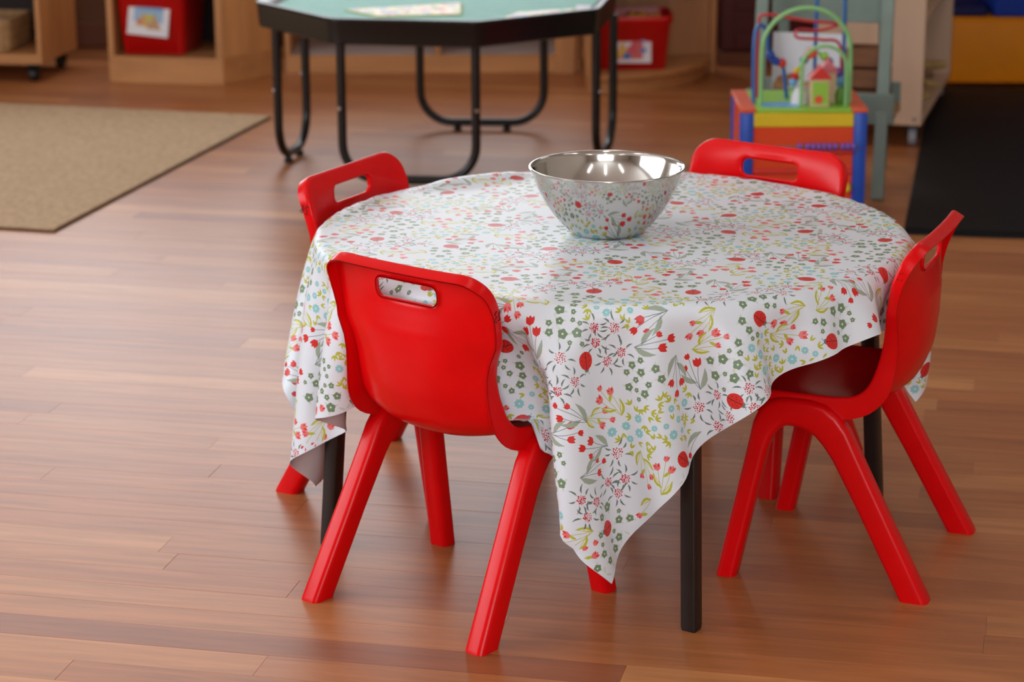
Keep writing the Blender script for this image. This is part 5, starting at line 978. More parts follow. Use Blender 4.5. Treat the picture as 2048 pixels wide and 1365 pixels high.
[1352,72,73,73,72,73,73,72,73,73,72,72,71,71,71,71,71,70,65,71,19,0,0,0,0,0,0,0,0,0,0,0,0,0,0,0,0,0,0,0,0,0,0,0,0,0,0,0,0,0,0,0,0,0,0,0,0,0,0,0,0,0,0,0,0,0,0,0,0,2,2,-6,-57,-63,-71,-70,-71,-70,-71,-70,-71],
[1317,73,73,72,73,72,72,72,72,72,71,72,71,70,71,71,70,67,66,63,68,2,1,-1,0,0,0,0,0,0,0,0,0,0,0,0,0,0,0,0,0,0,0,0,0,0,0,0,0,0,0,0,0,0,0,0,0,0,0,0,0,0,0,0,0,0,0,0,0,0,0,-44,-57,-61,-69,-71,-71,-70,-71,-70,-71],
[1283,72,73,72,72,72,72,72,71,71,71,71,71,71,70,70,69,66,65,63,62,51,0,0,0,0,0,0,0,0,0,0,0,0,0,0,0,0,0,0,0,0,0,0,0,0,0,0,0,0,0,0,0,0,0,0,0,0,0,0,0,0,0,0,0,0,0,2,-1,-1,-25,-60,-59,-61,-65,-70,-70,-71,-71,-71,-70],
[1248,73,71,72,71,72,71,71,71,71,71,70,71,70,69,68,66,66,64,64,61,65,34,0,1,-1,0,0,0,0,0,0,0,0,0,0,0,0,0,0,0,0,0,0,0,0,0,0,0,0,0,0,0,0,0,0,0,0,0,0,0,0,0,0,0,0,4,3,-2,-18,-59,-58,-60,-60,-63,-66,-68,-70,-71,-71,-72],
[1213,71,72,71,71,71,71,71,71,70,71,71,69,69,68,66,65,64,63,61,62,60,69,20,3,-1,-2,0,0,0,0,0,0,0,0,0,0,0,0,0,0,0,0,0,0,0,0,0,0,0,0,0,0,0,0,0,0,0,0,0,0,0,0,0,0,3,3,3,-14,-59,-56,-58,-59,-60,-61,-64,-65,-68,-68,-71,-71],
[1176,71,71,70,71,71,71,71,71,70,70,69,68,67,65,64,64,63,62,62,62,59,60,69,15,2,-2,-2,0,0,0,0,0,0,0,0,0,0,0,0,0,0,0,0,0,0,0,0,0,0,0,0,0,0,0,0,0,0,0,0,0,0,0,0,2,4,0,-10,-60,-56,-56,-57,-58,-59,-59,-60,-63,-64,-66,-68,-70],
[1138,71,70,71,71,71,71,71,70,70,68,67,67,65,63,64,62,62,63,62,60,58,61,59,65,14,0,-3,-1,0,0,0,0,0,0,0,0,0,0,0,0,0,0,0,0,0,0,0,0,0,0,0,0,0,1,0,0,-1,0,0,0,0,0,0,1,4,-10,-59,-56,-57,-54,-57,-58,-58,-57,-59,-60,-62,-63,-65,-67],
[1100,70,71,71,71,71,71,70,68,68,66,65,65,63,63,62,63,62,62,60,59,60,60,61,58,57,13,1,0,-1,0,0,0,0,0,0,0,0,0,0,0,0,0,0,0,0,0,0,0,0,1,1,2,1,1,2,0,-1,-2,-4,-1,0,1,-1,0,-11,-56,-55,-56,-55,-55,-56,-58,-57,-58,-57,-59,-59,-60,-62,-64],
[1061,71,72,71,71,70,69,69,66,66,65,64,63,62,63,62,62,63,61,58,60,62,60,57,58,57,44,23,2,-1,0,-1,0,0,0,0,0,0,0,0,0,0,0,0,0,0,0,0,1,2,3,2,3,3,3,2,3,1,-5,-6,-6,0,-4,-2,-23,-50,-51,-55,-55,-55,-55,-56,-57,-57,-58,-57,-57,-58,-59,-60,-60],
[1024,72,71,71,69,69,67,66,65,64,63,63,62,62,62,63,62,61,60,60,62,60,59,58,57,57,41,40,38,2,1,3,-1,-1,-2,0,0,0,0,0,0,0,0,0,0,0,0,3,3,4,4,5,4,5,4,2,3,6,-3,-15,-13,-5,-8,-40,-45,-46,-50,-55,-55,-55,-55,-55,-56,-57,-57,-57,-58,-57,-58,-58,-58],
[988,71,70,69,68,67,66,64,63,63,62,63,62,62,62,62,62,61,61,60,60,59,58,57,59,53,42,38,38,44,16,3,3,-1,-1,-2,-1,-1,0,0,0,0,0,0,0,0,3,4,7,6,7,5,5,7,7,2,-1,-5,-9,-19,-14,-16,-46,-43,-44,-47,-49,-54,-56,-54,-55,-55,-55,-57,-56,-58,-57,-57,-58,-57,-57],
[951,70,69,67,66,64,64,62,63,62,62,62,62,62,62,61,61,61,61,60,59,59,59,60,55,48,40,37,38,41,37,39,6,5,1,-1,-1,-1,0,0,-1,-1,-1,0,0,3,5,7,8,9,8,11,4,1,-1,-6,-6,-18,-13,-14,-33,-43,-40,-44,-45,-46,-49,-52,-54,-55,-55,-55,-55,-55,-56,-56,-57,-57,-58,-57,-57],
[912,69,66,65,64,63,62,62,62,62,62,62,62,62,62,61,61,60,60,60,59,60,60,57,51,44,38,35,40,41,38,36,34,32,6,1,2,2,3,-1,0,-1,-2,-1,1,4,6,9,10,12,6,2,-2,-5,-16,-9,-11,-11,-22,-42,-40,-40,-41,-41,-43,-45,-47,-51,-53,-54,-55,-55,-55,-55,-55,-56,-57,-56,-57,-58,-57],
[872,66,64,63,62,62,61,62,61,62,62,62,61,62,61,61,61,60,61,61,61,62,56,52,46,39,35,38,42,38,37,35,31,31,31,29,18,2,1,4,3,1,-2,-2,-1,2,5,9,8,8,2,-9,-6,-13,-10,-7,-22,-25,-40,-39,-41,-38,-40,-42,-42,-44,-46,-48,-51,-54,-54,-56,-54,-55,-55,-55,-56,-56,-56,-57,-58],
[828,63,63,61,61,62,61,62,62,62,61,62,61,61,61,61,61,61,62,62,62,58,52,47,42,37,35,40,39,37,37,35,27,33,30,27,22,24,23,16,8,1,0,0,0,0,0,0,1,-1,0,-2,-8,-17,-26,-22,-16,-31,-39,-41,-38,-38,-41,-42,-42,-42,-44,-46,-50,-52,-54,-55,-55,-55,-54,-55,-56,-55,-56,-56,-57],
[781,61,61,61,61,61,62,61,62,61,61,61,62,61,62,62,63,63,66,61,58,51,47,42,38,37,38,38,37,38,37,34,28,32,27,27,24,24,20,16,14,11,7,5,4,3,0,-1,-5,-8,-9,-11,-11,-8,-21,-28,-17,-32,-39,-38,-39,-40,-40,-42,-42,-41,-43,-45,-47,-51,-52,-55,-55,-55,-55,-54,-55,-55,-55,-56,-56],
[731,60,61,61,61,61,62,61,61,61,62,61,62,63,63,63,65,65,64,56,52,47,42,40,37,37,37,37,38,39,36,33,30,27,26,27,25,22,19,15,15,15,13,3,3,2,2,-6,-8,-9,-10,-11,-10,-6,-13,-24,-22,-31,-40,-39,-38,-39,-40,-41,-42,-42,-41,-43,-46,-49,-51,-53,-55,-55,-55,-55,-55,-54,-55,-55,-56],
[679,60,61,61,61,61,61,61,62,61,62,63,64,65,66,65,69,62,56,50,46,41,40,38,37,37,37,38,40,38,34,32,28,26,27,26,24,21,20,17,11,17,10,8,2,4,-1,-8,-9,-7,-12,-8,-11,-6,-10,-19,-24,-30,-38,-40,-38,-39,-40,-41,-41,-42,-41,-42,-44,-47,-49,-52,-54,-54,-56,-55,-55,-54,-55,-54,-55],
[629,60,60,61,61,61,61,61,62,63,64,65,66,68,72,64,62,55,49,45,42,39,38,38,37,37,38,39,39,37,33,30,27,26,26,26,23,21,20,19,10,16,8,10,3,3,-3,-8,-9,-6,-12,-9,-10,-6,-8,-15,-23,-30,-36,-40,-39,-39,-39,-41,-41,-42,-41,-41,-42,-45,-48,-50,-52,-55,-55,-55,-55,-55,-54,-55,-54],
[577,60,60,60,61,62,62,63,64,65,67,68,70,73,66,60,53,48,43,41,39,38,38,38,38,38,39,39,38,35,32,28,26,26,26,25,24,20,20,18,15,11,8,9,4,3,-2,-10,-7,-9,-10,-10,-10,-6,-6,-13,-21,-29,-34,-39,-40,-39,-39,-40,-41,-42,-41,-40,-42,-43,-46,-48,-51,-54,-54,-55,-55,-55,-55,-54,-55],
[525,60,60,61,62,63,64,64,67,67,70,71,74,69,58,52,46,43,40,39,39,38,38,38,38,38,40,39,37,33,30,27,26,26,25,25,23,20,20,18,15,10,7,9,5,3,-2,-9,-10,-8,-9,-11,-9,-6,-5,-11,-18,-28,-33,-38,-40,-40,-39,-39,-41,-41,-42,-41,-40,-41,-44,-47,-50,-52,-53,-55,-55,-55,-55,-55,-54],
[478,56,61,62,64,64,66,67,69,70,72,73,73,61,48,44,41,39,39,39,38,39,38,38,39,39,40,38,35,32,29,26,26,24,26,25,23,19,20,18,14,9,7,9,4,3,0,-8,-11,-9,-10,-10,-9,-5,-4,-9,-17,-25,-33,-38,-39,-39,-39,-40,-40,-41,-42,-41,-40,-40,-42,-45,-48,-51,-52,-54,-55,-56,-55,-55,-54],
[451,37,58,64,65,66,67,70,71,73,73,74,72,42,40,39,39,39,39,39,38,39,38,38,40,40,39,36,34,30,28,25,26,25,25,26,22,18,20,18,13,8,7,9,4,2,2,-8,-12,-9,-9,-10,-9,-5,-4,-7,-14,-24,-31,-37,-40,-39,-39,-39,-40,-41,-41,-42,-40,-40,-41,-43,-45,-49,-52,-53,-54,-56,-55,-55,-54],
],
]
def cloth_grid():
    a = np.array(CLOTH_STEPS).transpose(1, 2, 0)
    return np.cumsum(a, 1) / 5000.0 + np.array([TC[0], TC[1], 0])

GRID = cloth_grid()
def cr_axis(A, t):
    """Catmull-Rom weights for parameter t in [0, n-1]; returns 4 indices and weights"""
    n = A
    i = np.clip(t.astype(int), 0, n - 2); f = t - i
    w = np.stack([-.5 * f + f * f - .5 * f ** 3, 1 - 2.5 * f * f + 1.5 * f ** 3, .5 * f + 2 * f * f - 1.5 * f ** 3, -.5 * f * f + .5 * f ** 3], -1)
    ix = np.clip(np.stack([i - 1, i, i + 1, i + 2], -1), 0, n - 1)
    return ix, w
def cloth_map(uv, G=GRID):
    iu, wu = cr_axis(CLOTH_N, np.clip(uv[:, 0] / CLOTH_U, 0, 1) * (CLOTH_N - 1))
    iv, wv = cr_axis(CLOTH_N, np.clip(uv[:, 1] / CLOTH_V, 0, 1) * (CLOTH_N - 1))
    return np.einsum('na,nb,nabk->nk', wu, wv, G[iu[:, :, None], iv[:, None, :]])
GN = np.cross(np.gradient(GRID, axis=1), np.gradient(GRID, axis=0))
GN /= np.linalg.norm(GN, axis=-1, keepdims=True)
if GN[CLOTH_N // 2, CLOTH_N // 2, 2] < 0: GN = -GN

INK = {'white': (224, 231, 240), 'red': (214, 48, 44), 'spot': (96, 26, 24), 'green': (114, 141, 110), 'sage': (160, 174, 158), 'slate': (106, 121, 117),
       'blue': (146, 204, 208), 'lime': (186, 188, 62), 'pink': (233, 122, 122), 'berry': (196, 30, 44), 'pale': (232, 232, 214), 'mist': (206, 214, 204)}
INK_NAMES = list(INK)

def print_polys():
    """flat print of the cloth: outlines in cloth coordinates (metres) with an ink name, later ones on top"""
    rng = random.Random(4)
    out = []
    def poly(pts, ink):
        if sum(p[0] * q[1] - q[0] * p[1] for p, q in zip(pts, pts[1:] + pts[:1])) < 0: pts = pts[::-1]
        out.append((pts, ink))
    def flower(x, y, r, n, dep, ink, rot, k=4):
        m = n * k
        poly([(x + r * (1 - dep + dep * math.cos(n * (t := 2 * PI * i / m))) * math.cos(t + rot), y + r * (1 - dep + dep * math.cos(n * t)) * math.sin(t + rot)) for i in range(m)], ink)
    def disc(x, y, r, ink, n=6):
        poly([(x + r * math.cos(2 * PI * i / n), y + r * math.sin(2 * PI * i / n)) for i in range(n)], ink)
    def leaf(x, y, a, L, w, ink, bend=0.0, n=4):
        A, B = [], []
        for i in range(n + 1):
            t = i / n
            hw = w * math.sin(PI * t ** .8) / 2
            cx, cy = L * t, bend * L * math.sin(PI * t)
            A.append((cx, cy + hw)); B.append((cx, cy - hw))
        P = A[:-1] + B[:0:-1]
        c, s = math.cos(a), math.sin(a)
        poly([(x + c * u - s * v, y + s * u + c * v) for u, v in P], ink)
    def stem(x0, y0, x1, y1, w, ink, bend=0.0):
        dx, dy = x1 - x0, y1 - y0; L = math.hypot(dx, dy); nx, ny = -dy / L, dx / L
        n = max(2, int(L / .007))
        A, B = [], []
        for i in range(n + 1):
            t = i / n
            o = 4 * t * (1 - t) * bend * L
            cx, cy = x0 + dx * t + nx * o, y0 + dy * t + ny * o
            A.append((cx - nx * w, cy - ny * w)); B.append((cx + nx * w, cy + ny * w))
        poly(A + B[::-1], ink)
    def tulip(x, y, a, r, ink, accent=None):
        c, s = math.cos(a), math.sin(a)
        def T(L): return [(x + c * u - s * v, y + s * u + c * v) for u, v in L]
        poly(T([(0, 0), (r * .35, -r * .55), (r * .9, -r * .62), (r * 1.35, -r * .55), (r * 1.12, -r * .3), (r * 1.5, -r * .05), (r * 1.15, r * .22), (r * 1.4, r * .55), (r * .9, r * .62), (r * .35, r * .5)]), ink)
        if accent:
            poly(T([(r * .55, r * .12), (r * 1.1, r * .2), (r * 1.28, r * .45), (r * .85, r * .5)]), accent)
            poly(T([(r * .6, -r * .1), (r * 1.1, -r * .26), (r * 1.25, -r * .46), (r * .8, -r * .4)]), accent)
    def ladybug(x, y, a):
        c, s = math.cos(a), math.sin(a)
        T = lambda L: [(x + c * u - s * v, y + s * u + c * v) for u, v in L]
        R1, R2 = .0145, .0128
        poly(T([(.0145 + .0035 * math.cos(q), .0045 * math.sin(q)) for q in np.linspace(0, 2 * PI, 9)[:-1]]), 'slate')
        for sg in (-1, 1):
            poly(T([(.017, sg * .002), (.0215, sg * .0055), (.0222, sg * .005), (.0177, sg * .0014)]), 'slate')
        poly(T([(R1 * math.cos(q), R2 * math.sin(q)) for q in np.linspace(0, 2 * PI, 17)[:-1]]), 'red')
        poly(T([(-.014 + .0275 * i / 5, -.0006) for i in range(6)] + [(.0135 - .0275 * i / 5, .0006) for i in range(6)]), 'spot')
        for u, v in ((.006, .005), (-.001, .0075), (-.008, .005), (.002, .0028), (-.0055, .0016), (.007, -.004), (0, -.0072), (-.007, -.0055), (.0015, -.0035), (.009, -.0075), (.0095, .008)):
            disc(*T([(u, v)])[0], .00095, 'spot', 5)
    # clusters on a jittered lattice, neighbours of different kinds, ladybirds in the gaps
    W, H = CLOTH_U, CLOTH_V
    kinds = ('green', 'blue', 'berry', 'pinktulip', 'green', 'redtulip', 'blue', 'berry', 'redtulip', 'pinktulip')
    cen = []
    SP = .079
    for i in range(-1, int(W / SP) + 2):
        for j in range(-1, int(H / SP) + 2):
            x = (i + .5 * (j % 2)) * SP + rng.uniform(-.014, .014); y = j * SP * .92 + rng.uniform(-.012, .012)
            cen.append((x, y, kinds[(3 * i + 4 * j + (j // 2)) % len(kinds)]))
    cell = {}
    def put(x, y, r): cell.setdefault((int(x // .04), int(y // .04)), []).append((x, y, r))
    def free(x, y, r):
        if not (.003 < x < W - .003 and .003 < y < H - .003): return False
        I, J = int(x // .04), int(y // .04)
        for a in (I - 1, I, I + 1):
            for b in (J - 1, J, J + 1):
                for (u, v, c) in cell.get((a, b), ()):
                    if (x - u) ** 2 + (y - v) ** 2 < (r + c) ** 2: return False
        return True
    def spot(x, y, R):
        t, q = rng.uniform(0, 6.2832), R * math.sqrt(rng.random())
        return x + q * math.cos(t), y + q * math.sin(t)
    for (x, y, k) in cen:                      # sprigs of tulips first
        if k not in ('redtulip', 'pinktulip'): continue
        red = k == 'redtulip'
        ink, lf = ('red', 'sage') if red else ('pink', 'lime')
        a0 = rng.uniform(0, 6.2832)
        for sgn in (-1, 1):
            a = a0 + rng.uniform(-.2, .2) + (.22 * sgn) + (PI if sgn > 0 else 0)
            bx, by = x - .036 * math.cos(a) - .016 * math.sin(a), y - .036 * math.sin(a) + .016 * math.cos(a)
            leaf(bx, by, a + .55, .038 if red else .030, .0095 if red else .0078, lf, .10)
            leaf(bx + .012 * math.cos(a), by + .012 * math.sin(a), a - .62, .036 if red else .029, .0088 if red else .0072, lf, -.10)
            if not red:
                leaf(bx + .005 * math.cos(a + .55), by + .005 * math.sin(a + .55), a + .55, .020, .0026, 'pale', .08, 3)
                leaf(bx + .012 * math.cos(a) + .005 * math.cos(a - .62), by + .012 * math.sin(a) + .005 * math.sin(a - .62), a - .62, .019, .0024, 'pale', -.08, 3)
                leaf(bx + .030 * math.cos(a), by + .030 * math.sin(a), a + .8, .018, .0055, lf, 0, 3)
            for q in range(5):
                put(bx + .011 * (q + .5) * math.cos(a), by + .011 * (q + .5) * math.sin(a), .0075)
            put(bx + .02 * math.cos(a + .55), by + .02 * math.sin(a + .55), .009); put(bx + .012 * math.cos(a) + .018 * math.cos(a - .62), by + .012 * math.sin(a) + .018 * math.sin(a - .62), .009)
            for d, L in ((-.22, .040), (.03, .055), (.27, .038)):
                ex, ey = bx + L * math.cos(a + d), by + L * math.sin(a + d)
                stem(bx, by, ex, ey, .00045, 'slate' if red else 'lime', rng.uniform(-.05, .05))
                r = rng.choice((.0075, .0095, .0112))
                tulip(ex, ey, a + d + rng.uniform(-.3, .3), r, ink, None if red else 'red')
                put(ex + r * .7 * math.cos(a + d), ey + r * .7 * math.sin(a + d), r * .85)
    bugs = []
    for _ in range(6000):
        x, y = rng.uniform(.02, W - .02), rng.uniform(.02, H - .02)
        if free(x, y, .0155) and all((x - a) ** 2 + (y - b) ** 2 > .128 ** 2 for a, b in bugs):
            bugs.append((x, y)); put(x, y, .0165)
    for (x, y, k) in cen:
        if k == 'green':
            for n_ in range(120):
                px, py = spot(x, y, .044)
                r = rng.choice((.0072, .0086)) if n_ < 20 else rng.choice((.0042, .0055, .0068))
                if free(px, py, r + .0014):
                    put(px, py, r + .0014)
                    a = rng.uniform(0, 6.28)
                    for q in (0, 2.2, 4.1): leaf(px, py, a + q, r * 1.7, r * .5, 'mist', 0, 3)
                    flower(px, py, r, 5, .11, 'green', a)
                    disc(px, py, r * .22, 'pale', 5)
        elif k == 'blue':
            for n_ in range(34):
                px, py = spot(x, y, .042)
                r = rng.choice((.0088, .0078)) if n_ < 9 else rng.choice((.0055, .0066))
                if free(px, py, r + .0034):
                    put(px, py, r + .0016)
                    flower(px, py, r, 8, .13, 'blue', rng.uniform(0, 6), 3)
                    disc(px, py, r * .2, 'white', 5)
            for _ in range(170):
                px, py = spot(x, y, .047)
                if free(px, py, .0046):
                    put(px, py, .0046)
                    a = rng.uniform(0, 6.28)
                    for q in (-.75, 0, .75)[:rng.choice((2, 3, 3))]: leaf(px - .0045 * math.cos(a), py - .0045 * math.sin(a), a + q, .0108, .0037, 'lime', 0, 3)
        elif k == 'berry':
            for _ in range(46):
                px, py = spot(x, y, .036)
                r = rng.choice((.0082, .0095, .0102))
                if free(px, py, r + .0035):
                    put(px, py, r + .0045)
                    for q in range(7):
                        a = q * .9 + rng.uniform(-.2, .2)
                        leaf(px + (r + .0012) * math.cos(a), py + (r + .0012) * math.sin(a), a + rng.uniform(-.4, .4), rng.uniform(.012, .018), .0031, 'slate', rng.choice((-.14, .14)), 3)
                    for i in range(22):
                        rr = r * .93 * math.sqrt((i + .5) / 22); t = i * 2.39996
                        disc(px + rr * math.cos(t), py + rr * math.sin(t), rng.choice((.0010, .0013, .0016)), 'berry', 6)
    for x, y in bugs: ladybug(x, y, rng.uniform(0, 6.28))
    # keep the prints inside the hem
    return [(p, i) for p, i in out if all(.0008 < u < W - .0008 and .0008 < v < H - .0008 for u, v in p)]

def in_poly(P, x, y):
    c = np.zeros(len(x), bool)
    a = P[-1]
    for b in P:
        if a[1] != b[1]:
            c ^= ((a[1] > y) != (b[1] > y)) & (x < (b[0] - a[0]) * (y - a[1]) / (b[1] - a[1]) + a[0])
        a = b
    return c

def build_cloth():
    """the cloth is cut along the outlines of its print, block by block, so that every motif keeps a crisp edge"""
    polys = print_polys()
    NB, M = 11, 11
    bx, by = CLOTH_U / NB, CLOTH_V / NB
    boxes = [(min(q[0] for q in p), max(q[0] for q in p), min(q[1] for q in p), max(q[1] for q in p)) for p, _ in polys]
    uv, fl, of = [], [], []
    for I in range(NB):
        for J in range(NB):
            x0, x1, y0, y1 = I * bx, (I + 1) * bx, J * by, (J + 1) * by
            pts = []
            for i in range(M + 1):
                for j in range(M + 1):
                    sk = .0022 * math.sin(3 * (i + 17 * j + 5 * I)) if 0 < i < M and 0 < j < M else 0
                    pts.append(Vector((x0 + bx * i / M + sk, y0 + by * j / M + sk * .7)))
            faces, who = [], []
            for n_, ((p, ink), bb) in enumerate(zip(polys, boxes)):
                if bb[1] <= x0 or bb[0] >= x1 or bb[3] <= y0 or bb[2] >= y1: continue
                if bb[0] < x0 or bb[1] > x1 or bb[2] < y0 or bb[3] > y1:
                    p = clip_poly(list(p), x0, x1, y0, y1)
                    if len(p) < 3: continue
                k = len(pts)
                pts.extend(Vector(q) for q in p)
                faces.append(list(range(k, k + len(p)))); who.append(n_)
            v, e, f, ov, oe, og = delaunay_2d_cdt(pts, [], faces, 0, 1e-6)
            k = len(uv)
            uv.extend((p.x, p.y) for p in v)
            fl.extend(tuple(i + k for i in q) for q in f)
            cn = np.array([(v[q[0]] + v[q[1]] + v[q[2]])[:] for q in f]) / 3
            pick = np.full(len(f), -1)
            for n_ in who:
                bb = boxes[n_]
                m = np.nonzero((cn[:, 0] > bb[0]) & (cn[:, 0] < bb[1]) & (cn[:, 1] > bb[2]) & (cn[:, 1] < bb[3]))[0]
                if len(m): pick[m[in_poly(polys[n_][0], cn[m, 0], cn[m, 1])]] = n_
            of.extend(pick.tolist())
    uv = np.array(uv)
    xyz = cloth_map(uv)
    nrm = cloth_map(uv, GN); nrm /= np.linalg.norm(nrm, axis=1)[:, None]
    xyz = xyz + nrm * .0004
    me = bpy.data.meshes.new('tablecloth')
    # counter-clockwise faces seen from the printed side
    a, b, c = (xyz[[q[0] for q in fl]], xyz[[q[1] for q in fl]], xyz[[q[2] for q in fl]])
    up = np.einsum('nk,nk->n', np.cross(b - a, c - a), nrm[[q[0] for q in fl]])
    fl = [q if s >= 0 else q[::-1] for q, s in zip(fl, up)]
    me.from_pydata(xyz.tolist(), [], fl)
    inks = [INK_NAMES.index(i) for _, i in polys]
    for n_ in INK_NAMES:
        me.materials.append(mat('cloth_print_' + n_, INK[n_], 0.40, spec=0.42))
    me.polygons.foreach_set('material_index', [inks[o] if o >= 0 else 0 for o in of])
    me.polygons.foreach_set('use_smooth', [True] * len(me.polygons))
    me.update()
    me.normals_split_custom_set_from_vertices(nrm.tolist())
    cloth = link('tablecloth', me)
    tag(cloth, 'white cloth printed with ladybirds and small flowers, draped over the round table', 'tablecloth')
    n = 161
    U_, V_ = np.meshgrid(np.linspace(0, CLOTH_U, n), np.linspace(0, CLOTH_V, n), indexing='ij')
    q = np.stack([U_.ravel(), V_.ravel()], -1)
    x2 = cloth_map(q); n2 = cloth_map(q, GN); n2 /= np.linalg.norm(n2, axis=1)[:, None]
    x2 = x2 - n2 * .0013
    F = [(i * n + j, (i + 1) * n + j, (i + 1) * n + j + 1, i * n + j + 1) for i in range(n - 1) for j in range(n - 1)]
    mu = bpy.data.meshes.new('underside')
    mu.from_pydata(x2.tolist(), [], F)
    mu.polygons.foreach_set('use_smooth', [True] * len(mu.polygons))
    mu.update()
    mu.flip_normals()
    link('underside', mu, mat('cloth_backing', (206, 188, 186), 0.75, bump=0.1, bscale=900), cloth)
    return cloth
build_cloth()

# ------------------------------------------------------------------ steel bowl
def bowl():
    R, H, rb = .1345, .1150, .058
    prof = []
    for k in range(25):
        t = k / 24
        a = t * PI / 2 * .93
        prof.append((rb + (R - rb - .004) * (1 - (1 - t) ** 1.0) if False else rb + (R - .003 - rb) * math.sin(t * PI / 2) ** .92 * (0.62 + 0.38 * t), H * t ** 1.35))
    outer = [(0, 0.0), (rb * .8, 0.0), (rb, .0008)] + [p for p in prof[1:]]
    rim = [(R - .0005, H), (R + .0015, H + .0008), (R + .0022, H + .0022), (R + .0012, H + .0036), (R - .0012, H + .0036)]
    inner = [(max(0, r - .0016), z + .0012) for r, z in outer[::-1]]
    o = MB().lathe(outer + rim + inner, 96).build('mixing_bowl', mat('polished_stainless_steel', (208, 206, 202), 0.10, metal=1.0, bump=0.015, bscale=30, stretch=(1, 1, 12)), None, (.1665, 4.088, .5476), angle=60)
    tag(o, 'polished stainless steel mixing bowl standing on the flowered tablecloth', 'bowl')
bowl()

# ------------------------------------------------------------------ rug and mat on the floor
def flat_mat(name, corner, a, b, la, lb, th, material, edge_mat, edge_h, label, cat, part):
    a = Vector((*a, 0)).normalized(); b = Vector((*b, 0)).normalized()
    c = Vector((*corner, 0))
    root = empty(name, c)
    def poly(m): return [tuple((a * u + b * v)[:2]) for u, v in ((m, m), (la - m, m), (la - m, lb - m), (m, lb - m))]
    MB().prism(poly(0.004), edge_h, th, 0.0015, 1).build(part, material, root, angle=30)
    MB().prism(poly(0.0), 0.0005, edge_h, 0.0006, 1).build('edging', edge_mat, root, angle=30)
    tag(root, label, cat)
    return root
flat_mat('jute_rug', (-1.25, 6.39), (-.968, .25), (.2525, .9676), 2.6, 1.72, .011, mat('woven_jute', (188, 160, 130), 0.95, spec=0.1, vary=0.16, vscale=60, bump=0.6, bscale=260),
         mat('jute_rug_edge', (70, 54, 34), 0.9, vary=0.1), .004, 'beige woven rug on the floor in front of the shelf units', 'rug', 'weave')
flat_mat('floor_mat', (1.063, 6.33), (.985, -.175), (.1985, .980), 2.1, 2.25, .020, mat('black_rubber', (14, 14, 16), 0.6, spec=0.18, bump=0.15, bscale=300, vary=0.08),
         mat('black_rubber_edge', (18, 18, 20), 0.7), .004, 'black rubber mat on the floor beside the yellow block', 'mat', 'pad')

# ------------------------------------------------------------------ black tray table
def tray_table():
    cx, cy = -.22, 7.375
    R0, A0, UP = .570, -2.918, .06
    root = empty('tray_table', (cx, cy, 0))
    tag(root, 'black octagonal activity tray on tube legs with a green mat inside', 'tray table')
    oct_ = lambda r: [(r * math.cos(A0 + k * PI / 4), r * math.sin(A0 + k * PI / 4)) for k in range(8)]
    def rounded(r, rad=.05, n=4):
        P = oct_(r); out = []
        for k in range(8):
            p = Vector(P[k]); a = (Vector(P[k - 1]) - p).normalized(); b = (Vector(P[(k + 1) % 8]) - p).normalized()
            s, e = p + a * rad * .5, p + b * rad * .5
            for i in range(n + 1):
                t = i / n
                out.append(tuple(s * (1 - t) ** 2 + p * 2 * t * (1 - t) + e * t * t))
        return out
    prof = [(.560, .374), (.590, .374), (.597, .378), (.603, .440), (.606, .447), (.603, .452), (.590, .4525), (.578, .449), (.570, .438), (.560, .425), (0.30, .4235)]
    rings = [[(x, y, z + UP) for x, y in rounded(r * R0 / .606)] for r, z in prof]
    MB().loft(rings, caps=True).build('tray', mat('black_tray_plastic', (9, 9, 10), 0.30, spec=0.5, bump=0.04, bscale=300), root, angle=50)
    MB().prism(rounded(.552 * R0 / .606), .4262 + UP, .4300 + UP, .001, 1).build('green_mat', mat('green_felt', (142, 200, 190), 0.7, vary=0.06, vscale=30, bump=0.1, bscale=300), root, angle=30)
    # four U-shaped tube legs
    def u_leg(p, q, zt=.4335, rad=.105, lean=.012):
        P, Q = Vector((*p, 0)) - Vector((cx, cy, 0)), Vector((*q, 0)) - Vector((cx, cy, 0))
        d = (Q - P); L = d.length; d.normalize()
        r = .0135
        z0 = .028
        pts = [P + Vector((0, 0, zt)), P + Vector((0, 0, .25))]
        for k in range(9):
            a = PI + PI / 2 * k / 8
            pts.append(P + d * (rad + rad * math.cos(a)) + Vector((0, 0, z0 + rad + rad * math.sin(a))))
        for k in range(9):
            a = 1.5 * PI + PI / 2 * k / 8
            pts.append(P + d * (L - rad + rad * math.cos(a)) + Vector((0, 0, z0 + rad + rad * math.sin(a))))
        pts += [Q + Vector((0, 0, .25)), Q + Vector((0, 0, zt))]
        leg = MB().tube(pts, r, 12).build('leg', BLACKMET(), root)
        for t in (.30, .70):
            c = P + d * (L * t)
            MB().lathe([(0, 0), (.013, 0), (.014, .003), (.011, .016), (0, .016)], 12, (c.x, c.y, 0)).build('rubber_foot', mat('black_rubber_edge', (18, 18, 20), 0.7), leg)
        for c in (P, Q):
            n = Vector((c.x, c.y, 0)).normalized()
            MB().lathe([(0, 0), (.007, 0), (.006, .003), (0, .0035)], 10, M=Matrix.Translation(c + n * .0125 + Vector((0, 0, .24))) @ n.to_track_quat('Z', 'Y').to_matrix().to_4x4()).build('bolt', mat('zinc_bolt', (200, 200, 205), 0.25, metal=1.0, vary=0.05), leg)
    u_leg((-.712, 7.235), (-.650, 7.52))
    u_leg((-.497, 6.945), (-.103, 6.905))
    u_leg((-.300, 7.835), (.108, 7.815))
    u_leg((.258, 7.20), (.322, 7.50))
tray_table()

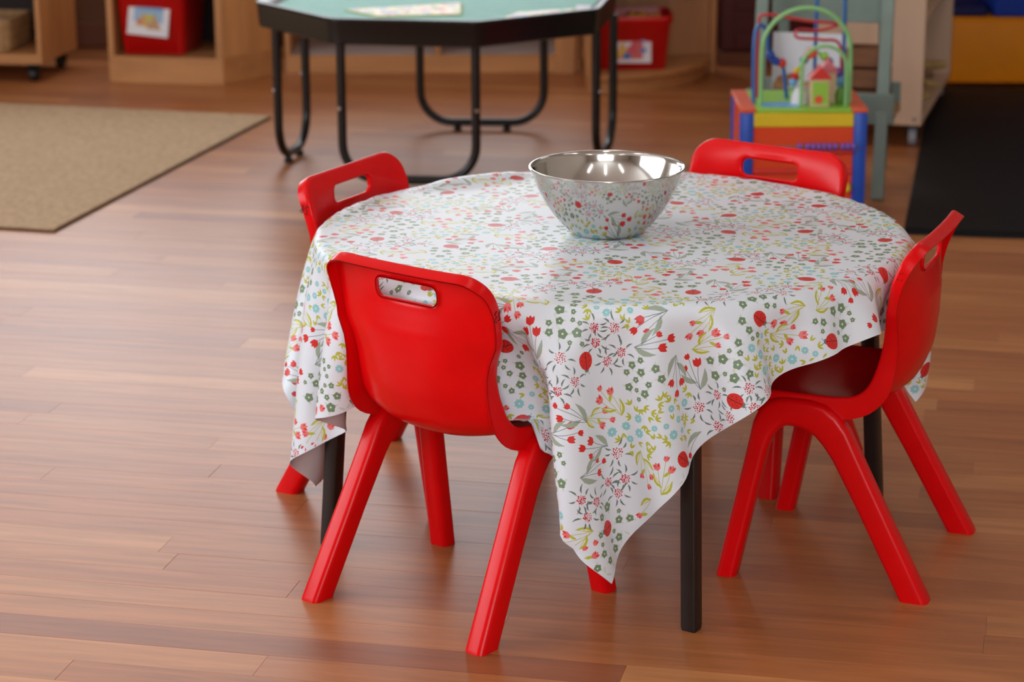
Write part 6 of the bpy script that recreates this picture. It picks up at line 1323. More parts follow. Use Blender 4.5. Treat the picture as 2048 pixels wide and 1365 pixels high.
def printed(name, rgb_list, scale, base):
    """flat print of many small coloured patches"""
    m = bpy.data.materials.new(name)
    m.use_nodes = True
    nt = m.node_tree
    b = nt.nodes['Principled BSDF']
    tc = nt.nodes.new('ShaderNodeTexCoord')
    v = nt.nodes.new('ShaderNodeTexVoronoi'); v.inputs['Scale'].default_value = scale
    nt.links.new(tc.outputs['Object'], v.inputs['Vector'])
    s = nt.nodes.new('ShaderNodeSeparateColor'); nt.links.new(v.outputs['Color'], s.inputs[0])
    r = nt.nodes.new('ShaderNodeValToRGB'); r.color_ramp.interpolation = 'CONSTANT'
    cols = [base] + list(rgb_list)
    el = r.color_ramp.elements
    el[0].position = 0; el[0].color = (*lin(cols[0]), 1)
    el[1].position = .4; el[1].color = (*lin(cols[1]), 1)
    for k, c in enumerate(cols[2:]):
        e = el.new(.4 + .6 * (k + 1) / (len(cols) - 1)); e.color = (*lin(c), 1)
    nt.links.new(s.outputs[0], r.inputs[0]); nt.links.new(r.outputs[0], b.inputs['Base Color'])
    b.inputs['Roughness'].default_value = 0.45
    return m
BOARD = printed('play_board_print', [(224, 120, 96), (150, 196, 150), (236, 214, 130), (150, 180, 220), (214, 150, 160)], 38, (238, 222, 196))
def board(corners, label):
    c = Vector((sum(p[0] for p in corners) / 4, sum(p[1] for p in corners) / 4, .4902))
    root = empty('play_board', c)
    P = [(p[0] - c.x, p[1] - c.y) for p in corners]
    MB().prism(P, 0, .004, .0006, 1).build('backing_card', mat('lime_card', (170, 190, 96), 0.7, vary=0.05), root, angle=30)
    MB().prism([(x * .965, y * .965) for x, y in P], .0041, .0047).build('printed_sheet', BOARD, root, smooth=False)
    tag(root, label, 'board', 'printed boards on the green mat')
board([(-.500, 7.19), (-.395, 7.050), (-.145, 7.085), (-.15, 7.33)], 'patterned play board lying flat near the middle of the green tray mat')
board([(-.030, 6.985), (.155, 7.065), (.195, 7.19), (.02, 7.13)], 'patterned play board at the front corner of the green tray mat')
o = MB().prism([(.190, 7.10), (.228, 7.15), (.245, 7.28), (.200, 7.29)], .4902, .4912).build('paper_sheet', mat('white_paper', (232, 230, 238), 0.6, vary=0.02), None, smooth=False)
tag(o, 'small white paper sheet at the rim of the green tray mat', 'paper')

# ------------------------------------------------------------------ shelf furniture along the back
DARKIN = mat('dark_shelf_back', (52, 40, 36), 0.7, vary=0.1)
BLKCAST = mat('black_castor_plastic', (16, 16, 17), 0.45, vary=0.05)

def castor(parent, x, y, r=.028, name='castor', metal=False):
    c = empty(name, (x, y, 0)); c.parent = parent
    MB().tube([(-.012, 0, r), (.012, 0, r)], r, 18).build('wheel', mat('grey_castor_tyre', (150, 150, 158), 0.35, vary=0.05) if metal else BLKCAST, c, angle=30)
    f = MB()
    f.box((-.020, -.012, r * .8), (-.015, .012, r * 2 + .008), .002, 1); f.box((.015, -.012, r * .8), (.020, .012, r * 2 + .008), .002, 1)
    f.box((-.024, -.024, r * 2 + .004), (.024, .024, r * 2 + .010), .001, 1)
    f.build('fork', BLKCAST, c)
    return c

def crate_bin(name, loc, rz, w, d, h, label, inner=None):
    """tapered plastic storage tub with a rolled rim and a picture label"""
    root = empty(name, loc, rz)
    rings = []
    th = .004
    k = .86
    def ring(s, z, e=0.0): return [(x, y, z) for x, y in rrect(w / 2 * s + e, d / 2 * s + e, .03, 4)]
    rings = [ring(k, 0.0, -.004), ring(k, .003), ring(.97, h * .84), ring(.975, h * .86, .004), ring(1.0, h * .985, .006), ring(1.0, h, .004), ring(1.0, h, -.004), ring(.975, h * .86, -.006), ring(k, .008, -.006)]
    MB().loft(rings, caps=True).build('tub', mat('red_tub_plastic', (196, 8, 10), 0.34, bump=0.02, bscale=200), root, angle=50)
    lift = math.atan((1 - k) * d / 2 / h)
    tag(root, label, 'bin', 'red tubs with picture labels')
    return root, lift

def picture_label(root, x, y, z, w, h, tilt, roll, art):
    """paper label with a small coloured drawing, leaning with the tub wall"""
    e = empty('picture_label', (x, y, z)); e.parent = root
    e.rotation_euler = (tilt, roll, 0)
    MB().box((-w / 2, -.0006, -h / 2), (w / 2, 0, h / 2), .0002, 1).build('paper', mat('label_paper', (226, 226, 232), 0.45, vary=0.02), e, smooth=False)
    for k, (shape, cx, cz, s, rgb) in enumerate(art):
        if shape == 'disc':
            P = [(cx + s * math.cos(2 * PI * i / 14), cz + s * math.sin(2 * PI * i / 14)) for i in range(14)]
        else:
            P = [(cx + a * s[0], cz + b * s[1]) for a, b in shape]
        mb = MB()
        A = [mb.bm.verts.new((a, -.0008 - .0002 * k, b)) for a, b in P]
        B = [mb.bm.verts.new((a, -.0006, b)) for a, b in P]
        mb.bm.faces.new(A)
        for i in range(len(P)): mb.bm.faces.new((A[i], A[(i + 1) % len(P)], B[(i + 1) % len(P)], B[i]))
        mb.build('drawing', mat('label_ink_%d_%d_%d' % rgb, rgb, 0.5, vary=0.05), e, smooth=False)

SQ = ((-1, -1), (1, -1), (1, 1), (-1, 1))
TRI = ((-1, -1), (1, -1), (0, 1))

# open unit on castors at the far left
def castor_unit():
    ax = Vector((-.9885, .151)); ay = Vector((.256, .9666))
    root = empty('castor_shelf', (-1.725, 8.757, 0), math.atan2(-.151, .9885))
    # local: x to the left is negative, y into the depth; skew is ignored
    W, D, z0, z1 = 1.0, .40, .070, .76
    b = root
    t = .018
    MB().box((-t, 0, z0), (0, D, z1), .001, 1).build('side_panel', BEECH(), b)
    MB().box((-W, 0, z0), (-W + t, D, z1), .001, 1).build('side_panel', BEECH(), b)
    MB().box((-W + t, 0, z0), (-t, D, z0 + .035), .001, 1).build('base_board', BEECH_H(), b)
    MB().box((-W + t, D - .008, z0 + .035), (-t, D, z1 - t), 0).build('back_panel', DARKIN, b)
    MB().box((-W - .005, -.005, z1 - t), (.005, D, z1 + .006), .002, 1).build('top_board', BEECH_H(), b)
    MB().box((-W + t, .01, .42), (-t, D - .01, .438), .001, 1).build('shelf', BEECH_H(), b)
    for x in (-.05, -W + .05):
        for y in (.05, D - .05): castor(b, x, y, .026)
    tag(root, 'beech shelf unit on black castors holding wicker baskets', 'shelf')
    # wicker basket on the lowest shelf, only its corner is in view
    wick = mat('pale_wicker', (190, 150, 104), 0.8, vary=0.2, vscale=40, bump=0.5, bscale=150)
    for n_, x in ((0, -.275), (1, -.60)):
        wb = empty('wicker_basket'); wb.location = root.matrix_basis @ Vector((x, .17, z0 + .0355)); wb.rotation_euler = root.rotation_euler
        for k in range(7):
            z = .004 + k * .0165
            MB().tube([(x2, y2, z + .0085) for x2, y2 in rrect(.128 + .002 * (k % 2) + .001 * k, .13 + .001 * k, .03, 4)], .0085, 8, closed=True).build('weave_band', wick, wb)
        for sx in (-.11, -.055, 0, .055, .11):
            MB().tube([(sx, -.1375, 0.004), (sx * 1.03, -.148, .124)], .006, 6).build('stake', wick, wb)
        MB().box((-.12, -.12, 0), (.12, .12, .005), 0).build('basket_base', wick, wb)
        tag(wb, ('wicker basket on the castor unit next to its right end panel', 'wicker basket on the castor unit farther from its end panel')[n_], 'basket', 'wicker baskets on the castor unit')
        pk = mat('pink_cloth', (196, 150, 140), 0.8, vary=0.15, vscale=30, bump=.3)
        cl = MB().lathe([(0, 0), (.07, 0), (.08, .02), (.07, .05), (.045, .085), (0, .10)], 14).build('cloth_bundle', pk, None)
        cl.location = root.matrix_basis @ Vector((x + .03, .17, z0 + .0410))
        cl.scale = (1, .8, 1.2)
        tag(cl, ('pale pink cloth bundle in the basket beside the end panel', 'pale pink cloth bundle in the farther wicker basket')[n_], 'cloth', 'cloth bundles in baskets')
castor_unit()

# cubby with the red tub, angled right side
def cubby():
    root = empty('cubby_unit', (-1.485, 8.79, 0))
    FL, FR = Vector((0, 0)), Vector((.430, -.075)); BR = Vector((.622, .150)); BL = Vector((.06, .45))
    H = .76
    t = .022
    d = (FR - FL).normalized(); n = Vector((-d.y, d.x))
    def slab(P, z0, z1, name, m, bev=.001): return MB().prism([tuple(p) for p in P], z0, z1, bev, 1).build(name, m, root, angle=30)
    # curved plinth
    def front(u, off=0.0):
        return FL.lerp(FR, u) + n * (-.018 * math.sin(PI * u) + off)
    arcp = [front(k / 12) for k in range(13)]
    slab(arcp + [front(1, .03), front(0, .03)], 0, .098, 'plinth', BEECH_H())
    slab([front(0, .01), front(1, .01), BR + Vector((-.02, 0)), BL], .080, .098, 'base_board', BEECH_H())
    slab([FL, FL + d * t, BL + d * t, BL], .0985, H, 'side_panel', BEECH())
    e2 = (BR - FR).normalized()
    slab([FR - d * t * 1.15, FR, BR, BR - d * t * 1.15], .0985, H, 'side_panel', BEECH())
    slab([FR + Vector((-.002, .002)), FR + Vector((.001, 0)), BR + Vector((.001, 0)), BR + Vector((-.03, .02))], 0, .0985, 'side_plinth', BEECH_H())
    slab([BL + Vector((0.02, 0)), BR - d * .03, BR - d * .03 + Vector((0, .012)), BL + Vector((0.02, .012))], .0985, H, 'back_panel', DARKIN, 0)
    slab([front(0, .012), front(1, .012), BR, BL], .400, .418, 'shelf', BEECH_H())
    slab([front(0, -.01), front(1, -.01), BR + Vector((.006, 0)), BL], H, H + .022, 'top_board', BEECH_H(), .002)
    tag(root, 'beech cubby unit with a curved plinth and an angled side panel', 'cubby')
cubby()
tub, lift = crate_bin('storage_tub', (-1.300, 8.925, .0985), -.16, .275, .30, .255, 'red storage tub in the beech cubby with a blue and yellow picture label')
picture_label(tub, -.006, -.1440, .152, .156, .158, -lift - .01, .09, [
    (SQ, 0, .012, (.055, .042), (150, 186, 216)), (SQ, .004, .034, (.05, .016), (96, 150, 200)), (TRI, -.018, -.02, (.03, .026), (206, 160, 90)), (TRI, .022, -.024, (.028, .03), (190, 150, 110)), ('disc', .004, -.012, .013, (196, 190, 70)), ('disc', -.034, -.028, .010, (200, 120, 110))])

# low open shelves behind the tray table
def low_shelf():
    root = empty('low_shelf', (-.85, 8.955, 0))
    W, D, H, t = 1.110, .42, .62, .02
    MB().box((0, 0, 0), (W, .02, .068), .001, 1).build('plinth', BEECH_H(), root)
    MB().box((0, .0205, .050), (W, D, .068), .001, 1).build('base_board', mat('board_sheen_grey', (206, 196, 196), 0.4, vary=0.04), root)  # pinkish grey puts the board's reflected sheen into its colour
    for x in (0, .565, W - t):
        MB().box((x, .001, .0685), (x + t, D, H - .0005), .001, 1).build('upright', BEECH(), root)
    MB().box((W - .095, -.02, .0), (W - t - .0005, .0, H - .0005), .001, 1).build('door_edge', BEECH(), root)
    MB().box((t, D - .01, .0685), (W - t, D, H - .001), 0).build('back_panel', BEECH(), root)
    MB().box((-.004, -.006, H), (W + .004, D, H + .022), .002, 1).build('top_board', BEECH_H(), root)
    MB().box((t + .0005, .02, .33), (.5645, D - .012, .348), .001, 1).build('shelf', BEECH_H(), root)
    MB().box((.5855, .02, .33), (W - t - .0005, D - .012, .348), .001, 1).build('shelf', BEECH_H(), root)
    tag(root, 'low open beech shelves standing behind the black tray table', 'shelf')
low_shelf()

# quarter-round corner unit with the second red tub
def corner_unit():
    C0 = (.275, 8.960)
    root = empty('corner_shelf', (*C0, 0))
    def sector(r, n=18): return [(0, 0)] + [(r * math.cos(-PI / 2 + PI / 2 * k / n), r * math.sin(-PI / 2 + PI / 2 * k / n)) for k in range(n + 1)]
    MB().prism(sector(.455), 0, .050, 0).build('curved_plinth', BEECH_H(), root, angle=30)
    MB().prism(sector(.475), .0505, .068, .001, 1).build('base_board', BEECH_H(), root, angle=30)
    MB().box((0, -.012, .0685), (.476, .008, .74), .001, 1).build('back_panel', BEECH(), root)
    MB().box((.470, -.030, .0), (.494, .0, .74), .002, 1).build('corner_post', BEECH(), root)
    MB().box((-.006, -.475, .0685), (.012, -.0125, .74), .001, 1).build('side_panel', BEECH(), root)
    MB().prism(sector(.475), .3800, .398, .001, 1).build('shelf', BEECH_H(), root, angle=30)
    MB().prism(sector(.48), .7405, .760, .001, 1).build('top_board', BEECH_H(), root, angle=30)
    tag(root, 'quarter-round beech corner unit with a curved plinth', 'shelf')
corner_unit()
tub2, lift = crate_bin('storage_tub', (.440, 8.715, .0685), .0, .280, .245, .195, 'red storage tub on the round corner unit with a red and yellow picture label')
picture_label(tub2, -.004, -.1135, .098, .140, .142, -lift - .01, 0, [
    (SQ, 0, .012, (.066, .05), (222, 216, 226)), (((-1, -1), (1, -1), (1, 1)), -.01, -.012, (.05, .045), (206, 96, 96)), (TRI, -.034, -.02, (.026, .03), (222, 176, 80)), (TRI, .006, -.008, (.02, .028), (210, 80, 90)),
    ('disc', -.018, -.046, .013, (60, 110, 190)), ('disc', .042, -.026, .010, (76, 124, 200)), ('disc', .040, .014, .010, (90, 140, 205)), ('disc', .030, .034, .009, (226, 200, 90)), (SQ, -.03, .045, (.03, .008), (150, 200, 160))])
yb = mat('yellow_block_plastic', (216, 156, 20), 0.4, vary=0.05)
for k, (x, y, z, w, h) in enumerate(((.375, 8.72, .0785, .075, .165), (.458, 8.71, .0785, .075, .180), (.523, 8.72, .0785, .048, .170))):
    b = MB().box((-w / 2, -.04, 0), (w / 2, .04, h), .008, 2)
    for sx in (-.25, .25): b.lathe([(0, 0), (.010, 0), (.010, .008), (0, .009)], 10, (sx * w, 0, h))
    o = b.build('toy_block', yb, None, (x, y, z))
    tag(o, ('yellow toy block at the left end of the corner unit tub', 'tallest yellow toy block standing in the corner unit tub', 'narrow yellow toy block at the right end of the corner unit tub')[k], 'toy block', 'yellow blocks in the red tub')

# maroon cupboard behind
def cupboard():
    root = empty('maroon_cupboard', (.795, 9.10, 0))
    M = mat('maroon_paint', (84, 20, 22), 0.45, vary=0.06, bump=0.03)
    W, D, H = 1.30, .48, .93
    MB().box((0, .02, .055), (W, D, H), .002, 1).build('carcass', M, root)
    MB().box((-.004, .0, 0), (W + .004, D, .054), .002, 1).build('plinth', mat('varnished_skirting', (120, 66, 40), 0.4), root)
    for k in range(3):
        x0 = .006 + k * W / 3; x1 = (k + 1) * W / 3 - .006
        dr = empty('cupboard_door', (0, 0, 0)); dr.parent = root
        MB().box((x0, 0, .062), (x1, .019, H - .006), .002, 1).build('door_leaf', M, dr)
        for a, b_, c, d in ((x0 + .0, x0 + .05, .062, H - .006), (x1 - .05, x1, .062, H - .006), (x0 + .05, x1 - .05, .062, .13), (x0 + .05, x1 - .05, .215, .245), (x0 + .05, x1 - .05, .54, .58), (x0 + .05, x1 - .05, H - .06, H - .006)):
            MB().box((a, -.008, c), (b_, -.0003, d), .002, 1).build('moulding', M, dr)
        MB().lathe([(0, 0), (.006, 0), (.006, .012), (.014, .018), (.014, .026), (0, .03)], 14, M=Matrix.Translation((x1 - .025, -.008, .70)) @ Matrix.Rotation(PI / 2, 4, 'X')).build('knob', mat('brass_knob', (180, 140, 70), 0.3, metal=1.0, vary=.05), dr)
    tag(root, 'dark maroon cupboard with panelled doors behind the grey stand', 'cupboard')
cupboard()

# ------------------------------------------------------------------ grey-green easel stand
def easel():
    root = empty('easel_stand', (.935, 7.03, 0), -.24)
    G = mat('sage_grey_paint', (122, 140, 132), 0.5, vary=0.06, vscale=20, bump=0.05)
    def bar(p, q, w, d, name):
        p, q = Vector(p), Vector(q)
        dd = (q - p).normalized(); sx = Vector((1, 0, 0)); sx = (sx - dd * sx.dot(dd)).normalized(); sy = dd.cross(sx)
        return MB().loft([[c + sx * a * w / 2 + sy * b * d / 2 for a, b in SQ] for c in (p, q)]).build(name, G, root, smooth=False)
    # front frame leans back, rear frame leans forward, they meet above the picture
    for sx in (-1, 1):
        bar((sx * .180, -.225, 0), (sx * .182, -.02, .98), .034, .034, 'front_post')
        bar((sx * .150, .235, 0), (sx * .150, .03, .98), .030, .030, 'rear_post')
        MB().box((sx * .150 - .012, -.005, .981), (sx * .182 + .012 * sx, .04, 1.0), .002, 1).build('hinge_block', G, root)
    MB().box((-.163, -.086, .482), (.163, -.070, .960), .002, 1, Matrix.Translation((0, .05, 0))).build('display_panel', G, root)
    MB().box((-.215, -.190, .212), (.215, -.170, .300), .002, 1).build('tray_front', G, root)
    MB().box((-.215, -.1695, .225), (.215, .02, .240), .001, 1).build('tray_base', BEECH_H(), root)
    MB().box((-.215, .02, .212), (.215, .036, .300), .002, 1).build('tray_back', G, root)
    MB().box((-.165, .165, .30), (.165, .185, .34), .002, 1).build('crossbar', G, root)
    tag(root, 'sage grey wooden easel stand behind the bead maze cube', 'easel')
easel()
def picture_card():
    root = empty('picture_card', (.868, 6.935, .2405))
    root.rotation_euler = (-.10, 0, -.24)
    MB().box((-.108, -.003, 0), (.108, .003, .215), .0008, 1).build('card', mat('white_card', (222, 226, 236), 0.5, vary=0.02), root)
    for k, (x, z, s, c) in enumerate(((-.07, .075, .026, (176, 120, 70)), (-.045, .085, .02, (150, 96, 60)), (-.085, .062, .02, (196, 150, 100)), (.05, .075, .024, (196, 130, 60)), (.075, .09, .018, (120, 150, 80)), (.0, .066, .016, (200, 160, 120)), (.02, .1, .012, (180, 90, 80)))):
        mb = MB(); mb.lathe([(0, 0), (s, 0), (s * .98, .0006), (0, .0007)], 14, M=Matrix.Translation((x, -.0031, z)) @ Matrix.Rotation(PI / 2, 4, 'X') @ Matrix.Scale(.7, 4, (0, 1, 0)))
        mb.build('printed_shape', mat('card_ink_%d_%d_%d' % c, c, .5, vary=.1, vscale=40), root)
    MB().box((-.108, -.0036, .004), (.108, -.0031, .052), 0).build('printed_ground', mat('card_ground_ink', (170, 120, 84), .5, vary=.15, vscale=30), root)
    tag(root, 'white picture card with brown animals leaning on the easel', 'card')
picture_card()
def brown_box():
    root = empty('wooden_crate', (1.045, 6.945, .2405), -.24)
    w = mat('brown_crate_wood', (122, 76, 44), .6, vary=.2, vscale=10, stretch=(1, 6, 6), bump=.1)
    for z in (0, .062, .124):
        for y in (-.045, .045):
            MB().box((-.055, y - .004, z), (.055, y + .004, z + .052), .001, 1).build('slat', w, root)
        for x in (-.059, .059):
            MB().box((x - .004, -.05, z), (x + .004, .05, z + .052), .001, 1).build('slat', w, root)
    MB().box((-.054, -.04, 0), (.054, .04, .006), 0).build('crate_base', w, root)
    for x in (-.05, .05):
        for y in (-.037, .037): MB().box((x - .005, y - .004, .006), (x + .005, y + .004, .176), 0).build('corner_post', w, root)
    tag(root, 'small brown slatted crate on the easel shelf beside the picture card', 'crate')
brown_box()

# ------------------------------------------------------------------ bead maze activity cube
def activity_cube():
    X0, X1, Y0, Y1, ZT = .626, .972, 6.45, 6.745, .314
    root = empty('activity_cube', ((X0 + X1) / 2, (Y0 + Y1) / 2, 0))
    w, d = (X1 - X0) / 2, (Y1 - Y0) / 2
    BL_ = mat('blue_toy_paint', (22, 78, 186), .35, vary=.04); OR = mat('orange_toy_paint', (226, 70, 20), .4, vary=.05); YE = mat('yellow_toy_paint', (226, 200, 36), .38, vary=.04)
    GR = mat('lime_toy_paint', (150, 206, 70), .4, vary=.05); WA = mat('pond_blue_paint', (110, 176, 226), .35, vary=.06); RO = mat('red_toy_paint', (214, 48, 40), .36, vary=.05)
    PU = mat('purple_toy_paint', (120, 84, 190), .4, vary=.05); GN_ = mat('green_wire', (140, 200, 130), .3, vary=.04); BW = mat('blue_wire', (40, 104, 176), .3, vary=.04); RW = mat('red_wire', (196, 50, 56), .3, vary=.04)
    ORT = mat('coral_toy_paint', (228, 96, 62), .4, vary=.05)
    for sx in (-1, 1):
        for sy in (-1, 1):
            MB().box((sx * w, sy * d, 0), (sx * (w - .036), sy * (d - .036), ZT - .001), .003, 2).build('corner_post', BL_, root)
        MB().box((sx * (w + .001), -d, ZT - .0005), (sx * (w - .042), d, ZT + .012), .002, 1).build('side_cap', ORT, root)
        MB().box((sx * (w - .005), -d + .0365, .02), (sx * (w - .014), d - .0365, ZT - .002), .001, 1).build('side_panel', OR, root)
    for sy in (-1, 1):
        MB().box((-w + .0365, sy * (d - .004), .02), (w - .0365, sy * (d - .013), ZT - .040), .001, 1).build('panel', OR, root)
        MB().box((-w + .0365, sy * d, ZT - .0395), (w - .0365, sy * (d - .016), ZT - .001), .002, 1).build('rail', YE, root)
    # three grooved bars and a row of purple beads on the front
    for z, c in ((.205, RO), (.150, RO), (.095, RO), (.045, RO)):
        MB().tube([(-w + .037, -d + .004, z), (w - .037, -d + .004, z)], .008, 10).build('bar', c, root)
    rod = MB().tube([(-w + .036, -d - .010, .222), (w - .036, -d - .010, .222)], .0025, 8).build('bead_rod', mat('steel_rod', (150, 150, 160), .3, metal=1.0, vary=.03), root)
    for k, x in enumerate((-.010, .012, .027, .042, .057, .072, .087, .108, .122, .136)):
        MB().lathe([(0, -.006), (.008, -.005), (.011, 0), (.008, .005), (0, .006)], 14, M=Matrix.Translation((x, -d - .010, .222)) @ Matrix.Rotation(PI / 2, 4, 'Y')).build('bead', PU, rod)
    MB().lathe([(0, 0), (.012, 0), (.016, .006), (.012, .014), (0, .016)], 16, M=Matrix.Translation((w - .055, -d + .004, .105)) @ Matrix.Rotation(PI / 2, 4, 'X')).build('knob', YE, root)
    MB().lathe([(0, 0), (.022, 0), (.024, .008), (.016, .016), (0, .018)], 18, M=Matrix.Translation((w, -.02, .075)) @ Matrix.Rotation(PI / 2, 4, 'Y')).build('knob', YE, root)
    MB().box((-w + .0425, -d + .001, ZT), (w - .0425, d - .001, ZT + .010), .001, 1).build('top_board', GR, root)
    MB().prism([(-.115, -.115), (-.01, -.12), (.0, -.07), (-.03, -.045), (-.105, -.05)], ZT + .0102, ZT + .0115).build('pond', WA, root, smooth=False)
    zt = ZT + .0105
    def wire(pts, m, r=.0055, n=10):
        return MB().tube(smooth_path(pts, 8), r, n).build('wire', m, root)
    def beads(parent, path, spec):
        for t, c, r in spec:
            i = min(len(path) - 2, int(t * (len(path) - 1))); p = path[i]; dd = (path[i + 1] - path[i]).normalized()
            MB().lathe([(0, -r), (r * .7, -r * .75), (r, 0), (r * .7, r * .75), (0, r)], 14, M=Matrix.Translation(p) @ dd.to_track_quat('Z', 'Y').to_matrix().to_4x4()).build('bead', c, parent)
    def arch(x0, x1, y0, y1, h, m, r):
        pts = [(x0, y0, zt), (x0, y0, zt + h * .45)]
        cx, rx = (x0 + x1) / 2, (x1 - x0) / 2
        for k in range(1, 12):
            a = PI - PI * k / 12
            pts.append((cx + rx * math.cos(a), y0 + (y1 - y0) * k / 12, zt + h - rx + rx * math.sin(a) if h > abs(rx) else zt + h * math.sin(a)))
        pts += [(x1, y1, zt + h * .45), (x1, y1, zt)]
        return wire(pts, m, r), smooth_path(pts, 8)
    arch(-.112, .132, -.07, -.07, .265, GN_, .0062)
    g, p = arch(-.004, .118, -.10, -.10, .165, GN_, .0055)
    b2, p2 = arch(.055, .135, .09, .09, .315, BW, .0055)
    bl = wire([(-.130, -.06, zt), (-.131, -.05, zt + .17), (-.115, -.03, zt + .212), (-.092, -.02, zt + .190), (-.088, -.01, zt + .145), (-.070, 0, zt + .11), (-.045, .01, zt + .095), (-.03, .02, zt + .0)], BW)
    pb = smooth_path([(-.130, -.06, zt), (-.131, -.05, zt + .17), (-.115, -.03, zt + .212), (-.092, -.02, zt + .190), (-.088, -.01, zt + .145), (-.070, 0, zt + .11), (-.045, .01, zt + .095), (-.03, .02, zt + .0)], 8)
    BB = mat('navy_bead', (24, 66, 166), .35, vary=.04)
    beads(bl, pb, [(.66, BB, .013), (.715, BB, .0125), (.76, BB, .0125), (.84, RO, .014)])
    rpts = [(-.112, .03, zt), (-.112, .03, zt + .20), (-.09, .03, zt + .232), (.02, .03, zt + .215), (.105, .03, zt + .205), (.06, .05, zt + .185), (.0, .04, zt + .188), (-.005, .02, zt + .17), (.06, .01, zt + .165), (.115, .02, zt + .145), (.12, .03, zt)]
    rw = wire(rpts, RW, .0045)
    opts = [(-.02, -.03, zt), (-.018, -.03, zt + .06), (.0, -.03, zt + .10), (.03, -.03, zt + .135), (.07, -.02, zt + .12), (.11, -.01, zt + .06), (.115, -.01, zt)]
    ow = wire(opts, GN_, .0045)
    po = smooth_path(opts, 8)
    beads(ow, po, [(.16, WA, .012), (.22, RO, .011), (.28, YE, .010), (.40, mat('teal_bead', (70, 160, 150), .35), .013), (.45, RO, .012), (.52, ORT, .016), (.66, GR, .013), (.72, BB, .012), (.80, PU, .016), (.87, WA, .018), (.94, YE, .013)])
    # little house
    hs = empty('toy_house', (.045, -.105, zt)); hs.parent = root
    CRM = mat('cream_toy_wood', (216, 190, 150), .5, vary=.08)
    MB().box((-.026, -.02, 0), (.026, .02, .078), .002, 1).build('house_wall', CRM, hs)
    MB().box((-.021, -.0215, .008), (.021, -.0203, .070), 0).build('house_front', GR, hs)
    MB().lathe([(0, 0), (.012, 0), (.012, .001), (0, .001)], 12, M=Matrix.Translation((-.004, -.0216, .022)) @ Matrix.Rotation(PI / 2, 4, 'X')).build('house_flower', ORT, hs)
    MB().loft([[(-.032, y, .0785), (.032, y, .0785), (0, y, .112)] for y in (-.024, .024)]).build('house_roof', RO, hs, smooth=False)
    h2 = empty('pink_roof_house', (.075, -.045, zt)); h2.parent = root
    MB().box((-.022, -.018, 0), (.022, .018, .085), .002, 1).build('house_wall', CRM, h2)
    MB().loft([[(-.028, y, .0855), (.028, y, .0855), (0, y, .125)] for y in (-.022, .022)]).build('house_roof', mat('pink_toy_paint', (222, 120, 130), .4, vary=.05), h2, smooth=False)
    # small white hill and green bush
    MB().lathe([(0, .045), (.012, .042), (.022, .026), (.026, 0), (0, 0)], 14, (-.002, -.06, zt)).build('white_hill', mat('white_toy_paint', (226, 222, 228), .45, vary=.03), root)
    MB().lathe([(0, .05), (.010, .045), (.016, .025), (.012, 0), (0, 0)], 14, (.108, -.075, zt)).build('toy_bush', mat('bush_toy_paint', (100, 150, 60), .45, vary=.05), root)
    tag(root, 'colourful wooden activity cube with a bead maze on top, blue posts and orange sides', 'toy')
activity_cube()

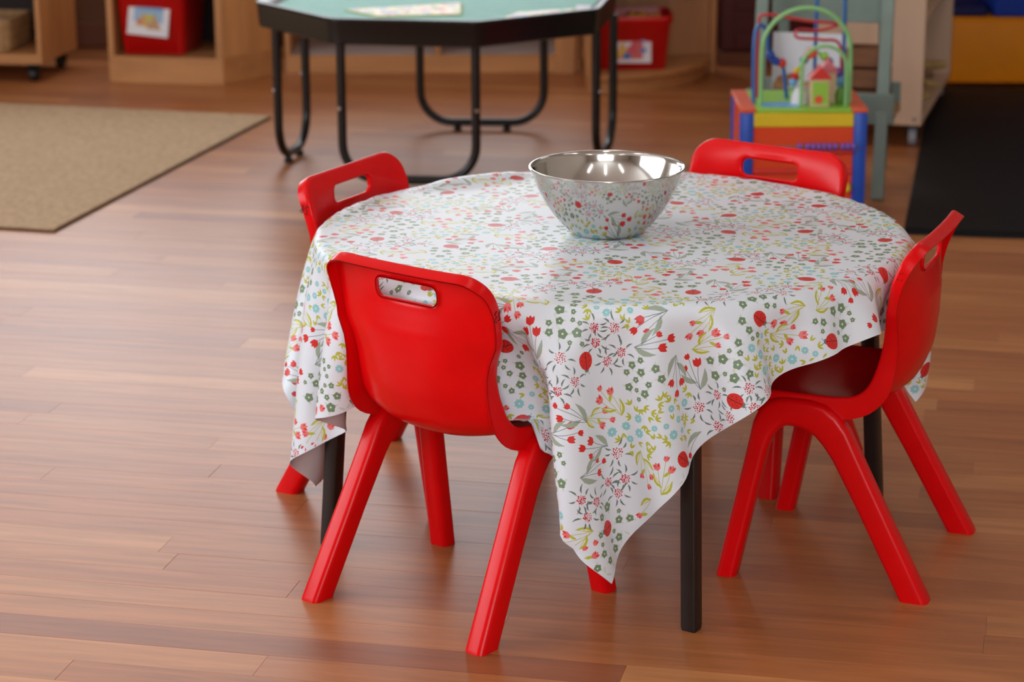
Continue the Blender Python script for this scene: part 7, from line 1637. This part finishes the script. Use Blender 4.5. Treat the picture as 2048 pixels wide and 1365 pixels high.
# ------------------------------------------------------------------ shelf trolley with leafy things
def trolley():
    root = empty('shelf_trolley', (1.302, 7.50, 0), -.27)
    PB = mat('pale_birch_laminate', (214, 178, 150), .45, vary=.07, vscale=3, stretch=(6, 6, .7))
    W, D, H = .34, .95, 1.0
    z0 = .072
    MB().box((-W, 0, z0), (0, .02, H), .002, 1).build('end_panel', PB, root)
    MB().box((-W, D - .02, z0), (0, D, H), .002, 1).build('end_panel', PB, root)
    for z in (z0, .40, .72): MB().box((-W, .0205, z), (-.001, D - .0205, z + .018), .001, 1).build('shelf', PB, root)
    MB().box((-W - .002, .0205, z0 + .0185), (-W + .010, D - .0205, H - .001), 0).build('back_panel', PB, root)
    MB().box((-W - .002, -.002, H), (.002, D + .002, H + .02), .002, 1).build('top_board', PB, root)
    MB().lathe([(0, 0), (.007, 0), (.006, .003), (0, .0035)], 10, M=Matrix.Translation((-.022, -.0002, z0 + .022)) @ Matrix.Rotation(PI / 2, 4, 'X')).build('bolt', mat('zinc_bolt', (200, 200, 205), .25, metal=1.0), root)
    for x in (-.03, -W + .04):
        for y in (.05, D - .05): castor(root, x, y, .030, metal=True)
    tag(root, 'pale birch shelf trolley on castors next to the black mat', 'trolley')
    rng = random.Random(3)
    Mx = Matrix.Translation((1.302, 7.50, 0)) @ Matrix.Rotation(-.27, 4, 'Z')
    st = mat('bark_stick', (128, 92, 66), .8, vary=.25, vscale=20, bump=.4)
    cn = mat('raffia', (186, 150, 92), .8, vary=.2, vscale=30)
    labs = ['bent bark stick lying at the near end of the trolley shelf', 'pale raffia roll in the middle of the trolley shelf', 'bark stick bundle end sticking out of the trolley', 'raffia roll at the far end of the trolley shelf', 'thick bark log lying deep in the trolley shelf', 'small raffia coil on top of the trolley sticks']
    for k in range(6):
        y0 = .12 + .13 * k
        pts = [Mx @ Vector((-.30, y0 + rng.uniform(-.02, .02), .105 + .012 * (k % 2))), Mx @ Vector((-.16, y0 + rng.uniform(-.03, .03), .118 + .012 * (k % 2))), Mx @ Vector((-.03 + .03 * (k % 2), y0 + rng.uniform(-.02, .02), .115 + .014 * (k % 3)))]
        o = MB().tube(smooth_path(pts, 5), [.0135 + .004 * math.sin(i) for i in range(11)], 9).build('bark_stick' if k % 2 == 0 else 'raffia_roll', st if k % 2 == 0 else cn, None)
        tag(o, labs[k], 'stick' if k % 2 == 0 else 'roll', 'natural materials on the trolley')
    bk = mat('pale_basket', (196, 164, 116), .8, vary=.2, vscale=50, bump=.5, bscale=120)
    for k, y0 in enumerate((.20, .50, .78)):
        b = empty('raffia_basket'); b.matrix_basis = Mx @ Matrix.Translation((-.13, y0, .4185))
        for j in range(6):
            MB().tube([(x, y, .010 + j * .017) for x, y in rrect(.10 + .002 * j, .11 + .002 * j, .03, 4)], .009, 8, closed=True).build('weave_band', bk, b)
        MB().box((-.09, -.10, 0), (.09, .10, .006), 0).build('basket_base', bk, b)
        tag(b, ('raffia basket nearest the end panel on the trolley', 'raffia basket in the middle of the trolley shelf', 'raffia basket at the far end of the trolley shelf')[k], 'basket', 'raffia baskets on the trolley')
trolley()

# ------------------------------------------------------------------ soft play blocks
def soft_block(name, c, rz, w, d, h, rgb, label):
    root = empty(name, c, rz)
    vin = mat('vinyl_%d_%d_%d' % rgb, rgb, .5, spec=.25, bump=.05, bscale=40, vary=.04)
    MB().box((-w / 2, -d / 2, 0), (w / 2, d / 2, h), .016, 4).build('vinyl_cover', vin, root)
    r = .003
    MB().tube([(x, y, h - .004) for x, y in rrect(w / 2 - .003, d / 2 - .003, .02, 4)], r, 6, closed=True).build('piping', vin, root)
    MB().tube([(x, y, .006) for x, y in rrect(w / 2 - .003, d / 2 - .003, .02, 4)], r, 6, closed=True).build('piping', vin, root)
    tag(root, label, 'block', 'soft play blocks')
soft_block('soft_block', (2.05, 8.80, .0205), -.04, .98, .48, .233, (238, 142, 0), 'large yellow vinyl play block on the black mat')
soft_block('soft_block', (1.650, 8.83, .2545), -.04, .165, .40, .034, (20, 28, 84), 'thin navy vinyl pad lying on the yellow play block')
soft_block('soft_block', (2.16, 8.81, .2545), -.04, .83, .42, .22, (24, 62, 170), 'bright blue vinyl play block on top of the yellow one')
